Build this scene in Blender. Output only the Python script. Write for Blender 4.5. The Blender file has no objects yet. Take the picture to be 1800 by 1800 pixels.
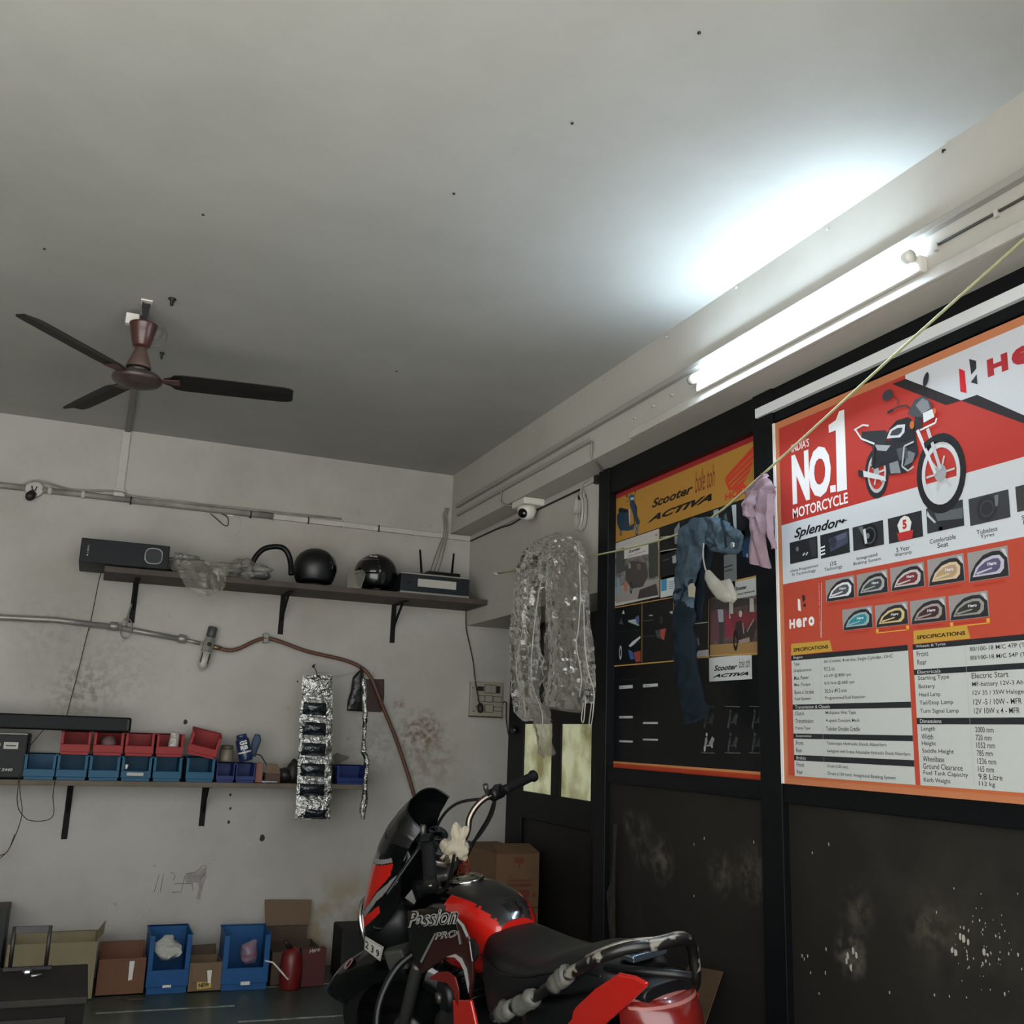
import bpy, bmesh, math, random
from mathutils import Vector, Matrix, noise
random.seed(7)
S = bpy.context.scene
COL = S.collection
V = Vector
R = math.radians

# ------------------------------------------------------------------ camera
CAM = V((0, 0, 1.285))
FPX = 1735.0
def cam_axes(yaw, pit, rol):
    yaw, pit, rol = R(yaw), R(pit), R(rol)
    f = V((math.sin(yaw)*math.cos(pit), math.cos(yaw)*math.cos(pit), math.sin(pit)))
    r = V((math.cos(yaw), -math.sin(yaw), 0))
    u = r.cross(f)
    return math.cos(rol)*r + math.sin(rol)*u, -math.sin(rol)*r + math.cos(rol)*u, f
CR, CU, CF = cam_axes(22.4, 12.85, 2.0)
cd = bpy.data.cameras.new('camera'); cd.sensor_width = 36; cd.lens = FPX/1800*36
cd.clip_start = 0.02
co = bpy.data.objects.new('camera', cd); COL.objects.link(co)
co.matrix_world = Matrix(((CR.x, CU.x, -CF.x, CAM.x), (CR.y, CU.y, -CF.y, CAM.y), (CR.z, CU.z, -CF.z, CAM.z), (0, 0, 0, 1)))
S.camera = co

# ------------------------------------------------------------------ light and exposure
S.view_settings.view_transform = 'Standard'; S.view_settings.look = 'None'
S.view_settings.gamma = 1.0; S.view_settings.use_curve_mapping = False
S.view_settings.exposure = 0.0
W = bpy.data.worlds.new('overcast_sky'); S.world = W; W.use_nodes = True
W.node_tree.nodes['Background'].inputs[0].default_value = (0.97, 0.985, 1.0, 1)
W.node_tree.nodes['Background'].inputs[1].default_value = 4.6
TUBE_POWER = 88.0
sd = bpy.data.lights.new('sun', 'SUN'); sd.energy = 58.0; sd.angle = 0.01; sd.color = (1.0, 0.985, 0.955)
so = bpy.data.objects.new('sun', sd); COL.objects.link(so); so.rotation_euler = (0.0, math.radians(42), 0)

# ------------------------------------------------------------------ planes of the room (metres, camera above the floor)
YB, XB, XW, XD, ZC, ZS, ZL = 5.905, 2.012, 2.149, 2.461, 2.935, 2.548, 1.966
YF, XL = 0.45, -3.2
def ray(px, py):
    return CR*((px-900)/FPX) - CU*((py-900)/FPX) + CF
def at(px, py, axis, val):
    d = ray(px, py); t = (val-CAM[axis])/d[axis]
    return CAM + d*t
def ab(px, py, d=0.0):      # a point at distance d in front of the back wall
    return at(px, py, 1, YB-d)
def aw(px, py, d=0.0):      # a point at distance d in front of the right wall
    return at(px, py, 0, XW-d)

# ------------------------------------------------------------------ materials
def lin(h):
    if isinstance(h, str):
        h = h.lstrip('#'); c = [int(h[i:i+2], 16)/255 for i in (0, 2, 4)]
    else: c = h
    return tuple(x/12.92 if x <= 0.04045 else ((x+0.055)/1.055)**2.4 for x in c) + (1,)
MATS = {}
def mat(name, col, rough=0.5, metal=0.0, noise_amt=0.0, noise_scale=8.0, bump=0.0, bump_scale=60.0, spec=0.5,
        emit=0.0, alpha=1.0, coat=0.0, trans=0.0, col2=None):
    if name in MATS: return MATS[name]
    m = bpy.data.materials.new(name); m.use_nodes = True
    nt = m.node_tree; b = nt.nodes['Principled BSDF']
    c = lin(col)
    b.inputs['Base Color'].default_value = c
    b.inputs['Roughness'].default_value = rough
    b.inputs['Metallic'].default_value = metal
    b.inputs['Specular IOR Level'].default_value = spec
    b.inputs['Alpha'].default_value = alpha
    b.inputs['Coat Weight'].default_value = coat
    b.inputs['Coat Roughness'].default_value = 0.08
    b.inputs['Transmission Weight'].default_value = trans
    if emit:
        b.inputs['Emission Color'].default_value = c; b.inputs['Emission Strength'].default_value = emit
    if noise_amt or bump:
        tc = nt.nodes.new('ShaderNodeTexCoord')
    if noise_amt:
        n = nt.nodes.new('ShaderNodeTexNoise'); n.inputs['Scale'].default_value = noise_scale
        n.inputs['Detail'].default_value = 6; n.inputs['Roughness'].default_value = 0.65
        nt.links.new(tc.outputs['Object'], n.inputs['Vector'])
        rp = nt.nodes.new('ShaderNodeValToRGB'); rp.color_ramp.elements[0].position = 0.32; rp.color_ramp.elements[1].position = 0.68
        d = lin(col2) if col2 else tuple(x*(1-noise_amt) for x in c[:3])+(1,)
        rp.color_ramp.elements[0].color = d
        rp.color_ramp.elements[1].color = c
        nt.links.new(n.outputs['Fac'], rp.inputs['Fac']); nt.links.new(rp.outputs['Color'], b.inputs['Base Color'])
    if bump:
        n2 = nt.nodes.new('ShaderNodeTexNoise'); n2.inputs['Scale'].default_value = bump_scale; n2.inputs['Detail'].default_value = 4
        nt.links.new(tc.outputs['Object'], n2.inputs['Vector'])
        bp = nt.nodes.new('ShaderNodeBump'); bp.inputs['Strength'].default_value = bump; bp.inputs['Distance'].default_value = 0.01
        nt.links.new(n2.outputs['Fac'], bp.inputs['Height']); nt.links.new(bp.outputs['Normal'], b.inputs['Normal'])
    MATS[name] = m
    return m
def ink(h):                 # printing ink on laminated sheet
    return mat('ink_'+h.lstrip('#'), h, rough=0.42, spec=0.35)

# ------------------------------------------------------------------ mesh builder
def frame_of(d):
    d = d.normalized()
    a = V((0, 0, 1)) if abs(d.z) < 0.9 else V((1, 0, 0))
    x = d.cross(a).normalized(); return x, d.cross(x).normalized()
class MB:
    def __init__(s): s.v = []; s.f = []; s.m = []; s.mats = []; s.s = []
    def mi(s, m):
        if m not in s.mats: s.mats.append(m)
        return s.mats.index(m)
    def add(s, vs, fs, m, smooth=False):
        k = len(s.v); s.v += [V(p) for p in vs]; i = s.mi(m)
        for f in fs:
            s.f.append([k+j for j in f]); s.m.append(i); s.s.append(smooth)
        return s
    def box(s, lo, hi, m, M=None):
        lo = [min(a, b) for a, b in zip(lo, hi)], [max(a, b) for a, b in zip(lo, hi)]
        lo, hi = lo
        p = [V((x, y, z)) for z in (lo[2], hi[2]) for y in (lo[1], hi[1]) for x in (lo[0], hi[0])]
        if M is not None: p = [M @ q for q in p]
        return s.add(p, [(0, 2, 3, 1), (4, 5, 7, 6), (0, 1, 5, 4), (2, 6, 7, 3), (0, 4, 6, 2), (1, 3, 7, 5)], m)
    def cbox(s, c, sz, m, M=None):
        return s.box([a-b/2 for a, b in zip(c, sz)], [a+b/2 for a, b in zip(c, sz)], m, M)
    def tube(s, pts, r, m, n=8, caps=True, smooth=True, flat=None):
        pts = [V(p) for p in pts]; L = len(pts); vs = []; fs = []
        rr = r if isinstance(r, (list, tuple)) else [r]*L
        px = None
        for i, p in enumerate(pts):
            d = (pts[min(i+1, L-1)]-pts[max(i-1, 0)])
            if d.length < 1e-9: d = V((0, 0, 1))
            d.normalize()
            if px is None: x, y = frame_of(d)
            else:
                x = (px - d*px.dot(d))
                x = x.normalized() if x.length > 1e-6 else frame_of(d)[0]
                y = d.cross(x)
            px = x
            for k in range(n):
                a = 2*math.pi*k/n
                vs.append(p + (x*math.cos(a) + y*math.sin(a)*(flat or 1))*rr[i])
        for i in range(L-1):
            for k in range(n):
                k2 = (k+1) % n
                fs.append((i*n+k, i*n+k2, (i+1)*n+k2, (i+1)*n+k))
        if caps:
            fs.append(tuple(range(n))[::-1]); fs.append(tuple((L-1)*n+k for k in range(n)))
        return s.add(vs, fs, m, smooth)
    def lathe(s, prof, m, M=None, n=20, smooth=True, ang=2*math.pi, sx=1, sy=1):
        vs = []; fs = []; L = len(prof)
        for r, z in prof:
            for k in range(n):
                a = ang*k/n
                vs.append(V((r*math.cos(a)*sx, r*math.sin(a)*sy, z)))
        if M is not None: vs = [M @ p for p in vs]
        for i in range(L-1):
            for k in range(n):
                k2 = (k+1) % n
                fs.append((i*n+k, i*n+k2, (i+1)*n+k2, (i+1)*n+k))
        if prof[0][0] > 1e-6: fs.append(tuple(range(n))[::-1])
        if prof[-1][0] > 1e-6: fs.append(tuple((L-1)*n+k for k in range(n)))
        return s.add(vs, fs, m, smooth)
    def prism(s, poly, t, m):       # poly: 3d points, t: thickness vector
        n = len(poly); t = V(t)
        vs = [V(p) for p in poly]+[V(p)+t for p in poly]
        fs = [tuple(range(n))[::-1], tuple(range(n, 2*n))]+[(i, (i+1) % n, n+(i+1) % n, n+i) for i in range(n)]
        return s.add(vs, fs, m)
    def poly(s, pts, m): return s.add(pts, [tuple(range(len(pts)))], m)
    def grid(s, nu, nv, fn, m, wrap=False, smooth=True, mf=None):
        vs = [fn(i/(nu if wrap else nu-1) if nu > 1 else 0, j/(nv-1)) for j in range(nv) for i in range(nu)]
        k = len(s.v); s.v += [V(p) for p in vs]
        for j in range(nv-1):
            for i in range(nu if wrap else nu-1):
                i2 = (i+1) % nu
                mm = m
                if mf: mm = mf((i+.5)/(nu if wrap else nu-1), (j+.5)/(nv-1)) or m
                s.f.append([k+j*nu+i, k+j*nu+i2, k+(j+1)*nu+i2, k+(j+1)*nu+i]); s.m.append(s.mi(mm)); s.s.append(smooth)
        return s
    def loft(s, secs, m, caps=True, smooth=True, mf=None):
        n = len(secs[0]); k = len(s.v)
        for q in secs: s.v += [V(p) for p in q]
        for j in range(len(secs)-1):
            for i in range(n):
                i2 = (i+1) % n
                mm = (mf((i+.5)/n, (j+.5)/(len(secs)-1), sum((s.v[k+a] for a in (j*n+i, j*n+i2, (j+1)*n+i2, (j+1)*n+i)), V())/4) if mf else None) or m
                s.f.append([k+j*n+i, k+j*n+i2, k+(j+1)*n+i2, k+(j+1)*n+i]); s.m.append(s.mi(mm)); s.s.append(smooth)
        if caps:
            s.f.append([k+i for i in range(n)][::-1]); s.m.append(s.mi(m)); s.s.append(False)
            e = k+(len(secs)-1)*n
            s.f.append([e+i for i in range(n)]); s.m.append(s.mi(m)); s.s.append(False)
        return s
    def lr(s, pairs, thick, nrm, m, n=14, sub=4, wr=0.0, ws=9.0, seed=0, mf=None):
        """cloth-like body between left and right edge points, elliptical in section"""
        nrm = V(nrm).normalized(); secs = []
        P = [(V(a), V(b)) for a, b in pairs]
        for i in range(len(P)-1):
            for q in range(sub + (1 if i == len(P)-2 else 0)):
                t = q/sub
                A = P[i][0].lerp(P[i+1][0], t); B = P[i][1].lerp(P[i+1][1], t)
                c = (A+B)/2; h = (B-A)/2; ring = []
                th = thick[i]*(1-t)+thick[i+1]*t if isinstance(thick, (list, tuple)) else thick
                for k in range(n):
                    a = 2*math.pi*k/n
                    p = c + h*math.cos(a) + nrm*th*math.sin(a)
                    if wr:
                        p = p + nrm*wr*noise.noise(p*ws+V((seed, 0, 0))) + h.normalized()*wr*.6*noise.noise(p*ws+V((0, seed+5, 0)))
                    ring.append(p)
                secs.append(ring)
        return s.loft(secs, m, mf=mf)
    def text(s, body, O, ux, uy, w, h, m, shear=0.0, bold=0.0, keep=False, nrm=None, ext=0.0, align='L'):
        """text fitted into the rectangle at O spanned by ux*w, uy*h"""
        vs, fs = text_mesh(body, shear, bold)
        x0 = min(p[0] for p in vs); x1 = max(p[0] for p in vs); y0 = min(p[1] for p in vs); y1 = max(p[1] for p in vs)
        sx = w/(x1-x0); sy = h/(y1-y0)
        if keep: sx = min(sx, sy*keep)
        off = 0 if align == 'L' else (w-(x1-x0)*sx)*(.5 if align == 'C' else 1)
        pts = [O + ux*((p[0]-x0)*sx+off) + uy*((p[1]-y0)*sy) for p in vs]
        return s.add(pts, fs, m)
    def build(s, name, parent=None, bevel=0.0, seg=2, sub=0, solid=0.0, origin=None, mw=None, weld=False):
        me = bpy.data.meshes.new(name)
        o0 = V((0, 0, 0))
        if parent is None and origin is None and s.v:
            lo = V([min(p[i] for p in s.v) for i in range(3)]); hi = V([max(p[i] for p in s.v) for i in range(3)])
            o0 = V(((lo.x+hi.x)/2, (lo.y+hi.y)/2, lo.z))
        elif origin is not None: o0 = V(origin)
        elif parent is not None and mw is None: o0 = parent_loc(parent)
        vv = [p-o0 for p in s.v]
        if parent is not None and mw is None and any(abs(a) > 1e-9 for a in parent.rotation_euler):
            q = parent.rotation_euler.to_matrix().inverted(); vv = [q @ p for p in vv]
        me.from_pydata([tuple(p) for p in vv], [], s.f)
        for m in s.mats: me.materials.append(m)
        me.polygons.foreach_set('material_index', s.m); me.polygons.foreach_set('use_smooth', s.s)
        me.validate(); me.update()
        bm = bmesh.new(); bm.from_mesh(me)
        if weld: bmesh.ops.remove_doubles(bm, verts=bm.verts, dist=1e-5)
        bmesh.ops.recalc_face_normals(bm, faces=bm.faces)
        bm.to_mesh(me); bm.free()
        o = bpy.data.objects.new(name, me); COL.objects.link(o)
        if parent is not None: o.parent = parent
        else: o.location = o0
        if bevel:
            b = o.modifiers.new('bevel', 'BEVEL'); b.width = bevel; b.segments = seg; b.limit_method = 'ANGLE'; b.angle_limit = R(40)
        if solid:
            b = o.modifiers.new('solid', 'SOLIDIFY'); b.thickness = solid; b.offset = 0
        if sub:
            b = o.modifiers.new('sub', 'SUBSURF'); b.levels = sub; b.render_levels = sub
        return o
def parent_loc(p):
    l = V((0, 0, 0))
    while p is not None: l = l + V(p.location); p = p.parent
    return l
_TX = {}
def text_mesh(body, shear, bold):
    k = (body, shear, bold)
    if k in _TX: return _TX[k]
    c = bpy.data.curves.new('t', 'FONT'); c.body = body; c.size = 1; c.shear = shear; c.offset = bold; c.resolution_u = 3; c.space_line = 0.9
    c.fill_mode = 'FRONT'
    o = bpy.data.objects.new('t', c)
    me = o.to_mesh()
    r = ([tuple(v.co) for v in me.vertices], [tuple(p.vertices) for p in me.polygons])
    o.to_mesh_clear(); bpy.data.objects.remove(o); bpy.data.curves.remove(c)
    _TX[k] = r
    return r

# ------------------------------------------------------------------ things
def tag(o, label, cat, group=None, kind=None):
    o['label'] = label; o['category'] = cat
    if group: o['group'] = group
    if kind: o['kind'] = kind
    return o
def thing(name, label, cat, loc=(0, 0, 0), rot=(0, 0, 0), group=None):
    o = bpy.data.objects.new(name, None); COL.objects.link(o); o.empty_display_size = 0.05
    o.location = loc; o.rotation_euler = rot
    return tag(o, label, cat, group)
def struct(o):
    o['kind'] = 'structure'; return o
def dup(root, loc=None, label=None, group=None, rot=None):
    r = root.copy(); COL.objects.link(r)
    if loc is not None: r.location = loc
    if rot is not None: r.rotation_euler = rot
    if label: r['label'] = label
    if group: r['group'] = group
    for ch in [o for o in COL.objects if o.parent == root]:
        c = ch.copy(); COL.objects.link(c); c.parent = r
        for g in [o for o in COL.objects if o.parent == ch]:
            d = g.copy(); COL.objects.link(d); d.parent = c
    return r
def T(loc, rot=(0, 0, 0)):
    from mathutils import Euler
    return Matrix.Translation(V(loc)) @ Euler(rot).to_matrix().to_4x4()
def axisM(o, z, x=None):        # matrix taking local z to direction z
    z = V(z).normalized(); a, b = frame_of(z)
    if x is not None:
        a = (V(x)-z*V(x).dot(z)).normalized(); b = z.cross(a)
    return Matrix(((a.x, b.x, z.x, o[0]), (a.y, b.y, z.y, o[1]), (a.z, b.z, z.z, o[2]), (0, 0, 0, 1)))
def smooth_path(pts, n=6):
    pts = [V(p) for p in pts]; out = []
    for i in range(len(pts)-1):
        p0 = pts[max(i-1, 0)]; p1 = pts[i]; p2 = pts[i+1]; p3 = pts[min(i+2, len(pts)-1)]
        for k in range(n):
            t = k/n
            out.append(0.5*((2*p1)+(p2-p0)*t+(2*p0-5*p1+4*p2-p3)*t*t+(3*p1-p0-3*p2+p3)*t**3))
    out.append(pts[-1]); return out

def film_mat(name, dif, col='8d897f', tint=.93, rough=.12, bs=40, ior=1.75):
    """thin clear plastic: mostly transparent, a little haze, a glossy skin"""
    m = bpy.data.materials.new(name); m.use_nodes = True; nt = m.node_tree; nt.nodes.clear(); N = nt.nodes.new; LK = nt.links.new
    out = N('ShaderNodeOutputMaterial'); tr = N('ShaderNodeBsdfTransparent'); tr.inputs[0].default_value = (tint, tint, tint*.99, 1)
    di = N('ShaderNodeBsdfDiffuse'); di.inputs[0].default_value = lin(col); gl = N('ShaderNodeBsdfGlossy'); gl.inputs['Roughness'].default_value = rough; gl.inputs[0].default_value = (1, 1, .98, 1)
    tcn = N('ShaderNodeTexCoord'); nz = N('ShaderNodeTexNoise'); nz.inputs['Scale'].default_value = bs; nz.inputs['Detail'].default_value = 3
    LK(tcn.outputs['Object'], nz.inputs['Vector']); bp_ = N('ShaderNodeBump'); bp_.inputs['Strength'].default_value = .5; bp_.inputs['Distance'].default_value = .01
    LK(nz.outputs['Fac'], bp_.inputs['Height']); LK(bp_.outputs['Normal'], gl.inputs['Normal'])
    fr_ = N('ShaderNodeFresnel'); fr_.inputs[0].default_value = ior
    mx = N('ShaderNodeMixShader'); mx.inputs[0].default_value = dif; LK(tr.outputs[0], mx.inputs[1]); LK(di.outputs[0], mx.inputs[2])
    m2 = N('ShaderNodeMixShader'); LK(fr_.outputs[0], m2.inputs[0]); LK(mx.outputs[0], m2.inputs[1]); LK(gl.outputs[0], m2.inputs[2]); LK(m2.outputs[0], out.inputs[0])
    return m
def ridge(p): return 1-abs(noise.noise(p))*2
def sheet(b, pairs, nrm, m, nu=40, sub=10, fold=.015, fs=9.0, crump=.012, cs=26.0, seed=0, smooth=False, bow=.02, edge=.004):
    """a crumpled hanging sheet between left and right edge points"""
    nrm = V(nrm).normalized(); P = [(V(a), V(c)) for a, c in pairs]; n = len(P)-1; sd = V((seed*3.1, seed*1.7, seed))
    def fn(u, v):
        t = v*n; i = min(int(t), n-1); t -= i
        A = P[i][0].lerp(P[i+1][0], t); B = P[i][1].lerp(P[i+1][1], t); h = (B-A)
        q = A+h*u; w = h.length
        f = fold*noise.noise(V((u*w*fs*1.6, v*2.0, seed)))+fold*.5*noise.noise(V((u*w*fs*4, v*3.5, seed+7)))
        c = crump*(ridge(q*cs+sd)-.5)*.6+crump*.5*noise.noise(q*cs*2.1+sd)
        e = edge*noise.noise(q*30+sd)
        return q+nrm*(f+c+bow*math.sin(math.pi*u))+h.normalized()*e+V((0, 0, e*.6))
    b.grid(nu, n*sub, fn, m, smooth=smooth); return b
# ------------------------------------------------------------------ room materials
def plaster(name, col, dirt, dirt_amt, spots, blobs=(), rough=0.85):
    m = bpy.data.materials.new(name); m.use_nodes = True; nt = m.node_tree; b = nt.nodes['Principled BSDF']
    N = nt.nodes.new; LK = nt.links.new
    b.inputs['Roughness'].default_value = rough; b.inputs['Specular IOR Level'].default_value = 0.2
    tc = N('ShaderNodeTexCoord')
    def noise_(sc, det, rg, lo, hi):
        n = N('ShaderNodeTexNoise'); n.inputs['Scale'].default_value = sc; n.inputs['Detail'].default_value = det; n.inputs['Roughness'].default_value = rg
        LK(tc.outputs['Object'], n.inputs['Vector'])
        r = N('ShaderNodeMapRange'); r.inputs[1].default_value = lo; r.inputs[2].default_value = hi; LK(n.outputs['Fac'], r.inputs[0]); return r.outputs[0]
    def mixc(fac, a, bb):
        x = N('ShaderNodeMix'); x.data_type = 'RGBA'; LK(fac, x.inputs['Factor'])
        for sck, val in ((x.inputs['A'], a), (x.inputs['B'], bb)):
            if isinstance(val, tuple): sck.default_value = val
            else: LK(val, sck)
        return x.outputs['Result']
    def mul(a, k):
        q = N('ShaderNodeMath'); q.operation = 'MULTIPLY'; LK(a, q.inputs[0])
        if isinstance(k, float): q.inputs[1].default_value = k
        else: LK(k, q.inputs[1])
        return q.outputs[0]
    c = mixc(mul(noise_(1.3, 6, 0.62, 0.38, 0.72), dirt_amt), lin(col), lin(dirt))
    c = mixc(mul(noise_(14, 5, 0.7, 0.66, 0.74), spots), c, lin('5d574d'))
    c = mixc(mul(noise_(45, 3, 0.6, 0.68, 0.75), spots*0.6), c, lin('6a655c'))
    for (p, rad, hexc, amt, sc) in blobs:
        d = N('ShaderNodeVectorMath'); d.operation = 'DISTANCE'; LK(tc.outputs['Object'], d.inputs[0]); d.inputs[1].default_value = p
        r = N('ShaderNodeMapRange'); r.inputs[1].default_value = rad; r.inputs[2].default_value = rad*.25; LK(d.outputs['Value'], r.inputs[0])
        f = mul(mul(r.outputs[0], noise_(sc, 4, 0.6, 0.42, 0.62)), amt)
        c = mixc(f, c, lin(hexc))
    LK(c, b.inputs['Base Color'])
    n2 = N('ShaderNodeTexNoise'); n2.inputs['Scale'].default_value = 22; n2.inputs['Detail'].default_value = 6
    LK(tc.outputs['Object'], n2.inputs['Vector'])
    bp = N('ShaderNodeBump'); bp.inputs['Strength'].default_value = 0.06; bp.inputs['Distance'].default_value = 0.01
    LK(n2.outputs['Fac'], bp.inputs['Height']); LK(bp.outputs['Normal'], b.inputs['Normal'])
    return m
def blob(px, py, rad, hexc, amt, sc=18): return (tuple(ab(px, py)), rad, hexc, amt, sc)
M_wallb = plaster('plaster_back', 'a9a69f', '918d85', 0.8, 0.35, [
    blob(740, 1290, .18, '5d3d30', .85, 34), blob(750, 1330, .26, '7a6452', .55, 18), blob(700, 1240, .06, '6a3f34', .8, 20), blob(605, 1640, .42, '8a7348', .85, 4),
    blob(140, 1215, .20, '4f4b45', .5, 30), blob(90, 1110, .26, '6c675f', .25, 20), blob(200, 1180, .3, '6c675f', .25, 30), blob(660, 1310, .25, '6c675f', .35, 26),
    blob(650, 1180, .05, '3c3933', .8, 6), blob(560, 1000, .5, '96897c', .5, 3)])
M_wallr = plaster('plaster_right', 'aeaaa2', '979288', 0.6, 0.15)
M_ceil = plaster('paint_ceiling', 'a3a29d', '92918b', 0.7, 0.04)
M_black = mat('black_powder_coat', '0a0c0e', rough=0.45, spec=0.22, bump=0.05, bump_scale=120)
M_floor = mat('green_floor_paint', '3c4a44', rough=0.35, noise_amt=0.35, noise_scale=5)
M_conc = mat('concrete_forecourt', '9a9a97', rough=0.9, noise_amt=0.2, noise_scale=2)
def pblob(px, py, rad, hexc, amt, sc=14): return (tuple(at(px, py, 0, XW+.015)), rad, hexc, amt, sc)
M_ply = plaster('dark_panel', '262420', '1a1916', .7, .12, [pblob(1128, 1480, .13, '4d483d', .8, 16), pblob(1162, 1512, .11, '57524a', .9, 20), pblob(1105, 1445, .06, '57524a', .8, 18), pblob(1268, 1536, .10, '4d483d', .8, 22), pblob(1322, 1535, .12, '4d483d', .8, 24), pblob(1640, 1628, .12, '4d483d', .8, 22), pblob(1505, 1602, .09, '4d483d', .7, 26), pblob(1495, 1676, .08, '625d52', .9, 22), pblob(1120, 1610, .09, '34302a', .7, 12), pblob(1560, 1450, .5, '2e2b26', .6, 5), pblob(1700, 1650, .35, '35322b', .6, 9)], rough=.55)
M_white = mat('white_plastic', 'c9c6bd', rough=0.4)
M_pvc = mat('painted_pvc', 'b2aea6', rough=0.6, noise_amt=0.15, noise_scale=12)

def slab(name, lo, hi, m):
    b = MB(); b.box(lo, hi, m); o = b.build(name, origin=(0, 0, 0)); return struct(o)
fl = slab('floor', (XL, YF, -0.1), (XD+0.3, YB+0.2, 0), M_floor)
ce = slab('ceiling', (XL, YF, ZC), (XD+0.3, YB+0.2, ZC+0.15), M_ceil)
wb = slab('wall_back', (XL, YB, 0), (XD+0.3, YB+0.2, ZC), M_wallb)
slab('wall_left', (XL-0.2, YF, 0), (XL, YB+0.2, ZC+.15), M_wallr)
slab('trim_1', (XB, YF, ZS), (XD+.3, YB, ZC), M_wallr)
wr = slab('wall_right', (XW, 4.10, ZL), (XD+0.3, YB, ZS), M_wallr)
slab('wall_front', (XL, YF-.2, 2.75), (XD+.3, YF, ZC+.15), M_wallr)
slab('wall_front', (1.4, YF-.2, 0), (XD+.3, YF, 2.75), M_wallr)  # unseen wall piece, added to keep daylight off the right corner
slab('floor', (-14, -16, -0.1), (14, YF, 0), M_conc)
# painted lines on the floor
b = MB()
M_line = mat('worn_line_paint', 'b5b9ae', rough=0.6, noise_amt=0.4, noise_scale=20, col2='56605a')
for (a, c) in (((0.19, 5.205), (0.80, 5.175)), ((0.78, 4.90), (1.5, 4.87)), ((0.62, 5.50), (1.4, 5.48))):
    b2 = MB(); d = V((c[0]-a[0], c[1]-a[1], 0)).normalized(); n = V((-d.y, d.x, 0))*.011
    A = V((*a, .0008)); B = V((*c, .0008)); b2.prism([A-n, B-n, B+n, A+n], (0, 0, .0006), M_line)
    b2.build('floor_line', parent=fl)
# pencil scribble, a smudged mark, on the back wall
M_pen = mat('pencil_mark', '5c5a57', rough=0.9)
M_smu = mat('pencil_smudge', '7d7975', rough=0.9, noise_amt=0.2, noise_scale=30, col2='95908a')
b = MB()
def stroke(mb, pts, w, m, d=0.0012):
    mb.tube([ab(*p, d) for p in pts], w, m, n=6, flat=.3)
for pts in ([(280, 1537), (271, 1568)], [(287, 1537), (282, 1567)], [(300, 1534), (306, 1535), (308, 1541), (304, 1548)], [(306, 1553), (338, 1553)],
            [(325, 1540), (322, 1552), (318, 1568), (302, 1568)], [(328, 1536), (343, 1533), (352, 1527)], [(338, 1553), (339, 1566)], [(352, 1527), (356, 1521), (363, 1522), (362, 1532), (352, 1545)]):
    stroke(b, pts, .0035, M_pen)
b.build('pencil_mark', parent=wb)
b = MB(); b.prism([ab(x, y, .0005) for x, y in [(326, 1537), (352, 1530), (362, 1524), (363, 1540), (356, 1560), (352, 1582), (345, 1580), (350, 1560), (346, 1551), (327, 1553)]], (0, -.0008, 0), M_smu)
b.build('pencil_smudge', parent=wb)
for px, py, r_ in ((405, 1397, .007), (405, 1421, .007), (402, 1445, .008), (461, 1473, .016), (326, 1269, .012), (523, 1198, .005)):
    b = MB(); c_ = ab(px, py, .0006); b.poly([c_+V((r_*math.cos(R(a))*(1+.2*math.sin(a)), 0, r_*1.2*math.sin(R(a)))) for a in range(0, 360, 36)], mat('hole_dark', '2e2b27', rough=.9)); b.build('nail_hole', parent=wb)
# square repair patch under the shelf
b = MB(); b.prism([ab(x, y, 0) for x, y in [(738, 1060), (818, 1068), (815, 1079), (737, 1072)]], (0, -.004, 0), M_wallb); b.build('plaster_patch', parent=wb)
# torn brown plate on the wall is added with the wall things

# ------------------------------------------------------------------ black partition on the right, below the beam
part = bpy.data.objects.new('trim_2', None); COL.objects.link(part); struct(part)
def bar(name, y0, y1, z0, z1, x0=XW-.012, x1=XW+.05, m=M_black, bv=.003):
    b = MB(); b.box((x0, y0, z0), (x1, y1, z1), m); return b.build(name, parent=part, bevel=bv)
bar('mullion', 4.0, 4.10, 0, ZS); bar('mullion', 2.768, 2.882, 0, ZS); bar('mullion', 1.27, 1.36, 0, ZS)
ends = [(2.882, 4.0), (1.36, 2.768), (YF, 1.27)]
for y0, y1 in ends:
    bar('top_rail', y0, y1, 2.42, ZS, x0=XW-.004); bar('middle_rail', y0, y1, 1.105, 1.17, x0=XW-.004); bar('bottom_rail', y0, y1, 0, .08)
    bar('lower_panel', y0, y1, .08, 1.105, x0=XW+.015, x1=XW+.03, m=M_ply, bv=0)
    bar('upper_panel', y0, y1, 1.17, 2.42, x0=XW+.034, x1=XW+.045, m=M_black, bv=0)
# white reveal strip above the second poster
bar('white_strip', 1.3, 2.853, 2.455, 2.491, x0=XW-.022, x1=XW-.004, m=mat('white_strip', 'd4d6d8', rough=.4), bv=.001)
# peeled plastic film, paint splashes on the lower panels
M_film = mat('dusty_film', '322f29', rough=0.6, noise_amt=.5, noise_scale=22, bump=.8, bump_scale=30, col2='1d1b18')
def film(pts, amp, seed):
    b = MB()
    def fn(u, v):
        n = len(pts)-1; t = v*n; i = min(int(t), n-1); t -= i
        A = aw(*pts[i][0]).lerp(aw(*pts[i+1][0]), t); B = aw(*pts[i][1]).lerp(aw(*pts[i+1][1]), t)
        p = A.lerp(B, u); k = noise.noise(p*14+V((seed, 0, 0)))
        return p + V((-.004-amp*abs(k)*(.4+.6*math.sin(math.pi*u)), .006*k, .006*noise.noise(p*20)))
    b.grid(14, 20, fn, M_film); return b.build('peeled_film', parent=part)
film([((1080, 1450), (1088, 1448)), ((1079, 1500), (1084, 1500)), ((1078, 1540), (1083, 1540)), ((1068, 1570), (1083, 1566)), ((1070, 1600), (1084, 1600)), ((1078, 1690), (1084, 1690))], .02, 1)
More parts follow.
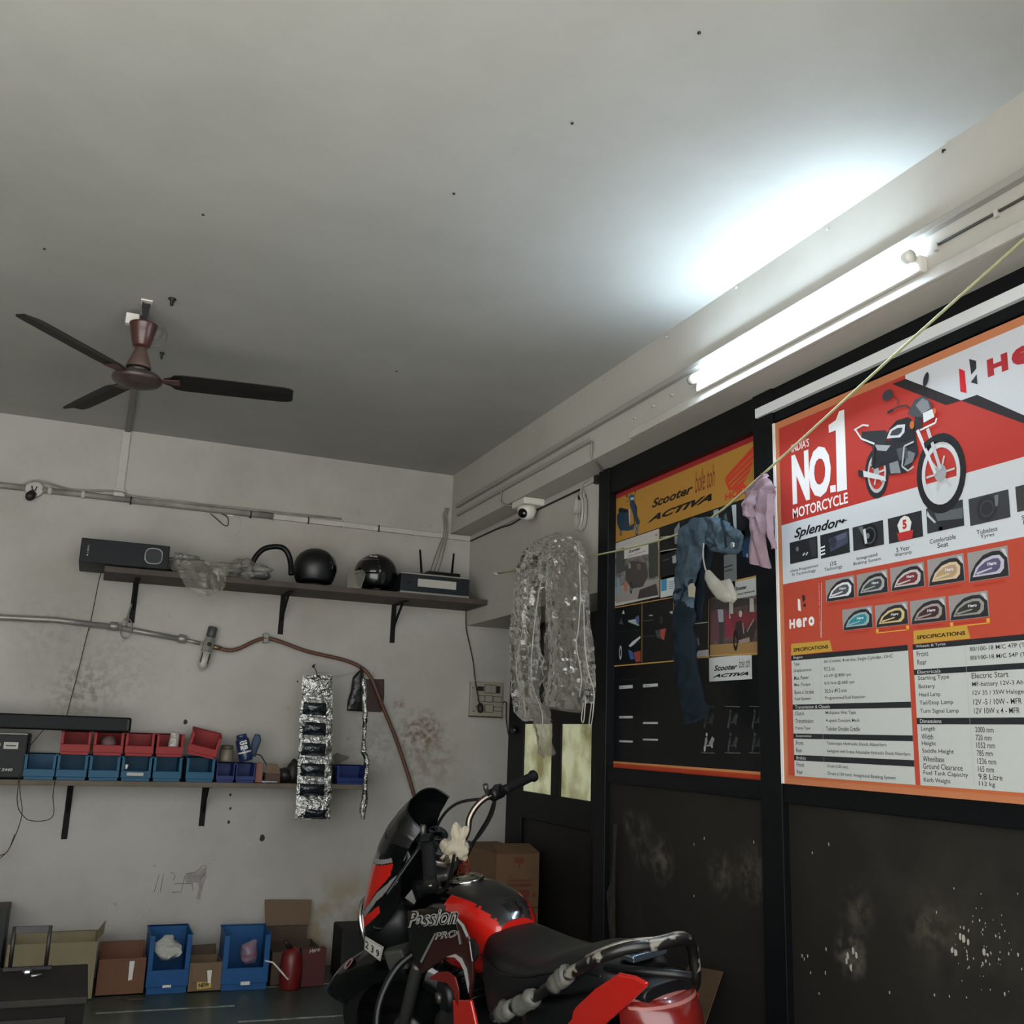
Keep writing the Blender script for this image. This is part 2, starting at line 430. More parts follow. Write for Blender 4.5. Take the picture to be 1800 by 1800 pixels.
M_spl = mat('dried_paint_splash', 'a39f93', rough=.6)
b = MB(); rnd = random.Random(5)
def splash(px, py, r):
    p = at(px, py, 0, XW+.0148); k = 7; pts = []
    for i in range(k):
        a = 2*math.pi*i/k; q = r*(.6+.6*rnd.random()); pts.append(p+V((0, math.cos(a)*q*.6, math.sin(a)*q*1.3)))
    b.prism(pts, (-.001, 0, 0), M_spl)
for px, py in [(1410, 1680), (1414, 1686), (1420, 1680), (1425, 1710), (1451, 1710), (1452, 1668), (1440, 1746), (1428, 1499), (1457, 1484), (1220, 1484), (1238, 1474), (1220, 1575), (1325, 1480), (1564, 1744)]: splash(px, py, .004)
for i in range(70):
    x = rnd.gauss(1730, 38); y = rnd.gauss(1665, 50)
    if 1610 < x < 1798 and 1540 < y < 1795: splash(x, y, .0012+.0028*rnd.random()**2)
for px, py in [(1688, 1645), (1694, 1650), (1702, 1655), (1674, 1670), (1680, 1675), (1730, 1672)]: splash(px, py, .008)
for px, py in [(1490, 1680), (1500, 1672), (1505, 1678), (1496, 1700), (1488, 1690)]: splash(px, py, .009)
b.build('paint_splash', parent=part)['kind'] = 'stuff'

# ------------------------------------------------------------------ door in the recess
door = bpy.data.objects.new('door_1', None); COL.objects.link(door); struct(door)
def dbar(name, y0, y1, z0, z1, x0=XD, x1=XD+.05, m=M_black, bv=.004):
    b = MB(); b.box((x0, y0, z0), (x1, y1, z1), m); return b.build(name, parent=door, bevel=bv)
dbar('stile', 5.665, YB, 0, ZL); dbar('stile', 5.14, 5.258, .97, 1.37); dbar('stile', 4.10, 4.765, 0, ZL)
dbar('rail', 4.765, 5.665, 1.367, ZL); dbar('rail', 4.765, 5.665, .82, .974)
dbar('lower_panel', 4.765, 5.665, 0, .82, x0=XD+.02, m=M_ply)
M_pane = bpy.data.materials.new('frosted_glass_backlit'); M_pane.use_nodes = True
nt = M_pane.node_tree; bs = nt.nodes['Principled BSDF']; bs.inputs['Roughness'].default_value = .35
n = nt.nodes.new('ShaderNodeTexNoise'); n.inputs['Scale'].default_value = 4.5; n.inputs['Detail'].default_value = 5
tcn = nt.nodes.new('ShaderNodeTexCoord'); nt.links.new(tcn.outputs['Object'], n.inputs['Vector'])
rp = nt.nodes.new('ShaderNodeValToRGB'); rp.color_ramp.elements[0].position = .36; rp.color_ramp.elements[1].position = .56
rp.color_ramp.elements[0].color = lin('6f6a44'); rp.color_ramp.elements[1].color = lin('a9ac8c')
nt.links.new(n.outputs['Fac'], rp.inputs['Fac']); nt.links.new(rp.outputs['Color'], bs.inputs['Emission Color']); nt.links.new(rp.outputs['Color'], bs.inputs['Base Color'])
bs.inputs['Emission Strength'].default_value = .72
dbar('pane', 5.258, 5.665, .974, 1.367, x0=XD+.012, x1=XD+.02, m=M_pane, bv=0); dbar('pane', 4.765, 5.14, .974, 1.367, x0=XD+.012, x1=XD+.02, m=M_pane, bv=0)
b = MB(); b.box((XW+.05, 4.08, 0), (XD+.05, 4.10, ZL), M_black); b.build('jamb', parent=door)
b = MB(); b.lathe([(.0, .03), (.02, .028), (.024, .01), (.018, 0)], mat('door_knob', '40403c', rough=.3, metal=.7), axisM((XD, 5.78, 1.33), (-1, 0, 0))); b.build('knob', parent=door)
# ------------------------------------------------------------------ tube lamp
t = thing('tube_light', 'bright white batten tube light fixed on the beam', 'lamp', (XB, 2.46, 2.56))
M_tube = mat('tube_glow', (.83,.925,1.0), rough=.4, emit=TUBE_POWER)
b = MB(); b.box((XB-.03, 1.90, 2.585), (XB-.001, 3.02, 2.635), M_white); b.build('housing', parent=t, bevel=.004)
b = MB(); b.tube([(XB-.05, 1.935, 2.63), (XB-.05, 3.0, 2.63)], .016, M_tube, n=14); b.build('tube', parent=t)
for y in (1.92, 3.012):
    b = MB(); b.tube([(XB-.05, y-.012, 2.63), (XB-.05, y+.012, 2.63)], .018, M_white, 14); b.box((XB-.05, y-.008, 2.62), (XB-.002, y+.008, 2.634), M_white); b.build('end_cap', parent=t)
# ------------------------------------------------------------------ printed posters on the partition
class Sheet:
    """flat print: coloured shapes laid on the plane x = X0, each layer a hair in front of the last"""
    def __init__(s, X0): s.X0 = X0; s.parts = {}; s.k = {}
    def mb(s, part): return s.parts.setdefault(part, MB())
    def p(s, px, py, lay): q = at(px, py, 0, s.X0); return V((s.X0-.0005-.00035*lay, q.y, q.z))
    def up(s, part, lay): s.k[part] = s.k.get(part, 0)+1; return lay+.06*s.k[part]     # no two inks share a plane
    def poly(s, part, pts, h, lay):
        lay = s.up(part, lay); s.mb(part).poly([s.p(x, y, lay) for x, y in pts], ink(h))
    def rect(s, part, tl, br, h, lay):
        lay = s.up(part, lay); a = s.p(*tl, lay); c = s.p(*br, lay)
        s.mb(part).poly([a, V((a.x, c.y, a.z)), c, V((a.x, a.y, c.z))], ink(h)); return a, c
    def ell(s, part, c, rx, ry, h, lay, n=28, ri=0.0, a0=0, a1=360, sk=0.0):
        lay = s.up(part, lay); c = s.p(*c, lay); rx *= .00228; ry *= .00228; ring = []; inn = []
        for k in range(n+1):
            a = R(a0+(a1-a0)*k/n); ring.append(c+V((0, -rx*math.cos(a)-sk*ry*math.sin(a), ry*math.sin(a)))); inn.append(c+V((0, (-rx*math.cos(a)-sk*ry*math.sin(a))*ri, ry*math.sin(a)*ri)))
        mb = s.mb(part)
        if ri == 0: mb.poly(ring[:-1] if a1-a0 == 360 else ring, ink(h))
        else: mb.add(ring+inn, [(i, i+1, n+2+i, n+1+i) for i in range(n)], ink(h))
    def line(s, part, pts, w, h, lay):
        lay = s.up(part, lay); P = [s.p(x, y, lay) for x, y in pts]
        for a, b in zip(P[:-1], P[1:]):
            d = (b-a); n = V((0, -d.z, d.y)).normalized()*w*.00114; s.mb(part).poly([a-n, b-n, b+n, a+n], ink(h))
    def text(s, part, body, bl, tr, h, lay, shear=0, bold=0, vert=False):
        if part in ('lettering', 'specification_heading'): s.n = getattr(s, 'n', 0)+1; part = '%s#%d' % (part, s.n)
        lay = s.up(part, lay); a = s.p(*bl, lay); c = s.p(*tr, lay); w = abs(a.y-c.y); hh = abs(c.z-a.z)
        if vert: s.mb(part).text(body, a, V((0, 0, 1)), V((0, 1, 0)), hh, w, ink(h), shear, bold)
        else: s.mb(part).text(body, a, V((0, -1, 0)), V((0, 0, 1)), w, hh, ink(h), shear, bold)
    def textk(s, part, body, bl, hpx, h, lay, wf=.62, bold=0, shear=0):      # left-aligned, natural width scaled by wf
        vs, _ = text_mesh(body, shear, bold); w = max(p[0] for p in vs)-min(p[0] for p in vs)
        asc = max(p[1] for p in vs)-min(p[1] for p in vs)
        a = s.p(*bl, lay); hh = hpx*.00228
        s.mb(part).text(body, a, V((0, -1, 0)), V((0, 0, 1)), w*hh/.72*wf, hh*asc/.72, ink(h), shear, bold)
    def build(s, parent, labels={}):
        for k, mb in s.parts.items():
            o = mb.build(k.split('#')[0], parent=parent)
            if k.startswith('specification_print'): o['kind'] = 'stuff'
            if k in labels: o['label'] = labels[k]
def photo_ink(name, a, c):
    return mat('photo_'+name, a, rough=.42, spec=.3, noise_amt=.5, noise_scale=26, col2=c)
def c5(x, y): return (1340+x/3.913, 580+y/3.913)
def c6(x, y): return (1360+x/3.8295, 950+y/3.8295)
def c3(x, y): return (1050+x/5.4545, 760+y/5.4545)
def c4(x, y): return (1050+x/5.1424, 1050+y/5.1424)

# ---- the red motorcycle poster
X = XW-.008
hero = thing('poster', 'red motorcycle poster with INDIAS NO.1 slogan and white specification tables', 'poster', (X, 2.2, 1.17))
b = MB(); b.box((X, 1.375, 1.167), (X+.011, 2.765, 2.411), ink('b8744f'))
o = b.build('panel', parent=hero)
b = MB(); b.box((X-.004, 2.757, 1.167), (X+.011, 2.768, 2.411), mat('clear_edge', 'd8d8d4', rough=.2)); b.build('edge_strip', parent=hero)
q = Sheet(X)
def uv(y, z, lay): return V((X-.0005-.00035*lay, y, z))
def urect(part, y0, z0, y1, z1, h, lay): q.mb(part).poly([uv(y0, z0, lay), uv(y1, z0, lay), uv(y1, z1, lay), uv(y0, z1, lay)], ink(h))
zb1 = q.p(1380, 922, 0).z; zb2 = q.p(1383.5, 1026, 0).z
urect('printed_background', 2.735, 2.385, 1.39, zb1, 'ae372f', 0)
urect('printed_background', 2.735, zb1, 1.39, zb2, 'c2c6c9', 0)
urect('printed_background', 2.735, zb2, 1.39, 1.195, 'b04634', 0)
urect('printed_background', 2.745, 1.195, 1.39, 1.185, 'b8653f', 0)
# white corner with black chevrons
y_r = 1.39
A = [(1592, 666), (1690, 704), (1718, 694), (1800, 730)]
P = [q.p(*a, 1) for a in A]
dz = (P[3].z-P[2].z)/(P[3].y-P[2].y)
end = V((P[3].x, y_r, P[3].z+dz*(y_r-P[3].y)))
q.mb('printed_background').poly(P+[end, uv(y_r, 2.385, 1), uv(P[0].y, 2.385, 1)], ink('c2c5ca'))
q.poly('printed_background', [(1569, 675), (1592, 666), (1690, 704), (1663, 712)], '2a2527', 2)
P2 = [q.p(1690, 704, 2), q.p(1718, 694, 2), q.p(1800, 730, 2)]; P3 = q.p(1800, 744, 2)
e1 = V((P2[0].x, y_r, P2[2].z+dz*(y_r-P2[2].y))); e2 = V((P2[0].x, y_r, P3.z+dz*(y_r-P3.y)))
q.mb('printed_background').poly(P2+[e1, e2, P3], ink('2a2527'))
# emblem and wordmark
q.poly('emblem#0', [c5(1355, 265), c5(1395, 282), c5(1408, 435), c5(1365, 424)], 'c2222a', 3)
q.poly('emblem#0', [c5(1425, 200), c5(1473, 213), c5(1475, 265), c5(1440, 308)], '2b2b2e', 3)
q.poly('emblem#0', [c5(1478, 305), c5(1437, 360), c5(1483, 375)], '2b2b2e', 3)
zl = q.p(*c5(1560, 325), 3).z; zt = q.p(*c5(1555, 205), 3).z
y0 = q.p(*c5(1553, 300), 3).y
for ch, w in (('H', .066), ('e', .068), ('r', .048), ('o', .07)):
    q.mb('wordmark#a').text(ch, uv(y0, zl, 3), V((0, -1, 0)), V((0, 0, 1)), w, zt-zl, ink('a3262c'), 0, .06); y0 -= w+.012
q.text('lettering', "INDIA'S", c5(205, 845), c5(322, 742), 'e6e0dd', 2, bold=.012)
q.text('lettering', 'N', c5(212, 1203), c5(318, 822), 'e2e0e0', 2, bold=.05)
q.text('lettering', 'O', c5(328, 1172), c5(466, 772), 'e2e0e0', 2, bold=.05)
q.poly('lettering#dot', [c5(470, 1120), c5(508, 1112), c5(506, 1065), c5(468, 1073)], 'e2e0e0', 2)
q.poly('lettering#one', [c5(516, 1115), c5(585, 1097), c5(565, 548), c5(530, 560), c5(508, 620), c5(457, 655), c5(460, 708), c5(507, 690)], 'e2e0e0', 2)
q.text('lettering', 'MOTORCYCLE', c5(212, 1300), c5(588, 1115), 'e6e3e2', 2, bold=.02)
q.text('lettering', 'Splendor', c5(222, 1452), c5(545, 1280), '17181c', 2, shear=.35, bold=.025)
q.text('lettering', '+', c5(530, 1335), c5(585, 1295), '17181c', 2, shear=.2, bold=.04)
# printed motorcycle
K = 'printed_motorcycle'
def pl(pts, h, lay): q.poly(K, [c5(*a) for a in pts], h, lay)
def wheel(c, rx, ry, tyre, rim):
    q.ell(K, c5(*c), rx, ry, tyre, 3, ri=.78); q.ell(K, c5(*c), rx*.78, ry*.78, rim, 4, ri=.82)
    for a in range(0, 360, 60): q.line(K, [c5(*c), c5(c[0]+math.cos(R(a+15))*rx*3.913*.66*1.0, c[1]-math.sin(R(a+15))*ry*3.913*.62)], 2.6, 'b9bbbd', 5)
    q.ell(K, c5(*c), rx*.24, ry*.22, '9a9da0', 6)
wheel((790, 985), 22, 35, '2a2a2c', 'b0b2b4')
wheel((1230, 985), 39, 51, '232325', 'c3c5c7')
pl([(690, 700), (850, 690), (880, 720), (850, 790), (760, 800), (690, 760)], '2c2e31', 7)          # seat
pl([(860, 745), (880, 680), (930, 625), (1010, 600), (1060, 640), (1060, 740), (960, 770)], '1f2023', 8)   # tank
pl([(862, 748), (885, 690), (935, 655), (990, 650), (985, 705), (955, 740)], 'c5c6c8', 9)
pl([(885, 728), (900, 695), (940, 675), (972, 672), (965, 705), (940, 725)], '3a3c3f', 10)
pl([(780, 790), (890, 795), (860, 835), (800, 830)], '9c9da0', 9)                                   # side cover
pl([(760, 780), (1060, 730), (1080, 850), (1000, 980), (880, 1000), (850, 930), (770, 960)], '26272a', 6)
pl([(880, 920), (940, 900), (960, 985), (890, 990)], '7d7f82', 9)                                   # engine cases
pl([(930, 820), (1000, 800), (1010, 880), (950, 900)], '4a4c50', 9)
pl([(1010, 830), (1060, 850), (1040, 910), (980, 940)], '6f7174', 8)
pl([(690, 965), (850, 1010), (860, 1040), (700, 1010)], 'c7c8c9', 9)                                # exhaust
pl([(665, 965), (700, 968), (705, 1018), (670, 1010)], '2a2a2c', 9)
for ln, w, h in (([(1050, 770), (985, 800), (970, 940), (1010, 970), (1050, 940)], 2.4, 'aeb0b3'), ([(1075, 690), (1200, 990)], 5, 'c9cacc'), ([(1145, 680), (1235, 960)], 5, 'b5b7b9'),
                 ([(640, 690), (700, 655), (740, 660)], 2.4, 'cfd0d2'), ([(650, 690), (690, 750), (780, 785)], 2.6, 'cfd0d2'), ([(775, 790), (765, 950)], 4, '303134'),
                 ([(870, 565), (945, 530), (1000, 520), (1060, 570)], 2, '3a3638'), ([(945, 530), (940, 480), (905, 455)], 1, '3a3a3d'), ([(1110, 440), (1120, 370)], 1.2, '3a3a3d'),
                 ([(1095, 690), (1200, 640), (1208, 608)], 2.4, 'd8d9da')): q.line(K, [c5(*a) for a in ln], w, h, 11)
pl([(1010, 580), (1060, 480), (1120, 455), (1170, 500), (1180, 560), (1110, 600), (1060, 600)], '45484c', 12)   # cowl
pl([(1065, 520), (1110, 470), (1150, 490), (1165, 540), (1110, 580)], '7d8084', 13)
pl([(1115, 575), (1180, 545), (1195, 600), (1120, 640)], 'cfd1d3', 13)                              # headlamp
pl([(1060, 600), (1110, 600), (1110, 680), (1060, 690)], '2a2b2e', 12)
pl([(1120, 780), (1170, 740), (1250, 735), (1280, 770), (1180, 770), (1130, 820)], '232326', 12)    # mudguard
q.ell(K, c5(872, 450), 9.5, 7.5, '3a3c42', 12); q.ell(K, c5(1135, 343), 4.5, 9, '2f3136', 12, sk=.3)
q.ell(K, c5(1040, 655), 4, 5.5, 'b5642a', 13); q.ell(K, c5(1195, 560), 2.5, 4, 'c06a3a', 14)
pl([(865, 572), (905, 545), (915, 558), (875, 578)], '1d1d20', 12)
# feature photographs
FP = [((190, 1465), (385, 1568)), ((400, 1413), (605, 1530)), ((622, 1360), (840, 1475)), ((865, 1300), (1108, 1420)), ((1128, 1230), (1392, 1345)), ((1420, 1165), (1710, 1288)), ((1742, 1080), (2040, 1190))]
cols = ['26282b', '25272c', '2c2e31', '2b2c2e', '34373a', '3a3c40', '3b3b3c']
for i, (a, c) in enumerate(FP):
    pn = 'feature_photo#%d' % i
    A_, C_ = q.rect(pn, c5(*a), c5(*c), cols[i], 2)
    x0, y0, x1, y1 = a[0], a[1], c[0], c[1]
    def g(u, v, a=a, c=c, A_=A_, C_=C_): return (A_.y+(C_.y-A_.y)*u, A_.z+(C_.z-A_.z)*v)
    def gp(pts, h, lay, pn=pn, g=g): q.mb(pn).poly([uv(*g(*t), lay) for t in pts], ink(h))
    def gr(cx, cy, r, h, lay, ri=0, n=20, pn=pn, g=g, A_=A_, C_=C_):
        cy_, cz_ = g(cx, cy); rr = r*abs(C_.z-A_.z)
        pts = [uv(cy_+rr*math.cos(2*math.pi*k/n), cz_+rr*math.sin(2*math.pi*k/n), lay) for k in range(n)]
        if ri: q.mb(pn).add(pts+[uv(cy_+rr*ri*math.cos(2*math.pi*k/n), cz_+rr*ri*math.sin(2*math.pi*k/n), lay) for k in range(n)], [(k, (k+1) % n, n+(k+1) % n, n+k) for k in range(n)], ink(h))
        else: q.mb(pn).poly(pts, ink(h))
    if i == 0:
        gr(.28, .38, .11, '6a6d68', 3); gp([(.45, .72), (.52, .62), (.56, .64), (.5, .76)], 'b9bbb8', 3); gp([(.56, .74), (.63, .62), (.67, .64), (.61, .77)], 'b9bbb8', 3); gp([(.7, .1), (.95, .1), (.95, .9), (.8, .9)], '34373a', 3)
    elif i == 1:
        gp([(.3, .25), (.95, .1), (.95, .6), (.35, .8)], '43475a', 3); gr(.45, .45, .22, '32353f', 4); [gp([(0, y), (.16, y-.02), (.16, y+.05), (0, y+.07)], 'd9dadc', 4) for y in (.5, .65, .8)]; gp([(.55, .2), (.9, .15), (.9, .35), (.6, .4)], '575b6c', 4)
    elif i == 2:
        gr(.55, .5, .62 if False else .48, '17181a', 3); gr(.55, .5, .36, '4b4e51', 4, ri=.8); gr(.5, .5, .12, '6d7073', 5); gp([(.36, .2), (.44, .18), (.48, .8), (.40, .82)], 'c9cbcc', 6); gp([(.2, .05), (.35, .05), (.42, .5), (.36, .5)], '606366', 5)
    elif i == 3:
        gp([(.28, .35), (.38, .12), (.5, .04), (.62, .12), (.7, .35), (.62, .82), (.36, .82)], 'd6d4d0', 3); gp([(.26, .66), (.74, .66), (.7, .98), (.3, .98)], 'b23030', 4)
        a_ = g(.44, .56); b_ = g(.56, .2); q.mb(pn).text('5', uv(a_[0], a_[1], 5), V((0, -1, 0)), V((0, 0, 1)), a_[0]-b_[0], b_[1]-a_[1], ink('b02a2a'), 0, .05)
    elif i == 4:
        gp([(.2, .08), (.45, .22), (.75, .3), (.98, .3), (.98, .8), (.6, .86), (.3, .6)], '5a5f62', 3); gp([(.04, .1), (.1, .3), (.26, .62), (.22, .66), (.02, .3)], 'b4b7b8', 4); gr(.38, .93, .09, 'a3a6a8', 4); gp([(.3, .6), (.98, .72), (.98, 1), (.3, 1)], '2a2c2f', 4)
    elif i == 5:
        gr(.45, .5, .46, '2e3033', 3); gr(.45, .5, .3, '46484c', 4, ri=.85); gp([(.66, .1), (.76, .1), (.72, .5), (.66, .5)], '6d7074', 4)
CAP = [('xSens Programmed\nFi Technology', c6(112, 250), c6(300, 155)), ('i3S\nTechnology', c6(345, 215), c6(462, 125)), ('Integrated\nBraking System', c6(540, 175), c6(722, 75)), ('5 Year\nWarranty', c6(818, 118), c6(930, 25)),
       ('Comfortable\nSeat', c5(1157, 1512), c5(1330, 1400)), ('Tubeless\nTyres', c5(1480, 1447), c5(1618, 1345)), ('Side Stand\nIndicator', c5(1790, 1340), c5(1990, 1230))]
for body, bl, tr in CAP:
    L = body.split('\n'); a = q.p(*bl, 2); c = q.p(*tr, 2); w = a.y-c.y; h = c.z-a.z
    ws = [len(x) for x in L]; mx = max(ws)
    for k, x in enumerate(L):
        lw = w*(ws[k]/mx)**.85; q.mb('caption#'+body[:5]).text(x, uv(a.y-(w-lw)/2, a.z+(0 if k == len(L)-1 else h*.52), 2), V((0, -1, 0)), V((0, 0, 1)), lw, h*.44, ink('33363a'), 0, .005)
# fuel tank photographs
TP = [(350, 270, 550, 385, 'd5d7d9', '4f5156'), (560, 232, 775, 348, '9da0a0', '3c3f40'), (785, 187, 1022, 308, 'b9b3b0', '6e2f36'), (1035, 132, 1292, 272, 'c8b294', 'a88f70'), (1305, 85, 1592, 240, 'b4b0ba', '55506e'),
      (463, 468, 672, 585, '8fa5a5', '2b7f8c'), (683, 440, 912, 562, 'c9b27c', '2a2a2a'), (918, 410, 1168, 540, '9a8f8c', '40292c'), (1178, 375, 1455, 512, '8d8c86', '33342f')]
for i, (x0, y0, x1, y1, st, bd) in enumerate(TP):
    pn = 'tank_photo#%d' % i
    A_, C_ = q.rect(pn, c6(x0, y0), c6(x1, y1), '8f8a88', 2)
    def g(u, v): return uv(A_.y+(C_.y-A_.y)*u, A_.z+(C_.z-A_.z)*v, lay)
    for lay, h, pts in ((3, '2b2b2d', [(.02, .98), (.06, .7), (.2, .4), (.4, .17), (.62, .1), (.8, .12), (.97, .35), (.98, .98)]),
                        (4, st, [(.1, .85), (.2, .55), (.4, .32), (.62, .24), (.8, .26), (.9, .45), (.88, .72), (.78, .86)]),
                        (5, bd, [(.16, .8), (.27, .56), (.45, .4), (.64, .34), (.77, .36), (.82, .5), (.79, .68), (.7, .78)]),
                        (6, st, [(.2, .72), (.6, .62), (.6, .67), (.22, .79)]), (6, 'b9b9bb', [(.84, .05), (.95, .1), (.99, .4), (.92, .3)])):
        q.mb(pn).poly([g(*t) for t in pts], ink(h))
    lay = 7; a_ = g(.5, .56); b_ = g(.72, .44)
    q.mb(pn).text('Hero', a_, V((0, -1, 0)), V((0, 0, 1)), a_.y-b_.y, b_.z-a_.z, ink('d4d4d6'), 0, .03)
    lay = 2; A2 = g(0, 1.03); C2 = g(1, 1.22)
    if i in (6, 8):
        for u0, u1 in ((0, .08), (.92, 1)):
            q.mb(pn).poly([g(u0, 1.06), g(u1, 1.06), g(u1, 1.24), g(u0, 1.24)], ink('d9a03c'))
        q.mb(pn).poly([g(0, 1.22), g(1, 1.22), g(1, 1.26), g(0, 1.26)], ink('d9a03c'))
    lay = 3; q.mb(pn).poly([g(.1, 1.1), g(.88, 1.1), g(.88, 1.16), g(.1, 1.16)], ink('a8372a'))
# small white emblem and wordmark
q.poly('emblem#1', [c6(163, 392), c6(180, 398), c6(186, 478), c6(166, 470)], 'e2dfdc', 2); q.poly('emblem#1', [c6(192, 365), c6(212, 372), c6(214, 396), c6(198, 418)], '2b2527', 2); q.poly('emblem#1', [c6(216, 418), c6(197, 440), c6(218, 450)], '2b2527', 2)
zl = q.p(*c6(110, 595), 2).z; zt = q.p(*c6(110, 533), 2).z; y0 = q.p(*c6(108, 560), 2).y; y1 = q.p(*c6(278, 560), 2).y
cw = (y0-y1-.018)/4
for ch in 'Hero': q.mb('wordmark#b').text(ch, uv(y0, zl, 2), V((0, -1, 0)), V((0, 0, 1)), cw*(.8 if ch == 'r' else 1.05), zt-zl, ink('e2dfdc'), 0, .05); y0 -= cw*(.8 if ch == 'r' else 1.05)+.006
q.text('lettering', 'CHOOSE YOUR SPLENDOR+', c6(322, 655), c6(303, 285), 'd8b9b0', 2, vert=True)
q.line('rule_line', [c6(324, 285), c6(324, 655)], 1, 'd8b9b0', 2)
# specification tables
for (pts, tb, tt) in (([(120, 775), (120, 697), (380, 672), (398, 745)], (137, 750), (370, 702)), ([(945, 697), (943, 608), (1303, 571), (1328, 660)], (968, 667), (1292, 608))):
    q.poly('heading_tab#%d' % pts[0][0], [c6(*a) for a in pts], 'b8913c', 3); q.text('specification_heading', 'SPECIFICATIONS', c6(*tb), c6(*tt), '1d1b14', 4, bold=.03)
def table(part, yl, yr, bars, bot, rows, xk, xv, kp, vp, hp):
    zs = [(q.p(*c6(xk, a), 2).z, q.p(*c6(xk, b_), 2).z, n) for a, b_, n in bars]
    zb = q.p(*c6(*bot), 2).z
    urect(part, yl, zs[0][0], yr, zb, 'b7bbb6', 2)
    for a, b_, n in zs:
        urect(part, yl, a, yr, b_, '24272a', 3)
        q.mb(part).text(n, uv(yl-.012, b_+.2*(a-b_), 4), V((0, -1, 0)), V((0, 0, 1)), .0085*len(n)*.9, (a-b_)*.62, ink('b9bbb8'), 0, .005)
    for (k, v, yk) in rows:
        z = q.p(*c6(xk, yk), 2).z; hh = hp
        q.mb(part).text(k, uv(yl-kp, z, 4), V((0, -1, 0)), V((0, 0, 1)), .0082*len(k)*hp/.014, hh, ink('2e3032'), 0, .003)
        q.mb(part).text(v, uv(yl-vp, z, 4), V((0, -1, 0)), V((0, 0, 1)), min(.0080*len(v)*hp/.014, max(.1, yl-vp-yr-.012)), hh, ink('2e3032'), 0, .003)
    q.mb(part).poly([uv(yl-vp+.016, zs[0][1], 4), uv(yl-vp+.015, zs[0][1], 4), uv(yl-vp+.015, zb, 4), uv(yl-vp+.016, zb, 4)], ink('a5a8a4'))
yl = q.p(*c6(130, 1100), 2).y; yr = q.p(*c6(935, 1250), 2).y
table('specification_table#0', yl, yr, [(775, 808, 'Engine'), (1105, 1140, 'Transmission & Chassis'), (1300, 1334, 'Suspension'), (1443, 1480, 'Brakes')], (150, 1585),
      [('Type', 'Air Cooled, 4-stroke, Single Cylinder, OHC', 848), ('Displacement', '97.2 cc', 893), ('Max. Power', '6.0 kW @ 8000 rpm', 940), ('Max. Torque', '8.05 N-m @ 6000 rpm', 988), ('Bore x Stroke', '50.0 x 49.5 mm', 1036), ('Fuel System', 'Programmed Fuel Injection', 1083),
       ('Clutch', 'Multiplate Wet Type', 1178), ('Transmission', '4-speed Constant Mesh', 1228), ('Frame Type', 'Tubular Double Cradle', 1278), ('Front', 'Telescopic Hydraulic Shock Absorbers', 1374), ('Rear', 'Swingarm with 5-step Adjustable Hydraulic Shock Absorbers', 1424), ('Front', 'Drum (130 mm)', 1520), ('Rear', 'Drum (130 mm)  Integrated Braking System', 1568)],
      142, 365, .012, .16, .0125)
yl = q.p(*c6(960, 1100), 2).y
table('specification_table#1', yl, 1.42, [(697, 733, 'Wheels & Tyres'), (868, 905, 'Electricals'), (1195, 1238, 'Dimensions')], (1000, 1648),
      [('Front', '80/100-18 M/C 47P (Tubeless)', 782), ('Rear', '80/100-18 M/C 54P (Tubeless)', 838), ('Starting Type', 'Electric Start', 948), ('Battery', 'MF-battery 12V-3 Ah', 1005), ('Head Lamp', '12V 35 / 35W Halogen Bulb MFR', 1060), ('Tail/Stop Lamp', '12V -5 / 10W - MFR', 1114), ('Turn Signal Lamp', '12V 10W x 4 - MFR', 1170),
       ('Length', '2000 mm', 1288), ('Width', '720 mm', 1338), ('Height', '1052 mm', 1386), ('Saddle Height', '785 mm', 1436), ('Wheelbase', '1236 mm', 1486), ('Ground Clearance', '165 mm', 1535), ('Fuel Tank Capacity', '9.8 Litre', 1582), ('Kerb Weight', '112 kg', 1630)],
      985, 1290, .014, .20, .0145)
q.build(hero)

# ---- the black and yellow scooter poster
X = XW+.030
act = thing('poster', 'black scooter poster with yellow banner and red winged emblem', 'poster', (X, 3.45, 1.165))
b = MB(); b.box((X, 2.93, 1.163), (X+.003, 4.006, 2.428), ink('07080a')); b.build('panel', parent=act)
q = Sheet(X); yl, yr = 4.006, 2.93
z = lambda px, py: q.p(px, py, 0).z
urect('printed_banner', yl, 2.428, yr, 2.398, '962a2c', 0)
zg = z(*c3(172, 1058)); urect('printed_banner#2', yl, 2.398, yr, zg, 'a87b34', 0)
urect('printed_border#1', yl, 1.188, yr, 1.163, 'a83c20', 0); urect('printed_border#2', yl, 1.197, yr, 1.188, 'b57b4c', 0)
Tt = 'lettering'
q.text(Tt, 'Scooter', c3(525, 728), c3(920, 490), '191713', 2, shear=.35, bold=.03)
q.text(Tt, 'bole toh', c3(940, 585), c3(1128, 300), '7a3a26', 2, shear=.3)
q.text(Tt, 'ACTIVA', c3(480, 872), c3(1098, 585), '161512', 2, shear=.45, bold=.05)
q.text(Tt, 'HONDA', c3(1228, 657), c3(1560, 470), 'b23326', 2, bold=.03)
W5 = [[(1222, 450), (1255, 400), (1510, 120), (1510, 185), (1245, 455)], [(1235, 470), (1505, 205), (1502, 245), (1255, 490)], [(1262, 500), (1495, 265), (1485, 320), (1275, 520)], [(1285, 528), (1480, 335), (1455, 395), (1300, 540)], [(1300, 548), (1450, 415), (1410, 480), (1345, 548)], [(1222, 450), (1262, 555), (1350, 552), (1440, 520), (1380, 480), (1290, 540), (1245, 470)]]
for w in W5: q.poly('emblem', [c3(*a) for a in w], 'c03a28', 2)
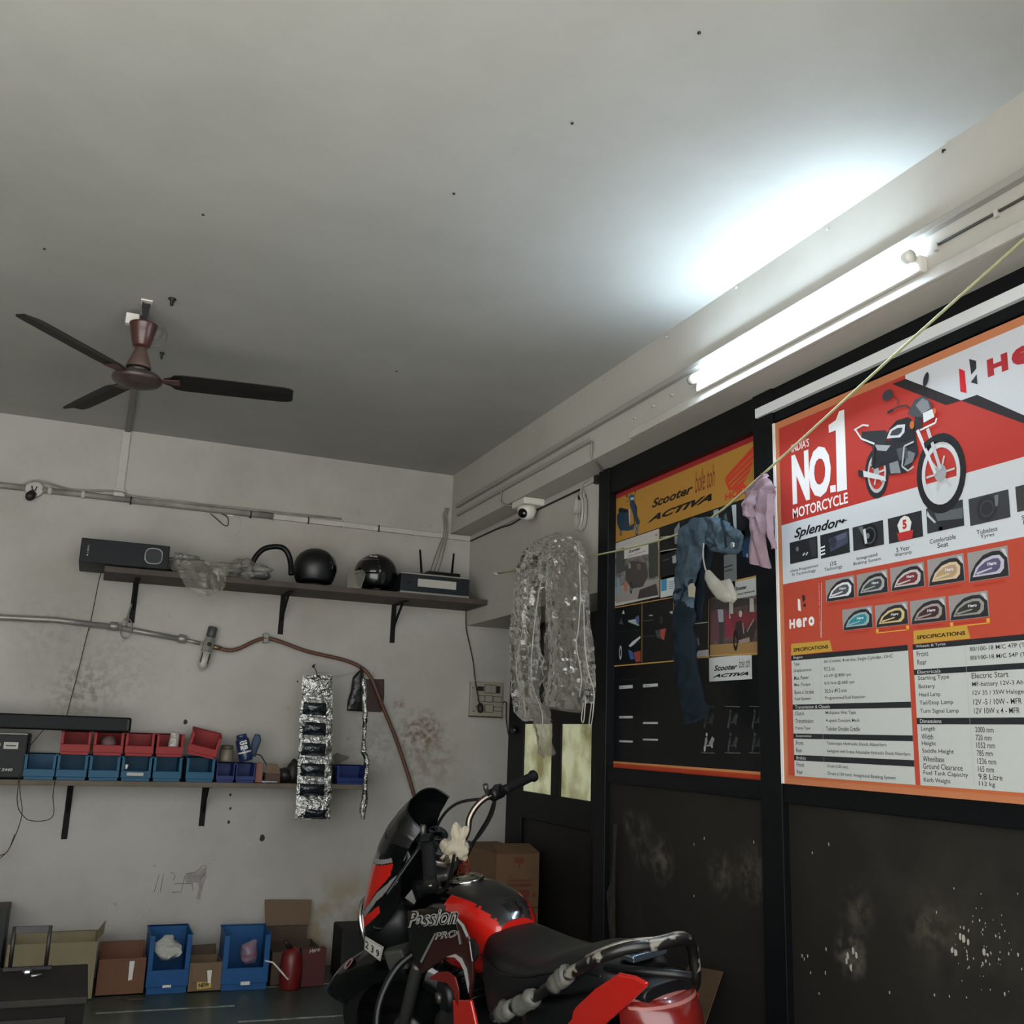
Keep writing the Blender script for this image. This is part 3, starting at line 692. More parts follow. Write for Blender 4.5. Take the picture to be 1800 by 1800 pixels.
# blue scooter printed on the banner
K = 'printed_scooter'
def ps(pts, h, lay): q.poly(K, [c3(*a) for a in pts], h, lay)
q.ell(K, c3(380, 925), 6, 14, '1c1f24', 2, ri=.7); q.ell(K, c3(380, 925), 4.2, 9.8, '8a9094', 3, ri=.6); q.ell(K, c3(380, 925), 2.6, 6, '50565a', 3)
q.ell(K, c3(228, 955), 4.2, 8, '1c1f24', 2, ri=.6); q.ell(K, c3(228, 955), 2.4, 5, '6d7276', 3)
ps([(190, 800), (215, 760), (300, 750), (310, 900), (360, 870), (345, 780), (315, 700), (320, 650), (350, 640), (385, 720), (385, 800), (412, 850), (405, 890), (370, 850), (350, 930), (300, 945), (220, 940), (195, 880)], '23384a', 4)
ps([(205, 745), (225, 722), (300, 740), (305, 770), (210, 765)], '17191c', 5); ps([(305, 740), (318, 738), (322, 870), (308, 870)], 'b9b0a0', 5)
ps([(300, 620), (330, 595), (362, 600), (355, 650), (320, 655)], '2c4f68', 5); ps([(322, 630), (352, 620), (355, 645), (328, 652)], '9fb2be', 6)
q.line(K, [c3(315, 660), c3(280, 665)], 1, '1a1b1d', 6); q.ell(K, c3(288, 610), 2.5, 3, '1a1b1d', 6); q.ell(K, c3(370, 570), 1.6, 3.5, '1a1b1d', 6)
# collage of photographs
Kp = 'collage_photo'
def cell(i, tl, br, h, cc=c3, lay=1): return q.rect('%s#%s' % (Kp, i), cc(*tl), cc(*br), h, lay)
def pc(i, pts, h, lay=2, cc=c3): q.poly('%s#%s' % (Kp, i), [cc(*a) for a in pts], h, lay)
urect('printed_grid', yl, zg, 3.36, z(*c4(158, 625)), '0b0c0e', 1)
urect('printed_grid', 3.26, z(*c4(1015, 20))+.2, yr, z(*c4(1015, 545)), '0b0c0e', 1)
for cc, a, c_, w_ in ((c4, (406, 40), (406, 590), 1.4), (c4, (692, 20), (695, 575), 1.6), (c4, (155, 622), (700, 575), 2.2), (c4, (155, 95), (690, 0), 1.6), (c3, (600, 930), (600, 1575), 1.2), (c4, (1012, 20), (1008, 540), 1.6), (c4, (898, 545), (1015, 538), 3), (c4, (1015, 530), (1452, 505), 1.6)): q.line('printed_grid', [cc(*a), cc(*c_)], w_, 'b98f4f', 4)
cell(0, (172, 1066), (592, 1575), 'b5b1aa', lay=2)
qm = q.mb('collage_photo#0'); qm.poly([q.p(*c3(*a_), 2.6) for a_ in ((176, 1210), (590, 1110), (590, 1530), (176, 1620))], photo_ink('street', '8a8782', '4a4846'))
pc(0, [(182, 1130), (270, 1100), (270, 1330), (182, 1360)], '4a4a48', 3); pc(0, [(490, 1055), (585, 1050), (585, 1380), (500, 1400)], '3b3e3a', 3); pc(0, [(262, 1100), (495, 1050), (495, 1165), (262, 1215)], 'c4c2bc', 5)
q.text('%s#0' % Kp, 'Scooter', c3(305, 1160), c3(420, 1095), '1c1b19', 6, shear=.35, bold=.03); q.text('%s#0' % Kp, 'ACTIVA', c3(285, 1197), c3(465, 1135), '1c1b19', 6, shear=.4, bold=.04)
pc(0, [(270, 1290), (330, 1230), (470, 1250), (490, 1380), (440, 1480), (330, 1500), (280, 1420)], '45403e', 4); pc(0, [(182, 1480), (590, 1400), (590, 1560), (182, 1640)], '8d8883', 3); pc(0, [(410, 1510), (570, 1450), (590, 1560), (390, 1600)], '3a3838', 5)
q.ell('%s#0' % Kp, c3(330, 1490), 5, 12, '1d1c1c', 6, ri=.6); pc(0, [(190, 1400), (215, 1390), (215, 1560), (195, 1570)], '7595a5', 5); pc(0, [(260, 1440), (295, 1430), (290, 1520), (262, 1525)], 'a06a58', 5); pc(0, [(300, 1260), (320, 1250), (330, 1300), (305, 1310)], '8a8684', 6); pc(0, [(380, 1270), (420, 1255), (425, 1310), (390, 1320)], '6e5a50', 6)
q.line('%s#0' % Kp, [c3(560, 995), c3(570, 975), c3(578, 990)], 2, '6b2d2a', 5)
cell(1, (612, 912), (760, 1000), '101314', lay=2); cell(2, (612, 1010), (760, 1130), '0d1011', lay=2); cell(3, (612, 1150), (760, 1380), '101315', lay=2)
pc(3, [(720, 1190), (760, 1170), (760, 1250), (725, 1255)], '9a9fa0', 3); q.line('%s#3' % Kp, [c3(630, 1230), c3(690, 1215)], 2, '4b5052', 3); pc(1, [(740, 930), (790, 860), (800, 1080), (745, 1070)], '777b80', 3)
for a, c in (((610, 1008), (760, 985)), ((610, 1142), (765, 1115))): q.line('printed_grid', [c3(*a), c3(*c)], 1.3, 'c9c6bb', 4)
cell(4, (608, 1395), (745, 1560), 'bfc4c6', lay=2); pc(4, [(615, 1415), (668, 1405), (668, 1515), (615, 1525)], '3f82a8', 3)
for k in range(4): q.line('%s#4' % Kp, [c3(685, 1440+20*k), c3(735, 1430+20*k)], 1.2, '6d7275', 3)
# right hand cells
cell(5, (1115, 750), (1165, 850), '8f9a9c', lay=2); cell(6, (1170, 720), (1290, 900), '15191c', lay=2); cell(7, (1340, 670), (1420, 1000), '15181b', lay=2); cell(8, (1345, 960), (1495, 1240), '11171d', lay=2)
pc(6, [(1290, 700), (1335, 690), (1338, 940), (1310, 900)], 'aeb4b6', 3); pc(6, [(1215, 800), (1240, 770), (1255, 860), (1225, 880)], '50585c', 3); pc(8, [(1380, 1060), (1460, 1000), (1480, 1180), (1400, 1200)], '24405c', 3); pc(8, [(1430, 1170), (1450, 1160), (1450, 1200), (1435, 1200)], '8fa0a8', 4)
cell(9, (1215, 1180), (1340, 1420), '6f7371', lay=2); q.line('%s#9' % Kp, [c3(1215, 1300), c3(1300, 1270)], 2, '2a2d2e', 3); q.line('%s#9' % Kp, [c3(1225, 1335), c3(1300, 1312)], 2, '2a2d2e', 3)
cell(10, (1325, 1420), (1528, 1560), 'b9bab5', lay=3); urect('%s#10' % Kp, q.p(*c3(1325, 1440), 0).y, z(*c3(1345, 1412)), q.p(*c3(1528, 1390), 0).y, z(*c3(1345, 1430)), 'b08d4d', 4)
q.text('%s#10' % Kp, 'Scooter', c3(1330, 1520), c3(1440, 1462), '1c1c1b', 5, shear=.35, bold=.03); q.text('%s#10' % Kp, 'ACTIVA', c3(1335, 1565), c3(1510, 1515), '1c1c1b', 5, shear=.4, bold=.04)
# lower row, left
cell(11, (163, 97), (396, 600), '0c0e10', c4, 2); cell(12, (415, 40), (683, 575), '0b0d0e', c4, 2)
for pts, h in (([(280, 210), (350, 195), (372, 165), (380, 260), (330, 240), (285, 225)], '9aa0a4'), ([(225, 150), (240, 115), (250, 150)], 'b5b9bb'), ([(285, 440), (320, 400), (390, 350), (395, 365), (330, 430), (300, 450)], 'b5b9bb'), ([(280, 470), (320, 490), (340, 560), (300, 560)], '36578a'), ([(330, 500), (395, 480), (395, 580), (350, 585)], '8a3f36'), ([(200, 240), (220, 180), (240, 250)], '3d4144'), ([(345, 180), (378, 170), (378, 250), (360, 240)], '4a5c80')): pc(11, pts, h, 3, c4)
q.ell('%s#11' % Kp, c4(212, 500), 5.5, 14, 'a8adaf', 3, ri=.55); q.line('%s#11' % Kp, [c4(170, 310), c4(390, 300)], 1.2, '2c3032', 3)
for pts, h in (([(525, 300), (625, 280), (605, 390), (540, 360)], '3b3c42'), ([(575, 290), (625, 280), (605, 390), (570, 350)], '9a4438'), ([(655, 130), (683, 125), (683, 150), (665, 145)], 'a9adae'), ([(470, 160), (505, 158), (505, 168), (470, 170)], '9ea2a3')): pc(12, pts, h, 3, c4)
q.ell('%s#12' % Kp, c4(580, 205), 6, 7, '33373a', 3, ri=.5); q.line('%s#12' % Kp, [c4(420, 215), c4(510, 205)], 1.4, '4d5254', 3); q.line('%s#12' % Kp, [c4(420, 355), c4(525, 348)], 1.2, '44484a', 3)
# lower row, right
cell(13, (885, 10), (1005, 235), '0f1316', c4, 2); cell(14, (885, 245), (1003, 470), '10141a', c4, 2); cell(15, (898, 485), (1010, 530), 'a9adad', c4, 2); cell(16, (1022, 10), (1450, 520), '6f5d50', c4, 2); q.mb('collage_photo#16').poly([q.p(*c4(*a_), 2.6) for a_ in ((1024, 30), (1450, 20), (1450, 400), (1024, 430))], photo_ink('gate', '6a5650', '2e2626'))
pc(14, [(890, 390), (915, 360), (930, 430), (890, 440)], '7a6a76', 3, c4); q.line('%s#13' % Kp, [c4(885, 70), c4(950, 60)], 2, '50565a', 3); q.line('printed_grid', [c4(880, 240), c4(1003, 225)], 1.6, 'bcbbb4', 4)
for pts, h in (([(1022, 10), (1450, 10), (1450, 60), (1022, 130)], '3a3434'), ([(1030, 120), (1150, 100), (1240, 140), (1240, 350), (1030, 400)], '5a3a40'), ([(1160, 170), (1235, 160), (1235, 350), (1170, 370)], '7a2f3c'), ([(1090, 110), (1140, 110), (1145, 220), (1130, 230), (1100, 220)], '8b8f92'), ([(1100, 230), (1150, 220), (1140, 430), (1110, 430)], '3a3638'),
               ([(1195, 20), (1230, 20), (1230, 190), (1195, 190)], '9d9a90'), ([(1380, 10), (1415, 10), (1425, 180), (1380, 190)], 'a5a196'), ([(1385, 130), (1428, 130), (1428, 190), (1385, 190)], '8f3436'), ([(1200, 150), (1450, 130), (1450, 220), (1250, 330)], '6a2f33'), ([(1240, 330), (1260, 220), (1310, 210), (1330, 300), (1400, 260), (1430, 200), (1445, 250), (1410, 380), (1280, 420)], '352c2c'), ([(1022, 430), (1450, 400), (1450, 520), (1022, 530)], '8d7048')): pc(16, pts, h, 3, c4)
q.ell('%s#16' % Kp, c4(1255, 390), 6.5, 17, '1a1717', 6, ri=.55); q.ell('%s#16' % Kp, c4(1300, 150), 4.5, 5.5, 'a39d94', 6); pc(16, [(1280, 390), (1380, 360), (1385, 400), (1290, 425)], '8a7a70', 6, c4); q.line('%s#16' % Kp, [c4(1320, 230), c4(1330, 330)], 2, '9a8f86', 6); q.line('%s#16' % Kp, [c4(1420, 200), c4(1360, 310)], 2, '8f857d', 6)
# white name card
K = 'name_card'
q.rect(K, c4(1013, 550), c4(1402, 738), 'b9bdbc', 3)
q.text(K, 'Scooter', c4(1058, 668), c4(1270, 598), '121212', 4, shear=.35, bold=.03); q.text(K, 'bole toh', c4(1285, 640), c4(1382, 545), '2a2a2a', 4, shear=.3); q.text(K, 'ACTIVA', c4(1045, 728), c4(1368, 672), '121212', 4, shear=.45, bold=.05)
# specification bars and fine print
K = 'specification_print'
for (x0, y0, x1, y1, n) in ((200, 800, 322, 822, 'Engine'), (200, 1073, 322, 1093, 'Chassis'), (200, 1292, 322, 1313, 'Brakes'), (415, 787, 550, 806, 'Dimensions'), (415, 1127, 550, 1146, 'Suspension'), (415, 1277, 550, 1296, 'Electrical')):
    a, c = q.rect(K, c4(x0, y0), c4(x1, y1), 'b3b7b6', 2); hh = abs(a.z-c.z)
    q.mb(K).text(n, V((a.x-.0004, a.y-.004, min(a.z, c.z)+hh*.25)), V((0, -1, 0)), V((0, 0, 1)), .006*len(n)*.9, hh*.5, ink('3c3f40'))
q.text(K, 'Technical Specifications', c4(202, 752), c4(385, 733), '8a8e8e', 2)
for x, ys in ((205, [860, 880, 940, 962, 990, 1120, 1140, 1200, 1240]), (285, [858, 878, 940, 960, 990, 1120, 1140, 1190, 1240]), (418, [850, 878, 905, 960, 985, 1030, 1060, 1190, 1218, 1335]), (515, [850, 878, 905, 930, 958, 985, 1040, 1065, 1190, 1218, 1340])):
    for y in ys: q.line(K, [c4(x, y), c4(x+45, y-1)], .9, '1d2322', 2)
K = 'colour_scooter_picture'
for ci, (cx, w) in enumerate(((1000, 75), (1215, 90), (1435, 75))):
    for ri, cy in enumerate((1090, 1300)):
        pn = '%s#%d%d' % (K, ci, ri); bright = (ci == 0 and ri == 1); h1, h2 = ('9a9f9d', '7b807e') if bright else ('3b403f', '2e3433')
        for pts in ([(cx-35, cy+70), (cx-22, cy-30), (cx-5, cy-40), (cx-2, cy+10), (cx-12, cy+30), (cx-18, cy+90)], [(cx+10, cy+20), (cx+40, cy-45), (cx+62, cy-20), (cx+48, cy+20), (cx+25, cy+45)], [(cx-10, cy+35), (cx+50, cy+25), (cx+45, cy+45), (cx-8, cy+50)]):
            q.poly(pn, [c4(*a) for a in pts], h2, 2)
        q.ell(pn, c4(cx-28, cy+68), 2, 5.5, h1, 3); q.ell(pn, c4(cx-8, cy-60), 2.6, 3, h1, 3); q.ell(pn, c4(cx+40, cy+50), 2, 2.5, h1, 3)
    for y in (985, 1405): q.line('colour_scooter_picture#%d%d' % (ci, 0 if y < 1000 else 1), [c4(cx-60, y), c4(cx+w-10, y+4)], 1, '5c6160', 3)
q.build(act)
# ------------------------------------------------------------------ ceiling fan
fx, fy = .023, 3.967
fan = thing('ceiling_fan', 'brown three blade ceiling fan hanging from the ceiling', 'fan', (fx, fy, 2.6))
M_brn = mat('fan_brown', '4a2a26', rough=.3, noise_amt=.3, noise_scale=20)
M_fblade = mat('fan_blade', '191715', rough=.55, spec=.3, noise_amt=.4, noise_scale=10)
M_dark = mat('dark_steel', '201c1a', rough=.5, metal=.3)
def L(prof, m, n=24): return MB().lathe(prof, m, T((fx, fy, 0)), n)
zc = ZC
b = MB(); b.box((fx-.022, fy-.022, zc-.006), (fx+.022, fy+.022, zc), M_white); b.tube([(fx-.012, fy, zc-.004), (fx-.012, fy, zc-.03)], .004, M_dark); b.build('ceiling_plate', parent=fan)
b = MB(); b.prism([(fx-.016, fy-.004, zc-.01), (fx+.016, fy-.004, zc-.01), (fx+.007, fy-.004, zc-.10), (fx-.009, fy-.004, zc-.10)], (0, .008, 0), M_dark); b.build('hanger_hook', parent=fan)
b = L([(.013, zc-.09), (.013, zc-.30)], M_brn, 12); b.build('down_rod', parent=fan)
L([(.03, zc-.195), (.034, zc-.19), (.047, zc-.13), (.052, zc-.105), (.055, zc-.1), (.05, zc-.1), (.044, zc-.13), (.02, zc-.18)], M_brn).build('upper_canopy', parent=fan)
L([(.016, zc-.198), (.022, zc-.205), (.040, zc-.255), (.047, zc-.275), (.047, zc-.285), (.038, zc-.275)], mat('fan_dust', '5a4640', rough=.6, noise_amt=.3, noise_scale=30)).build('lower_canopy', parent=fan)
L([(.012, zc-.275), (.034, zc-.285), (.034, zc-.298), (.02, zc-.305)], mat('fan_bare_metal', '8a8782', rough=.3, metal=.8)).build('bearing', parent=fan)
L([(0, zc-.297), (.05, zc-.299), (.082, zc-.312), (.094, zc-.325), (.094, zc-.336), (.086, zc-.345), (.07, zc-.349), (.068, zc-.353), (.04, zc-.36), (0, zc-.362)], mat('fan_motor', '2c2220', rough=.4, noise_amt=.4, noise_scale=14, col2='3d3330'), 36).build('motor_housing', parent=fan)
zb = zc-.325
for ang in (None,)*0: pass
for px, py in ((62, 566), (509, 695), (122, 722)):
    e = at(px, py, 2, zb); d = (e-V((fx, fy, zb))); d.z = 0; d.normalize(); n = V((-d.y, d.x, 0)); o = V((fx, fy, zb))
    ln = .60; b = MB()
    prof = [(.10, .018), (.125, .03), (.14, .05), (.17, .056), (.30, .057), (.45, .056), (.56, .054), (.585, .05), (ln, .036)]
    top = []; bot = []
    secs = []
    for s_, w in prof:
        tw = .22
        A = o+d*s_+n*w+V((0, 0, -w*tw)); B = o+d*s_-n*w+V((0, 0, w*tw)); C_ = o+d*s_+V((0, 0, .006))
        secs.append([A+V((0, 0, .0015)), C_+V((0, 0, .0015)), B+V((0, 0, .0015)), B-V((0, 0, .0015)), C_-V((0, 0, .0015)), A-V((0, 0, .0015))])
    b.loft(secs, M_fblade, smooth=False)
    bl = b.build('blade', parent=fan)
    b = MB(); b.prism([o+d*.075+n*.016, o+d*.16+n*.03, o+d*.16-n*.03, o+d*.075-n*.016], (0, 0, -.004), M_brn); b.build('blade_iron', parent=bl)
b = MB(); b.cbox((fx-.045, fy+.03, zc-.075), (.05, .03, .045), M_white); b.build('terminal_box', parent=fan, bevel=.003)
b = MB(); P = [(fx+.03, fy, zc-.1), (fx+.07, fy, zc-.095), (fx+.09, fy, zc-.13), (fx+.075, fy, zc-.17), (fx+.03, fy, zc-.19)]; b.tube(smooth_path(P), .003, mat('grey_cable', '4f4c48', rough=.6)); b.tube(smooth_path([(fx+.045, fy-.01, zc-.1), (fx+.072, fy-.01, zc-.12), (fx+.06, fy-.01, zc-.15), (fx+.038, fy-.01, zc-.165)]), .003, MATS['grey_cable']); b.build('wire', parent=fan)
for i, (px, py, s_, lb) in enumerate(((303, 525, .016, 'dark bolt stub in the ceiling nearest above the fan'), (285, 620, .011, 'small dark bolt stub in the ceiling behind the fan'))):
    p = at(px, py, 2, ZC); b = MB(); b.lathe([(s_, 0), (s_*.9, -.006), (s_*.5, -.01), (s_*.4, -.03), (0, -.032)], M_dark, T(p), 8); tag(b.build('bolt_stub'), lb, 'bolt')
for i, (px, py) in enumerate([(798, 340), (1006, 216), (697, 652), (357, 377), (1229, 57), (78, 437)]):
    p = at(px, py, 2, ZC); b = MB(); b.lathe([(.0045, 0), (.0045, -.003), (0, -.004)], M_dark, T(p), 7); tag(b.build('ceiling_nail'), 'tiny nail head in the ceiling, ' + ['left of the glow of the tube light', 'halfway between fan and top edge', 'low, between the fan and the beam', 'straight above the fan in the photo', 'highest of all, near the top edge', 'far left above the fan blade tip'][i], 'nail', 'nails in the ceiling')
for i, (px, py) in enumerate([(998, 710), (1661, 265), (1297, 505), (1457, 402), (1175, 592), (1062, 667), (933, 752), (875, 790)]):
    p = at(px, py, 0, XB-.001); b = MB(); b.tube([p+V((.002, 0, .003)), p+V((-.008, 0, 0)), p+V((-.009, 0, -.008))], .003, M_dark if i == 1 else M_pvc, 6); tag(b.build('wall_hook'), ['small hook on the beam, third from the far corner', 'dark hook on the beam nearest the right edge', 'small hook on the beam above the middle of the tube light', 'small hook on the beam above the right half of the tube light', 'small hook on the beam just left of the tube light', 'small hook on the beam, fourth from the far corner', 'small hook on the beam, second from the far corner', 'small hook on the beam nearest the far corner'][i], 'hook', 'hooks along the beam')

# ------------------------------------------------------------------ conduits and casings
cp = thing('cable_conduit', 'long painted conduit running across the back wall below the ceiling', 'conduit', (.6, YB, 2.52))
M_pvc2 = mat('painted_conduit', '8f8b84', rough=.55, noise_amt=.35, noise_scale=9, col2='6f6a63')
def pipe_run(a, c, r, m=M_pvc2, d=.02):
    b = MB(); b.tube([ab(*a, d), ab(*c, d)], r, m, 10); return b
z0 = 2.525
b = MB(); b.tube([(-.70, YB-.02, z0), (-.46, YB-.02, z0)], .017, M_pvc2, 10); b.build('pipe', parent=cp)
b = MB(); b.tube([(-.38, YB-.02, z0), (.10, YB-.02, z0)], .017, M_pvc2, 10); b.build('pipe', parent=cp)
b = MB(); b.tube([(.08, YB-.022, z0), (.88, YB-.022, z0)], .02, M_pvc2, 10); b.build('pipe', parent=cp)
b = MB(); b.box((.86, YB-.022, z0-.016), (2.149, YB-.0005, z0+.016), M_pvc); b.build('flat_casing', parent=cp, bevel=.003)
b = MB(); b.lathe([(.045, 0), (.047, .03), (.04, .036), (0, .036)], M_pvc, axisM((-.417, YB, z0), (0, -1, 0)), 20)
jb = b.build('junction_box', parent=cp)
b = MB(); b.tube([(-.43, YB-.04, z0+.012), (-.425, YB-.045, z0-.012), (-.41, YB-.045, z0-.012), (-.405, YB-.04, z0+.012)], .003, M_dark, 6); b.lathe([(.0, .0), (.022, .004), (.026, .03), (.018, .05), (0, .052)], M_dark, axisM((-.42, YB-.035, z0-.025), (-.3, -.5, -.7)), 14); b.build('bulb_holder', parent=jb)
for px in (230, 442):
    p = ab(px, 880, 0); b = MB(); b.lathe([(.026, -.004), (.027, 0), (.026, .004)], M_dark, axisM((p.x, YB-.018, z0), (1, 0, 0)), 14); b.build('cable_tie', parent=cp)
for px in (88, 147): p = ab(px, 865, 0); b = MB(); b.lathe([(.021, -.01), (.023, 0), (.021, .01)], M_pvc, axisM((p.x, YB-.02, z0), (1, 0, 0)), 12); b.build('coupler', parent=cp)
b = MB(); b.tube(smooth_path([ab(40, 852, .03), ab(62, 845, .05), ab(85, 850, .04), ab(130, 861, .03), ab(210, 864, .03), ab(245, 874, .035), ab(450, 897, .04), ab(600, 912, .03)]), .005, M_pvc2, 6); b.build('loose_cable', parent=cp)
for px in range(480, 790, 62):
    p = ab(px, 905, 0); b = MB(); b.box((p.x-.004, YB-.026, z0-.02), (p.x+.004, YB-.0005, z0+.02), M_dark if px % 4 else M_pvc); b.build('clip', parent=cp)
fc = thing('ceiling_casing', 'flat white cable casing from the fan down the back wall', 'casing', (.02, YB, 2.57))
b = MB(); b.box((-.006, YB-.014, z0+.02), (.038, YB-.0005, ZC-.012), M_pvc); b.build('wall_section', parent=fc, bevel=.002)
b = MB(); b.box((.005, fy+.12, ZC-.014), (.035, YB-.014, ZC-.0005), mat('ceiling_casing', '6f6d67', rough=.7)); b.build('ceiling_section', parent=fc, bevel=.002)
b = MB(); b.cbox((.016, YB-.018, z0+.03), (.06, .02, .05), M_pvc); b.build('joint_cover', parent=fc, bevel=.003)
# wire stub with round mark
ws = thing('wire_stub', 'bare looped wires hanging below the conduit beside a round mark', 'wire', ab(400, 925))
b = MB(); b.tube(smooth_path([ab(370, 903, .015), ab(384, 915, .012), ab(392, 922, .01), ab(400, 924, .004), ab(400, 910, .012), ab(388, 902, .015)]), .0028, M_dark, 6); b.build('wire', parent=ws)
b = MB(); b.cbox(ab(405, 905, .008), (.034, .014, .016), M_white); b.build('connector', parent=ws, bevel=.002)
b = MB(); c = ab(402, 922, .0008); b.tube([c+V((.072*math.cos(R(a)), 0, .072*math.sin(R(a)))) for a in range(-120, 95, 12)], .0035, M_pvc, 6, flat=.25); b.build('round_mark', parent=ws)
# casings on the beam and right wall
M_pvc3 = mat('grey_casing', '928f88', rough=.6)
bc = thing('beam_casing', 'white cable casings running along the face of the beam', 'casing', (XB, 3.5, 2.6))
b = MB(); b.box((XB-.026, YF+.1, 2.690), (XB-.0005, 5.77, 2.712), M_pvc3); b.build('upper_casing', parent=bc, bevel=.003)
b = MB(); b.box((XB-.016, YF+.1, 2.548), (XB-.0005, 3.56, 2.584), M_pvc); b.build('lower_casing', parent=bc, bevel=.003)
b = MB(); b.box((XB-.018, 3.925, 2.634), (XB-.0005, 5.76, 2.652), M_pvc3); b.build('middle_casing', parent=bc, bevel=.002)
b = MB(); b.tube(smooth_path([V((XB-.012, 3.925, 2.64)), V((XB-.02, 3.90, 2.61)), V((XB-.012, 3.915, 2.56)), V((XB+.02, 3.93, 2.543)), V((XW-.02, 4.05, 2.54))]), .005, M_pvc2, 6); b.build('drop_cable', parent=bc)
b = MB(); b.tube([(XB-.006, 1.86, 2.648), (XB-.006, YF+.1, 2.636)], .004, mat('grey_cable', '4f4c48'), 6); b.build('thin_cable', parent=bc)
for y in (1.86, 1.66, 1.52): b = MB(); b.box((XB-.012, y-.006, 2.632), (XB-.0005, y+.006, 2.654), M_pvc); b.build('clip', parent=bc)
for px, py in ((1117, 735), (1150, 714), (1182, 694)):
    p = at(px, py, 0, XB); b = MB(); b.tube([p+V((-.002, .012, .002)), p+V((-.006, 0, 0)), p+V((-.002, -.012, -.004))], .004, M_pvc, 6); b.build('clip', parent=bc)
cw = thing('corner_cables', 'thin grey cables running down the room corner to the router', 'cable', ab(790, 930))
for off in (0, .012, .024):
    b = MB(); b.tube(smooth_path([V((1.99-off, YB-.012, 2.71)), V((1.975-off, YB-.012, 2.66)), V((1.985-off, YB-.014, 2.60)), V((1.98-off, YB-.03, 2.53)), V((1.965-off*1.5, YB-.04, 2.46)), V((1.93-off*2, YB-.1, 2.36)), V((1.87-off*2, YB-.2, 2.245))]), .004, M_pvc2, 6); b.build('cable', parent=cw)
rc = thing('wall_cable', 'thin pair of cables along the right wall under the beam', 'cable', (XW, 5, 2.5))
b = MB(); b.box((XW-.012, 4.13, 2.512), (XW-.0005, 5.89, 2.530), M_pvc); b.build('casing', parent=rc, bevel=.002)
b = MB(); b.tube(smooth_path([V((XW-.008, 5.88, 2.510)), V((XW-.008, 5.4, 2.506)), V((XW-.01, 5.2, 2.494)), V((XW-.008, 4.98, 2.506)), V((XW-.008, 4.75, 2.508)), V((XW-.008, 4.3, 2.508))]), .005, M_dark, 6); b.build('cable', parent=rc)
# surveillance camera
sc = thing('security_camera', 'white turret security camera under the beam', 'camera', (XB+.06, 4.80, 2.5))
b = MB(); b.box((XB+.004, 4.73, 2.51), (XB+.13, 4.90, ZS-.0005), M_white); b.build('base_box', parent=sc, bevel=.008)
b = MB(); b.lathe([(.05, 0), (.052, -.02), (.045, -.05), (.03, -.066), (0, -.072)], M_white, T((XB+.06, 4.815, 2.51)), 20); b.build('turret', parent=sc)
b = MB(); d = V((-.75, -.55, -.15)).normalized(); b.lathe([(.0, .058), (.022, .057), (.026, .05), (.026, .03)], mat('lens_black', '040405', rough=.12), axisM((XB+.06, 4.815, 2.475), d), 18); b.build('lens', parent=sc)
b = MB(); b.tube(smooth_path([V((XB-.008, 5.02, 2.64)), V((XB-.012, 5.03, 2.59)), V((XB-.008, 4.96, 2.545)), V((XB+.03, 4.90, 2.53))]), .005, M_pvc2, 6); b.build('cable', parent=sc)
# coil of cable
cl = thing('cable_coil', 'coil of grey cable hanging on the right wall beside the black frame', 'cable', (XW-.02, 4.26, 2.31))
b = MB()
for k in range(8):
    c = V((XW-.014-.003*k, 4.262+.004*(k % 3-1), 2.382)); b.tube([c+V((0, (.035+.003*(k % 4))*math.cos(R(a))+.004*k*.3, (.085+.004*(k % 3))*math.sin(R(a)))) for a in range(0, 361, 18)], .005, mat('coil_grey', '9a978f', rough=.45), 6)
b.build('coil', parent=cl)
b = MB(); b.tube(smooth_path([V((XW-.02, 4.262, 2.44)), V((XW-.02, 4.28, 2.48)), V((XW-.016, 4.265, 2.52)), V((XW-.012, 4.20, 2.535))]), .0038, MATS['coil_grey'], 6); b.tube(smooth_path([V((XW-.02, 4.262, 2.43)), V((XW-.02, 4.24, 2.47)), V((XW-.02, 4.262, 2.49)), V((XW-.02, 4.285, 2.47))]), .0038, MATS['coil_grey'], 6); b.build('lead', parent=cl)
b = MB(); b.lathe([(.022, -.012), (.024, 0), (.022, .012)], M_dark, axisM((XW-.02, 4.262, 2.455), (0, 0, 1)), 12, sx=.6); b.build('tie', parent=cl)
b = MB(); b.cbox((XW-.012, 4.118, 2.545-.03), (.022, .03, .04), M_dark); tag(b.build('cable_clamp'), 'small dark clamp at the top corner of the black frame', 'clamp')

# ------------------------------------------------------------------ upper shelf and what stands on it
SH = 2.09
us = thing('upper_shelf', 'long upper wooden wall shelf on iron brackets', 'shelf', (1.06, YB, 2.05))
M_brd = mat('dark_board', '4a3f36', rough=.7, noise_amt=.4, noise_scale=6, col2='332b25')
b = MB(); b.box((-.01, 5.545, 2.058), (2.146, YB-.001, SH), M_brd); b.build('board', parent=us, bevel=.002)
M_iron = mat('bracket_iron', '0f0d0c', rough=.7, spec=.2)
def bracket(parent, x, zt, zb, dep=.26, brace=True):
    g = MB(); g.box((x-.015, YB-.006, zb), (x+.015, YB-.001, zt), M_iron); g.box((x-.015, YB-dep, zt-.006), (x+.015, YB-.001, zt), M_iron)
    if brace: g.prism([(x-.006, YB-dep*.75, zt-.006), (x+.006, YB-dep*.75, zt-.006), (x+.006, YB-.008, zt-.15), (x-.006, YB-.008, zt-.15)], (0, .008, .008), M_iron)
    return g.build('bracket', parent=parent)
for px, pb, in ((235, 1095), (497, 1115), (693, 1130)):
    x = ab(px, 1060).x; bracket(us, x, 2.0575, ab(px-4, pb).z)
def bx(x0, x1, y0, y1, z0, z1, m): return MB().box((x0, y0, z0), (x1, y1, z1), m)
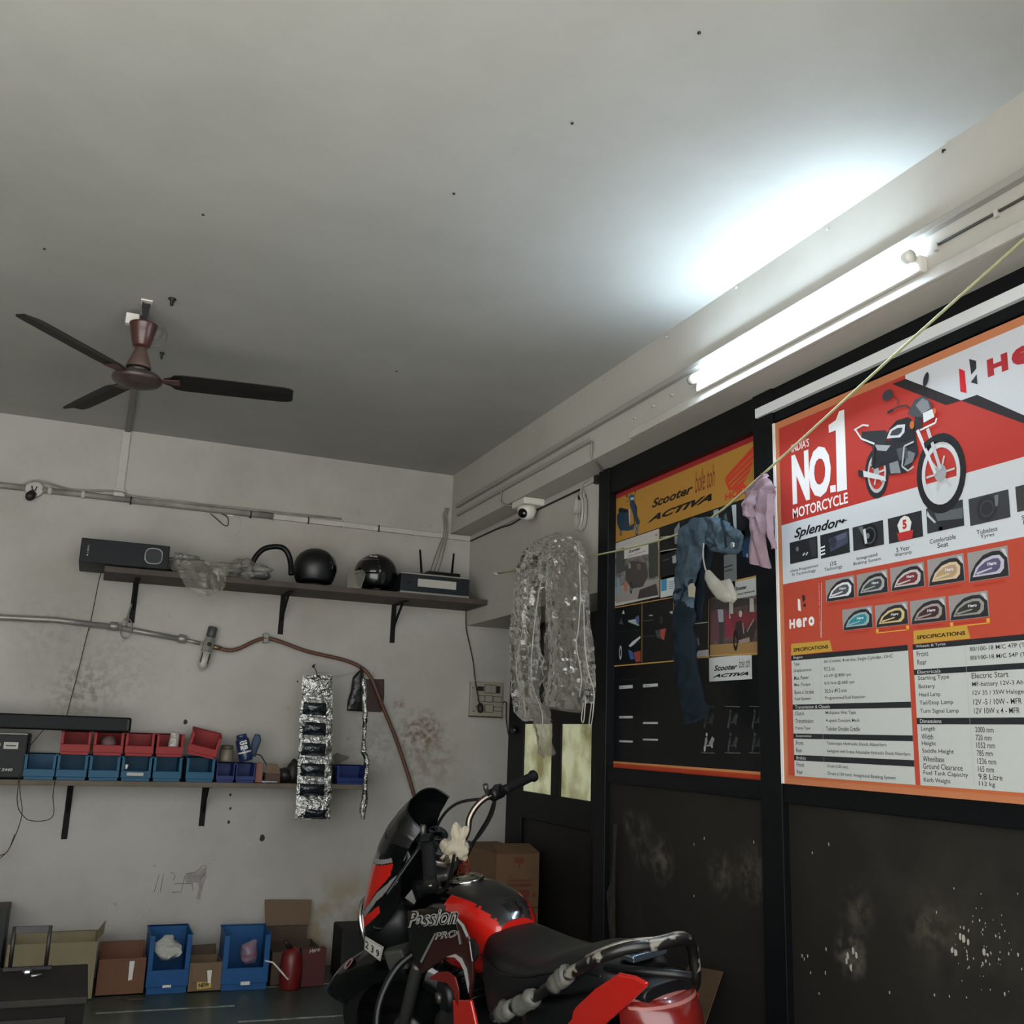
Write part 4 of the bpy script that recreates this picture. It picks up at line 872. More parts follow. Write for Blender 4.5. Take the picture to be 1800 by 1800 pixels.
# sub-woofer
sw = thing('subwoofer', 'flat black speaker cabinet with a round port on the left end of the upper shelf', 'speaker', (.08, 5.65, SH+.001))
M_blk = mat('black_vinyl', '0a0e11', rough=.5, spec=.2, bump=.05, bump_scale=200)
b = bx(-.137, .300, 5.50, 5.86, SH+.001, SH+.128, M_blk); b.build('cabinet', parent=sw, bevel=.004)
c = V((.222, 5.4985, SH+.066)); b = MB()
ring = [(c.x+math.copysign(abs(math.cos(R(a)))**.7, math.cos(R(a)))*.043, c.y, c.z+math.copysign(abs(math.sin(R(a)))**.7, math.sin(R(a)))*.041) for a in range(0, 361, 12)]
b.tube(ring, .0028, mat('ring_grey', '9aa09f', rough=.3, metal=.5), 6); b.build('port_ring', parent=sw)
b = MB(); b.poly([(p[0], 5.4992, p[2]) for p in ring[:-1]], mat('port_black', '050607', rough=.6)); b.build('port', parent=sw)
b = MB(); b.lathe([(.004, 0), (.004, .002), (0, .002)], M_white, axisM((-.10, 5.5, SH+.04), (0, -1, 0)), 10)
for k in range(6): b.box((-.104, 5.4988, SH+.052+.007*k), (-.096, 5.4998, SH+.056+.007*k), mat('print_grey', '707675', rough=.5))
b.build('small_print', parent=sw)['kind'] = 'stuff'
# clear plastic material
def plastic(name, amt, col='c9c7c0', rough=.12, bs=24, tl=.0):
    m = bpy.data.materials.new(name); m.use_nodes = True; nt = m.node_tree; nt.nodes.clear(); N = nt.nodes.new; LK = nt.links.new
    out = N('ShaderNodeOutputMaterial'); tr = N('ShaderNodeBsdfTransparent'); tr.inputs[0].default_value = (.96, .96, .95, 1)
    pr = N('ShaderNodeBsdfPrincipled'); pr.inputs['Base Color'].default_value = lin(col); pr.inputs['Roughness'].default_value = rough; pr.inputs['Specular IOR Level'].default_value = .8
    tcn = N('ShaderNodeTexCoord'); nz = N('ShaderNodeTexNoise'); nz.inputs['Scale'].default_value = bs; nz.inputs['Detail'].default_value = 5
    LK(tcn.outputs['Object'], nz.inputs['Vector']); bp = N('ShaderNodeBump'); bp.inputs['Strength'].default_value = .8; bp.inputs['Distance'].default_value = .02
    LK(nz.outputs['Fac'], bp.inputs['Height']); LK(bp.outputs['Normal'], pr.inputs['Normal'])
    mr = N('ShaderNodeMapRange'); mr.inputs[1].default_value = .38; mr.inputs[2].default_value = .66; mr.inputs[3].default_value = amt*.55; mr.inputs[4].default_value = min(1, amt*1.5)
    LK(nz.outputs['Fac'], mr.inputs[0]); mx = N('ShaderNodeMixShader'); LK(mr.outputs[0], mx.inputs[0]); LK(tr.outputs[0], mx.inputs[1]); LK(pr.outputs[0], mx.inputs[2]); LK(mx.outputs[0], out.inputs[0])
    return m
M_poly = plastic('clear_polythene', .42, 'a9a69d')
M_poly2 = film_mat('milky_polythene', .38, '8a867c', .95, .2, ior=1.42)
def blobmesh(c, r, m, amp=.25, ws=14, nu=26, nv=16, seed=0, sq=1.0, drop=0, sm=True):
    b = MB()
    def fn(u, v):
        a = 2*math.pi*u; p = math.pi*(v-.5)
        d = V((math.cos(a)*math.cos(p)*r[0], math.sin(a)*math.cos(p)*r[1], math.sin(p)*r[2]))
        k = 1+amp*noise.noise((V(c)+d)*ws+V((seed, 0, 0)))+amp*.4*noise.noise((V(c)+d)*ws*2.7)
        q = V(c)+d*k
        if drop and q.z < drop: q.z = drop
        return q
    b.grid(nu, nv, fn, m, wrap=True, smooth=sm); return b
M_blkp = mat('black_plastic', '070809', rough=.4, spec=.25)
# wrapped part and grab handle
wp = thing('wrapped_spare_part', 'dark spare part in a torn clear plastic bag spilling over the shelf edge', 'part', (.40, 5.60, SH+.001))
b = blobmesh((.40, 5.60, SH+.045), (.11, .055, .042), M_blkp, .3, 12, seed=3, drop=SH+.002); b.build('spare_part', parent=wp)
b = blobmesh((.40, 5.60, SH+.05), (.135, .075, .055), M_poly2, .5, 20, 44, 24, seed=5, drop=SH+.0015, sm=False)
sheet(b, [(ab(320, 985, .365), ab(392, 990, .365)), (ab(312, 1006, .375), ab(398, 1010, .375)), (ab(322, 1026, .375), ab(397, 1030, .375)), (ab(338, 1042, .375), ab(384, 1042, .375)), (ab(352, 1049, .37), ab(364, 1049, .37))], (0, -1, 0), M_poly2, 26, 6, .02, 10, .012, 24, 3); b.build('plastic_bag', parent=wp)
gh = thing('grab_rail_spare', 'black looped grab rail wrapped in clear plastic on the upper shelf', 'rail', (.77, 5.62, SH+.001))
b = MB(); b.tube(smooth_path([ab(440, 1000, .28), ab(450, 978, .28), ab(466, 964, .28), ab(490, 961, .28), ab(503, 968, .28), ab(510, 985, .28), ab(512, 1010, .30)]), .0155, M_blkp, 10); b.build('rail', parent=gh)
b = blobmesh((.70, 5.62, SH+.05), (.16, .07, .056), M_poly2, .5, 20, 48, 24, seed=9, drop=SH+.0015, sm=False); b.build('plastic_wrap', parent=gh)
b = blobmesh((.74, 5.62, SH+.035), (.12, .05, .032), mat('grey_casting', '55565a', rough=.4, metal=.5), .3, 12, seed=8, drop=SH+.002); b.build('mounting_plate', parent=gh)
# helmets
def helmet(name, lab, cx, cy, face, r, gloss):
    t = thing(name, lab, 'helmet', (cx, cy, SH+.001)); m = mat('helmet_'+name+str(cx), '0a0c0d', rough=gloss)
    b = MB()
    fz = R(face)
    def fn(u, v):
        a = 2*math.pi*u; p = math.pi/2*(1-v*1.38)
        cr = math.cos(p) if p > 0 else 1-.18*(p/.6)**2
        return V((cx+math.cos(a)*r*1.08*cr, cy+math.sin(a)*r*1.0*cr, SH+.115+math.sin(p)*r*(1.0 if p > 0 else 1.35)))
    b.grid(36, 22, fn, m, wrap=True)
    sh = b.build('shell', parent=t, solid=.006)
    b = MB()
    for k in range(13):
        pass
    def vn(u, v):
        a = fz+R(-62+124*u); p = R(38-48*v); rr = r*1.035
        return V((cx+math.cos(a)*rr*1.1*math.cos(p), cy+math.sin(a)*rr*1.02*math.cos(p), SH+.115+math.sin(p)*rr))
    b.grid(16, 8, vn, mat('visor_smoke', '07090a', rough=.08, coat=.6)); b.build('visor', parent=t, solid=.003)
    for s_ in (-64, 64):
        a = fz+R(s_); b = MB(); d = V((math.cos(a), math.sin(a), 0)); b.lathe([(.012, 0), (.012, .008), (0, .009)], M_dark, axisM(V((cx+d.x*r*1.09, cy+d.y*r*1.03, SH+.14)), d), 12); b.build('visor_pivot', parent=t)
    return t
helmet('helmet', 'matte black helmet at the middle of the upper shelf', 1.115, 5.68, 10, .112, .42)
h2 = helmet('helmet', 'glossy black helmet with a small white mark beside the grey box', 1.475, 5.66, 200, .112, .16)
b = MB(); b.text('studds', V((1.40, 5.538, SH+.19)), V((1, 0, 0)), V((0, .25, 1)).normalized(), .045, .009, M_white, bold=.02); b.build('lettering', parent=h2)
b = MB(); b.prism([(1.285, 5.56, SH+.002), (1.365, 5.55, SH+.002), (1.405, 5.58, SH+.13), (1.345, 5.60, SH+.11), (1.29, 5.6, SH+.09)], (0, .02, 0), M_poly2); tag(b.build('visor_packet', bevel=.004), 'upright visor in a plastic packet between the two helmets', 'visor')
# recorder box and router
dv = thing('recorder_box', 'grey metal recorder box with a white label at the right end of the upper shelf', 'box', (1.85, 5.68, SH+.001))
M_gm = mat('grey_case', '1a1f21', rough=.5, spec=.25)
M_gl = mat('grey_light_case', '7e7d78', rough=.5)
b = bx(1.60, 2.03, 5.56, 5.84, SH+.014, SH+.115, M_gm); b.build('case', parent=dv, bevel=.003)
b = bx(1.598, 2.032, 5.557, 5.845, SH+.115, SH+.124, M_gl); b.build('lid', parent=dv, bevel=.002)
b = bx(1.60, 2.03, 5.555, 5.84, SH+.001, SH+.013, M_gl); b.build('base_plate', parent=dv, bevel=.002)
b = bx(1.705, 1.945, 5.5575, 5.5595, SH+.045, SH+.092, mat('paper_label', 'a5a49c', rough=.7)); b.build('label', parent=dv)
b = MB(); b.lathe([(.006, 0), (.006, .006), (0, .006)], M_dark, axisM((1.65, 5.56, SH+.065), (0, -1, 0)), 10); b.build('screw', parent=dv)
b = bx(2.03, 2.055, 5.70, 5.80, SH+.03, SH+.08, M_dark); b.build('side_socket', parent=dv, bevel=.003)
rt = thing('router', 'black wireless router with two upright antennas on the recorder box', 'router', (1.88, 5.66, SH+.125))
b = bx(1.775, 1.985, 5.60, 5.74, SH+.125, SH+.152, M_blkp); b.build('body', parent=rt, bevel=.006)
for x, dx in ((1.785, -.022), (1.975, .008)):
    b = MB(); b.tube([(x, 5.735, SH+.135), (x+dx*.2, 5.74, SH+.16), (x+dx, 5.74, SH+.30)], [.008, .0085, .006], M_blkp, 8); b.build('antenna', parent=rt)
# cord from the shelf down to the switchboard
# ------------------------------------------------------------------ air line
M_galv = mat('galvanised', '8d8a84', rough=.4, metal=.4, noise_amt=.3, noise_scale=14)
al = thing('air_pipe', 'galvanised compressed air pipe across the left of the back wall', 'pipe', (0, YB, 1.8))
b = MB(); b.tube([V((-.75, YB-.03, 1.822)), ab(0, 1085, .03), ab(100, 1090, .03), ab(196, 1102, .03)], .016, M_galv, 12); b.build('pipe', parent=al)
b = MB(); b.tube([ab(196, 1101, .03), ab(320, 1124, .03)], .015, M_galv, 12); b.build('pipe', parent=al)
for px, py in ((200, 1101), (320, 1123)):
    b = MB(); p = ab(px, py, .03); b.lathe([(.02, -.022), (.024, -.018), (.024, .018), (.02, .022)], M_galv, axisM(p, (1, 0, -.12)), 8); b.build('union', parent=al)
b = MB(); p = ab(222, 1105, .03); b.tube([p+V((.03*math.cos(R(a)), -.015+.012*math.sin(R(a*2)), .055*math.sin(R(a)))) for a in range(0, 361, 20)], .004, M_galv, 6); b.tube(smooth_path([ab(232, 1062, .01), ab(224, 1085, .03), ab(222, 1100, .05)]), .005, M_galv, 6); b.build('wire_loop', parent=al)
b = MB(); b.tube([ab(322, 1124, .03), ab(352, 1131, .04)], .011, M_galv, 10); b.build('nipple', parent=al)
fr = thing('air_regulator', 'grey air filter regulator on the end of the air pipe', 'regulator', ab(365, 1175, .05))
M_alu = mat('cast_alu', '76756e', rough=.5, metal=.2)
top, bot = ab(375, 1102, .055), ab(354, 1178, .055); ax = (top-bot).normalized(); Ln = (top-bot).length
b = MB(); b.lathe([(.024, .76*Ln), (.026, .80*Ln), (.026, .98*Ln), (.022, Ln), (0, Ln)], mat('knob_grey', '3c3e3c', rough=.5), axisM(bot, ax), 16); b.build('knob', parent=fr)
b = MB(); c = bot+ax*Ln*.6; b.lathe([(.031, .42*Ln), (.034, .45*Ln), (.034, .66*Ln), (.031, .70*Ln), (.028, .76*Ln)], M_alu, axisM(bot, ax), 6, smooth=False); b.build('body', parent=fr, bevel=.003)
b = MB(); b.lathe([(.0, -.01), (.006, -.01), (.006, .04*Ln), (.018, .05*Ln), (.026, .10*Ln), (.028, .42*Ln)], mat('bowl', 'a3a297', rough=.3), axisM(bot, ax), 14); b.build('bowl', parent=fr)
b = MB()
for s_ in (-1, 1): q = ax.cross(V((0, 1, 0))).normalized(); b.tube([bot+ax*.16*Ln+q*s_*.020+V((0, -.020, 0)), bot+ax*.38*Ln+q*s_*.020+V((0, -.020, 0))], .0035, M_dark, 6)
b.build('guard', parent=fr)
b = MB(); b.lathe([(.011, 0), (.011, .012), (.004, .014), (0, .014)], M_dark, axisM(c+V((0, -.028, -.003)), (0, -1, 0)), 12); b.build('gauge_port', parent=fr)
M_hose = mat('air_hose', '5e3a2a', rough=.5, noise_amt=.3, noise_scale=20)
hs = thing('air_hose', 'brown rubber air hose looping from the regulator down behind the motorcycle', 'hose', ab(640, 1180, .04))
pts = [ab(382, 1138, .05), ab(400, 1143, .05), ab(420, 1140, .05), ab(445, 1128, .04), ab(466, 1122, .035), ab(490, 1127, .035), ab(540, 1145, .035), ab(600, 1159, .035), ab(632, 1172, .04), ab(652, 1192, .045), ab(672, 1240, .045), ab(700, 1310, .04), ab(728, 1398, .04), ab(755, 1500, .04), ab(770, 1600, .05), ab(775, 1700, .10)]
pts.append(V((pts[-1].x, pts[-1].y-.1, .015))); pts.append(V((pts[-1].x+.2, pts[-1].y-.15, .012)))
b = MB(); b.tube(smooth_path(pts, 5), .011, M_hose, 9); b.build('hose', parent=hs)
b = MB(); b.cbox(ab(467, 1122, .025), (.03, .04, .055), mat('clip_grey', '7b7f78', rough=.5)); b.build('hose_clip', parent=hs, bevel=.004)
b = MB(); b.tube([ab(372, 1136, .05), ab(388, 1140, .05)], .013, mat('brass', '7d6a45', rough=.35, metal=.8), 8); b.build('hose_fitting', parent=hs)
# ------------------------------------------------------------------ thin cord hanging from the shelf
b = MB(); b.tube(smooth_path([ab(181, 999, .34), ab(174, 1020, .2), ab(160, 1090, .03), ab(152, 1120, .02), ab(135, 1190, .02), ab(118, 1255, .02), ab(112, 1290, .05), ab(110, 1292, .12)]), .0022, M_dark, 6); tag(b.build('hanging_cord'), 'thin black cord hanging from the upper shelf down to the soundbar', 'cord')
# ------------------------------------------------------------------ switchboard
sb = thing('switchboard', 'white electric switchboard on the back wall beside the door', 'switchboard', ab(855, 1258, .03))
p0, p1 = ab(826, 1258, .035), ab(884, 1201, .035)
M_swb = mat('yellowed_plastic', '8f8b7c', rough=.45)
b = bx(p0.x, p1.x, YB-.035, YB-.0005, p0.z, p1.z, M_swb); b.build('box', parent=sb, bevel=.004)
b = bx(p0.x, p1.x+.002, YB-.04, YB-.0005, p0.z-.006, p0.z-.001, M_dark); b.build('bottom_edge', parent=sb)
def sw_(px0, py0, px1, py1, nm, m, d=.039, dd=.003):
    if m is M_swb:
        a = ab(px0-1.0, py0-1.0, .035); c = ab(px1+1.0, py1+1.0, .035); bx(a.x, c.x, YB-.0362, YB-.0348, c.z, a.z, mat('gap_dark', '3a372f', rough=.8)).build('module_gap', parent=sb)
    a = ab(px0, py0, .035); c = ab(px1, py1, .035); b = bx(a.x, c.x, YB-d, YB-.0348, c.z, a.z, m); return b.build(nm, parent=sb, bevel=.0015)
for q in ((839, 1206, 850, 1215), ): sw_(*q, 'indicator', M_dark)
sw_(853, 1204, 862, 1218, 'switch', M_swb, .041); sw_(863, 1205, 871, 1218, 'switch', M_swb, .041); sw_(872.5, 1206, 878.5, 1219, 'fuse_carrier', M_dark, .041)
for q in ((841, 1223, 851, 1233), (867, 1225, 881, 1234), (868, 1243, 881, 1250)): sw_(*q, 'socket', M_swb, .042)
for q in ((853, 1223, 865, 1234), (853, 1239, 866, 1252)): sw_(*q, 'switch', M_swb, .040)
for px, py in ((831, 1209), (837, 1242), (832, 1250)):
    b = MB(); b.lathe([(.004, 0), (.004, .003), (0, .003)], M_dark, axisM(ab(px, py, .035), (0, -1, 0)), 8); b.build('screw', parent=sb)
pc_ = thing('power_cord', 'black power cord from the upper shelf plugged into the switchboard', 'cord', ab(830, 1100, .05))
b = MB(); b.tube(smooth_path([ab(821, 1060, .12), ab(819, 1085, .04), ab(820, 1108, .02), ab(826, 1135, .02), ab(832, 1165, .025), ab(836, 1200, .045), ab(843, 1238, .07)]), .0038, M_dark, 6); b.build('cord', parent=pc_)
b = MB(); b.lathe([(.009, .0), (.018, .012), (.02, .03), (.017, .048), (.012, .058), (0, .06)], M_dark, axisM(ab(844, 1236, .062), (.05, -.1, -1)), 12); b.build('plug', parent=pc_)
b = MB(); b.tube(smooth_path([ab(884, 1235, .02), ab(890, 1236, .02), V((XD-.03, YB-.03, 1.40)), V((XD-.01, YB-.03, 1.3))]), .004, M_dark, 6); tag(b.build('wire_lead'), 'short dark wire from the switchboard to the door frame', 'wire')
# ------------------------------------------------------------------ foil sachets, pouch, brown plate
def foil(name, h, rough=.16):
    m = mat(name, h, rough=rough, metal=1.0); nt = m.node_tree; bs = nt.nodes['Principled BSDF']
    tcn = nt.nodes.new('ShaderNodeTexCoord'); nz = nt.nodes.new('ShaderNodeTexNoise'); nz.inputs['Scale'].default_value = 34; nz.inputs['Detail'].default_value = 5
    nt.links.new(tcn.outputs['Object'], nz.inputs['Vector']); bp = nt.nodes.new('ShaderNodeBump'); bp.inputs['Strength'].default_value = 1; bp.inputs['Distance'].default_value = .025
    nt.links.new(nz.outputs['Fac'], bp.inputs['Height']); nt.links.new(bp.outputs['Normal'], bs.inputs['Normal']); return m
M_foil = foil('silver_foil', 'c4c4c0'); M_fdark = mat('dark_film_pack', '121a20', rough=.14, bump=.9, bump_scale=40, spec=.7)
fs = thing('sachet_strip', 'long hanging strip of silver foil sachets with dark windows', 'sachets', ab(550, 1440, .335))
edges = [(532, 584, 1187, 1186), (530, 584, 1224, 1226), (527, 585, 1257, 1262), (526, 584, 1294, 1297), (524, 583, 1330, 1333), (522, 583, 1366, 1369), (521, 582, 1401, 1403), (519, 580, 1440, 1440)]
for k in range(7):
    a, c = edges[k], edges[k+1]
    TL, TR, BL, BR = ab(a[0], a[2], .335), ab(a[1], a[3], .335), ab(c[0], c[2], .335), ab(c[1], c[3], .335)
    b = MB()
    def fn(u, v):
        p = TL.lerp(TR, u).lerp(BL.lerp(BR, u), v); bul = math.sin(math.pi*min(1, max(0, (v-.05)/.9)))*math.sin(math.pi*u)
        q = p+V((.004*noise.noise(p*50+V((k, 0, 0))), -.022*max(bul, 0)**.7+.007*noise.noise(p*38+V((0, k, 3))), .002*noise.noise(p*60)))
        return q
    b.grid(18, 14, fn, M_foil); sch = b.build('sachet', parent=fs)
    if k > 0:
        b = MB()
        u0, u1 = (.08, .78) if k < 6 else (.25, .85)
        v0, v1 = (.30, .92) if k < 6 else (.55, .97)
        def fw(u, v):
            p = fn(u0+(u1-u0)*u, v0+(v1-v0)*v); e = min(u, 1-u, v, 1-v)
            return p+V((0, -.0025-.014*min(1, e*4)+.004*noise.noise(p*70), 0))
        b.grid(12, 8, fw, M_fdark); b.build('window', parent=sch)
b = MB(); b.tube(smooth_path([ab(553, 1168, .002), ab(551, 1171, .3), ab(556, 1180, .335), ab(558, 1195, .34)]), .003, M_dark, 6); b.tube([ab(551, 1170, .001), ab(550, 1172, .33)], .006, M_dark, 6); b.build('hook', parent=fs)
f2 = thing('sachet_strip', 'narrow foil sachet strip hanging edge-on beside the brown plate', 'sachets', ab(640, 1440, .335))
pp = [(636, 643, 1192), (637, 645, 1230), (638, 646, 1262), (636, 644, 1285), (637, 643, 1300), (634, 644, 1322), (640, 650, 1336), (640, 648, 1350), (638, 645, 1378), (638, 646, 1392), (634, 646, 1410), (632, 643, 1428), (636, 641, 1440)]
secs = [(ab(a, y, .335), ab(c, y, .335)) for a, c, y in pp]
b = MB(); b.lr(secs, .018, (0, 1, 0), M_foil, 10, 4, .012, 40, 2, mf=lambda u, v, p: M_fdark if noise.noise(p*22) > .12 else None); b.build('sachet', parent=f2)
b = MB(); b.tube([ab(632, 1170, .001), ab(635, 1174, .32), ab(638, 1192, .335)], .003, M_dark, 6); b.build('hook', parent=f2)
pk = thing('black_pouch', 'small dark plastic pouch hanging beside the brown plate', 'pouch', ab(625, 1248, .04))
b = MB(); b.lr([(ab(633, 1177, .035), ab(639, 1177, .035)), (ab(620, 1190, .035), ab(640, 1190, .035)), (ab(616, 1215, .035), ab(641, 1215, .035)), (ab(611, 1235, .035), ab(641, 1235, .035)), (ab(610, 1249, .035), ab(640, 1251, .035))], [.006, .014, .018, .016, .006], (0, 1, 0), mat('pouch_dark', '141614', rough=.3, bump=.6, bump_scale=40), 14, 4, .008, 20, 4); b.build('pouch', parent=pk)
b = MB(); b.tube(smooth_path([ab(560, 1180, .03), ab(590, 1188, .03), ab(634, 1178, .03)]), .002, M_pvc, 5); b.build('string', parent=pk)
b = MB(); b.prism([ab(641, 1194, .003), ab(675, 1194, .003), ab(675, 1225, .003), ab(671, 1252, .003), ab(641, 1251, .003)], (0, -.006, 0), mat('rusty_plate', '3f2a24', rough=.7, noise_amt=.4, noise_scale=14)); tag(b.build('brown_plate', bevel=.002), 'brown rectangular plate fixed to the wall behind the hose', 'plate')
# ------------------------------------------------------------------ lower shelf
LZ = .998; LYF = 5.60
ls = thing('lower_shelf', 'lower wooden wall shelf crowded with plastic bins', 'shelf', (.45, YB, .97))
M_pale = mat('pale_board', '5e5648', rough=.75, noise_amt=.3, noise_scale=8)
b = bx(-.9, ab(646, 1378, .30).x, LYF, YB-.001, LZ-.026, LZ, M_pale); b.build('board', parent=ls, bevel=.002)
for px, pb in ((122, 1475), (359, 1452)):
    x = ab(px, 1400).x; bracket(ls, x, LZ-.0265, ab(px-6, pb).z, .22)
M_bblu = mat('bin_blue', '104a66', rough=.5, spec=.25); M_bred = mat('bin_red', '851a19', rough=.5, spec=.25); M_bnav = mat('bin_navy', '14265a', rough=.5, spec=.25); M_bpet = mat('bin_royal', '124878', rough=.5, spec=.25)
def bin_(name, label, x0, x1, yf, yb, z0, z1, m, group=None, rot=None, lip=.42, post=.1, bz=0):
    w = x1-x0; h = z1-z0; d = yb-yf; o = V((x0+w/2, yf+d/2, z0)); t_ = .005
    t = thing(name, label, 'bin', o, group=group)
    if rot: t.rotation_euler = rot
    b = MB(); X = w/2; Y = d/2
    tp = .006
    def side(s): return b.prism([(s*(X-tp), -Y, 0), (s*(X-tp), Y, 0), (s*X, Y, h), (s*X, -Y-.004, h*.98)], (-s*t_, 0, 0), m)
    side(-1); side(1)
    b.box((-X+tp, Y-t_, 0), (X-tp, Y, h), m); b.box((-X+tp, -Y, 0), (X-tp, Y, t_), m)
    b.build('tray', parent=t, mw=True)
    b = MB()
    pw = w*post
    b.box((-X, -Y-.008, h*.12), (X, -Y+.002, h*lip), m); b.box((-X, -Y-.008, h*lip), (-X+pw, -Y+.002, h*.99), m); b.box((X-pw, -Y-.008, h*lip), (X, -Y+.002, h*.99), m)
    b.box((-X+tp, -Y+.001, 0), (X-tp, -Y+.006, h*.14), m)
    b.build('front_frame', parent=t, mw=True, bevel=.002)
    b = MB(); b.box((-X-.003, -Y-.01, h-.006), (-X+.004, Y+.003, h+.002), m); b.box((X-.004, -Y-.01, h-.006), (X+.003, Y+.003, h+.002), m); b.box((-X-.003, Y-.005, h-.006), (X+.003, Y+.004, h+.002), m)
    b.build('rim', parent=t, mw=True, bevel=.001)
    return t
BZ = LZ+.001
blues = [(42, 98), (100, 154), (157, 211), (214, 267), (270, 320), (328, 378)]
bl_lab = ['empty blue bin standing beside the black amplifier, under no red bin', 'blue bin under the leftmost red bin', 'blue bin under the second red bin from the left', 'dirty blue bin holding small parts with a white sticker on its lip', 'blue bin under the red bin that holds a clear packet', 'blue bin under the tilted red bin']
for (a, c), lb in zip(blues, bl_lab):
    x0 = ab(a, 1345, .30).x; x1 = ab(c, 1345, .30).x
    t = bin_('storage_bin', lb, x0, x1, LYF+.012, YB-.04, BZ, BZ+.122, M_bblu, 'blue bins on the lower shelf')
    if a == 214:
        b = bx(-.045, .035, -.164, -.161, .028, .044, mat('paper_label', 'a5a49c')); b.build('sticker', parent=t, mw=True)
        b = MB(); b.tube([(-.05, -.12, .06), (-.048, -.125, .082)], .008, M_white, 8); b.build('small_part', parent=t, mw=True)
reds = [(106, 159), (164, 217), (220, 271), (275, 323)]
rd_lab = ['empty red bin farthest left, below the end of the soundbar', 'red bin holding a dusty lump, below the tip of the soundbar', 'empty red bin clear of the soundbar', 'red bin holding a clear plastic packet']
RZ = BZ+.122+.003
rb = []
for i, ((a, c), lb) in enumerate(zip(reds, rd_lab)):
    x0 = ab(a, 1310, .31).x; x1 = ab(c, 1310, .31).x
    rb.append(bin_('storage_bin', lb, x0, x1, LYF+.01, YB-.06, RZ, RZ+.115, M_bred, 'red bins stacked on the blue bins', lip=.45))
x0 = ab(331, 1320, .31).x; x1 = ab(384, 1320, .31).x
bin_('storage_bin', 'tilted red bin sliding off the right end of its stack', x0, x1, LYF+.01, YB-.06, RZ+.018, RZ+.133, M_bred, 'red bins stacked on the blue bins', rot=(R(6), R(12), R(-4)), lip=.45)
c = ab(190, 1305, .2); b = blobmesh((c.x, LYF+.09, RZ+.05), (.04, .04, .045), mat('dusty_part', '6b5350', rough=.7), .2, 20, 16, 12, 3, drop=RZ+.006); tag(b.build('spare_part'), 'dusty greyish lump sitting in a red bin', 'part')
b = MB(); c = ab(304, 1308, .3)
b.lr([(V((c.x-.012, LYF+.05, c.z+.065)), V((c.x+.028, LYF+.05, c.z+.062))), (V((c.x-.016, LYF+.045, c.z+.03)), V((c.x+.036, LYF+.045, c.z+.03))), (V((c.x-.022, LYF+.04, c.z-.01)), V((c.x+.03, LYF+.04, c.z-.008))), (V((c.x-.028, LYF+.035, c.z-.035)), V((c.x+.02, LYF+.035, c.z-.04)))], [.006, .016, .018, .008], (0, 1, 0), mat('packet_clear', '9b9690', rough=.15, spec=.8, bump=.8, bump_scale=50), 14, 4, .006, 30, 2)
tag(b.build('clear_packet'), 'clear crumpled packet standing up in a red bin', 'packet')
# soundbar, amplifier
s0 = thing('soundbar', 'long black soundbar lying across the amplifier and red bins', 'speaker', (0, 5.63, RZ+.118))
zb_ = ab(150, 1289, .33).z
b = bx(-.95, ab(230, 1278, .33).x, 5.545, 5.625, RZ+.1175, RZ+.1175+.075, M_blkp); b.build('body', parent=s0, bevel=.012, seg=3)
b = bx(-.95, ab(230, 1278, .33).x-.02, 5.5435, 5.5455, RZ+.128, RZ+.184, mat('grille_cloth', '0d1113', rough=.8)); b.build('grille', parent=s0)
am = thing('amplifier', 'black amplifier box with a white label at the left end of the lower shelf', 'amplifier', (-.5, 5.7, BZ))
xr = ab(47, 1330, .30).x
b = bx(-.8, xr, LYF+.004, YB-.05, BZ, BZ+.222, mat('amp_black', '090c0d', rough=.5, spec=.2)); b.build('case', parent=am, bevel=.012, seg=3)
b = bx(-.8, xr-.008, LYF-.002, LYF+.01, BZ+.214, BZ+.223, M_gl); b.build('top_trim', parent=am, bevel=.003)
b = bx(xr-.11, xr-.045, LYF+.0015, LYF+.0035, BZ+.145, BZ+.178, MATS['paper_label']); b.box((xr-.10, LYF+.0012, BZ+.158), (xr-.055, LYF+.0016, BZ+.164), M_dark); b.build('label', parent=am)
b = MB(); b.text('r  CT 5440', V((xr-.165, LYF+.003, BZ+.038)), V((1, 0, 0)), V((0, 0, 1)), .11, .015, MATS['paper_label'], shear=.2, bold=.02); b.build('lettering', parent=am)
b = MB(); c = V((xr-.155, LYF+.003, BZ+.165)); b.tube([c+V((.03*math.cos(R(a)), -.001, .018*math.sin(R(a)))) for a in range(-90, 91, 15)], .003, MATS['print_grey'], 6); b.build('knob_ring', parent=am)
# right part of the lower shelf
def bin2(a, c, lb): return bin_('small_bin', lb, ab(a, 1360, .29).x, ab(c, 1360, .29).x, LYF+.012, YB-.15, BZ, BZ+.10, M_bnav, 'navy bins on the lower shelf', lip=.35, post=.08)
bin2(380, 412, 'small navy bin below the beige jar'); bin2(414, 448, 'small navy bin below the blue spray can'); bin2(592, 643, 'navy bin alone at the right end of the lower shelf')
p = ab(398, 1336, .22); t = thing('jar', 'beige plastic jar standing on the navy bins', 'jar', (p.x, 5.70, BZ+.104))
b = MB().lathe([(.034, 0), (.036, .01), (.036, .055), (.03, .062), (.03, .07)], mat('jar_beige', '6e6556', rough=.5), T((p.x, 5.70, BZ+.104)), 16); b.build('body', parent=t)
b = MB().lathe([(.033, .066), (.033, .084), (.028, .088), (0, .088)], mat('jar_lid', '4b4439', rough=.5), T((p.x, 5.70, BZ+.104)), 16); b.build('lid', parent=t)
p = ab(433, 1337, .25); q = ab(424, 1291, .25); t = thing('spray_can', 'blue spray can leaning in the navy bin', 'can', p)
M_scan = mat('can_blue', '16294a', rough=.3)
A = axisM(p, q-p); ln = (q-p).length
b = MB().lathe([(.034, 0), (.036, .01), (.036, ln*.78), (.03, ln*.85)], M_scan, A, 18); b.build('body', parent=t)
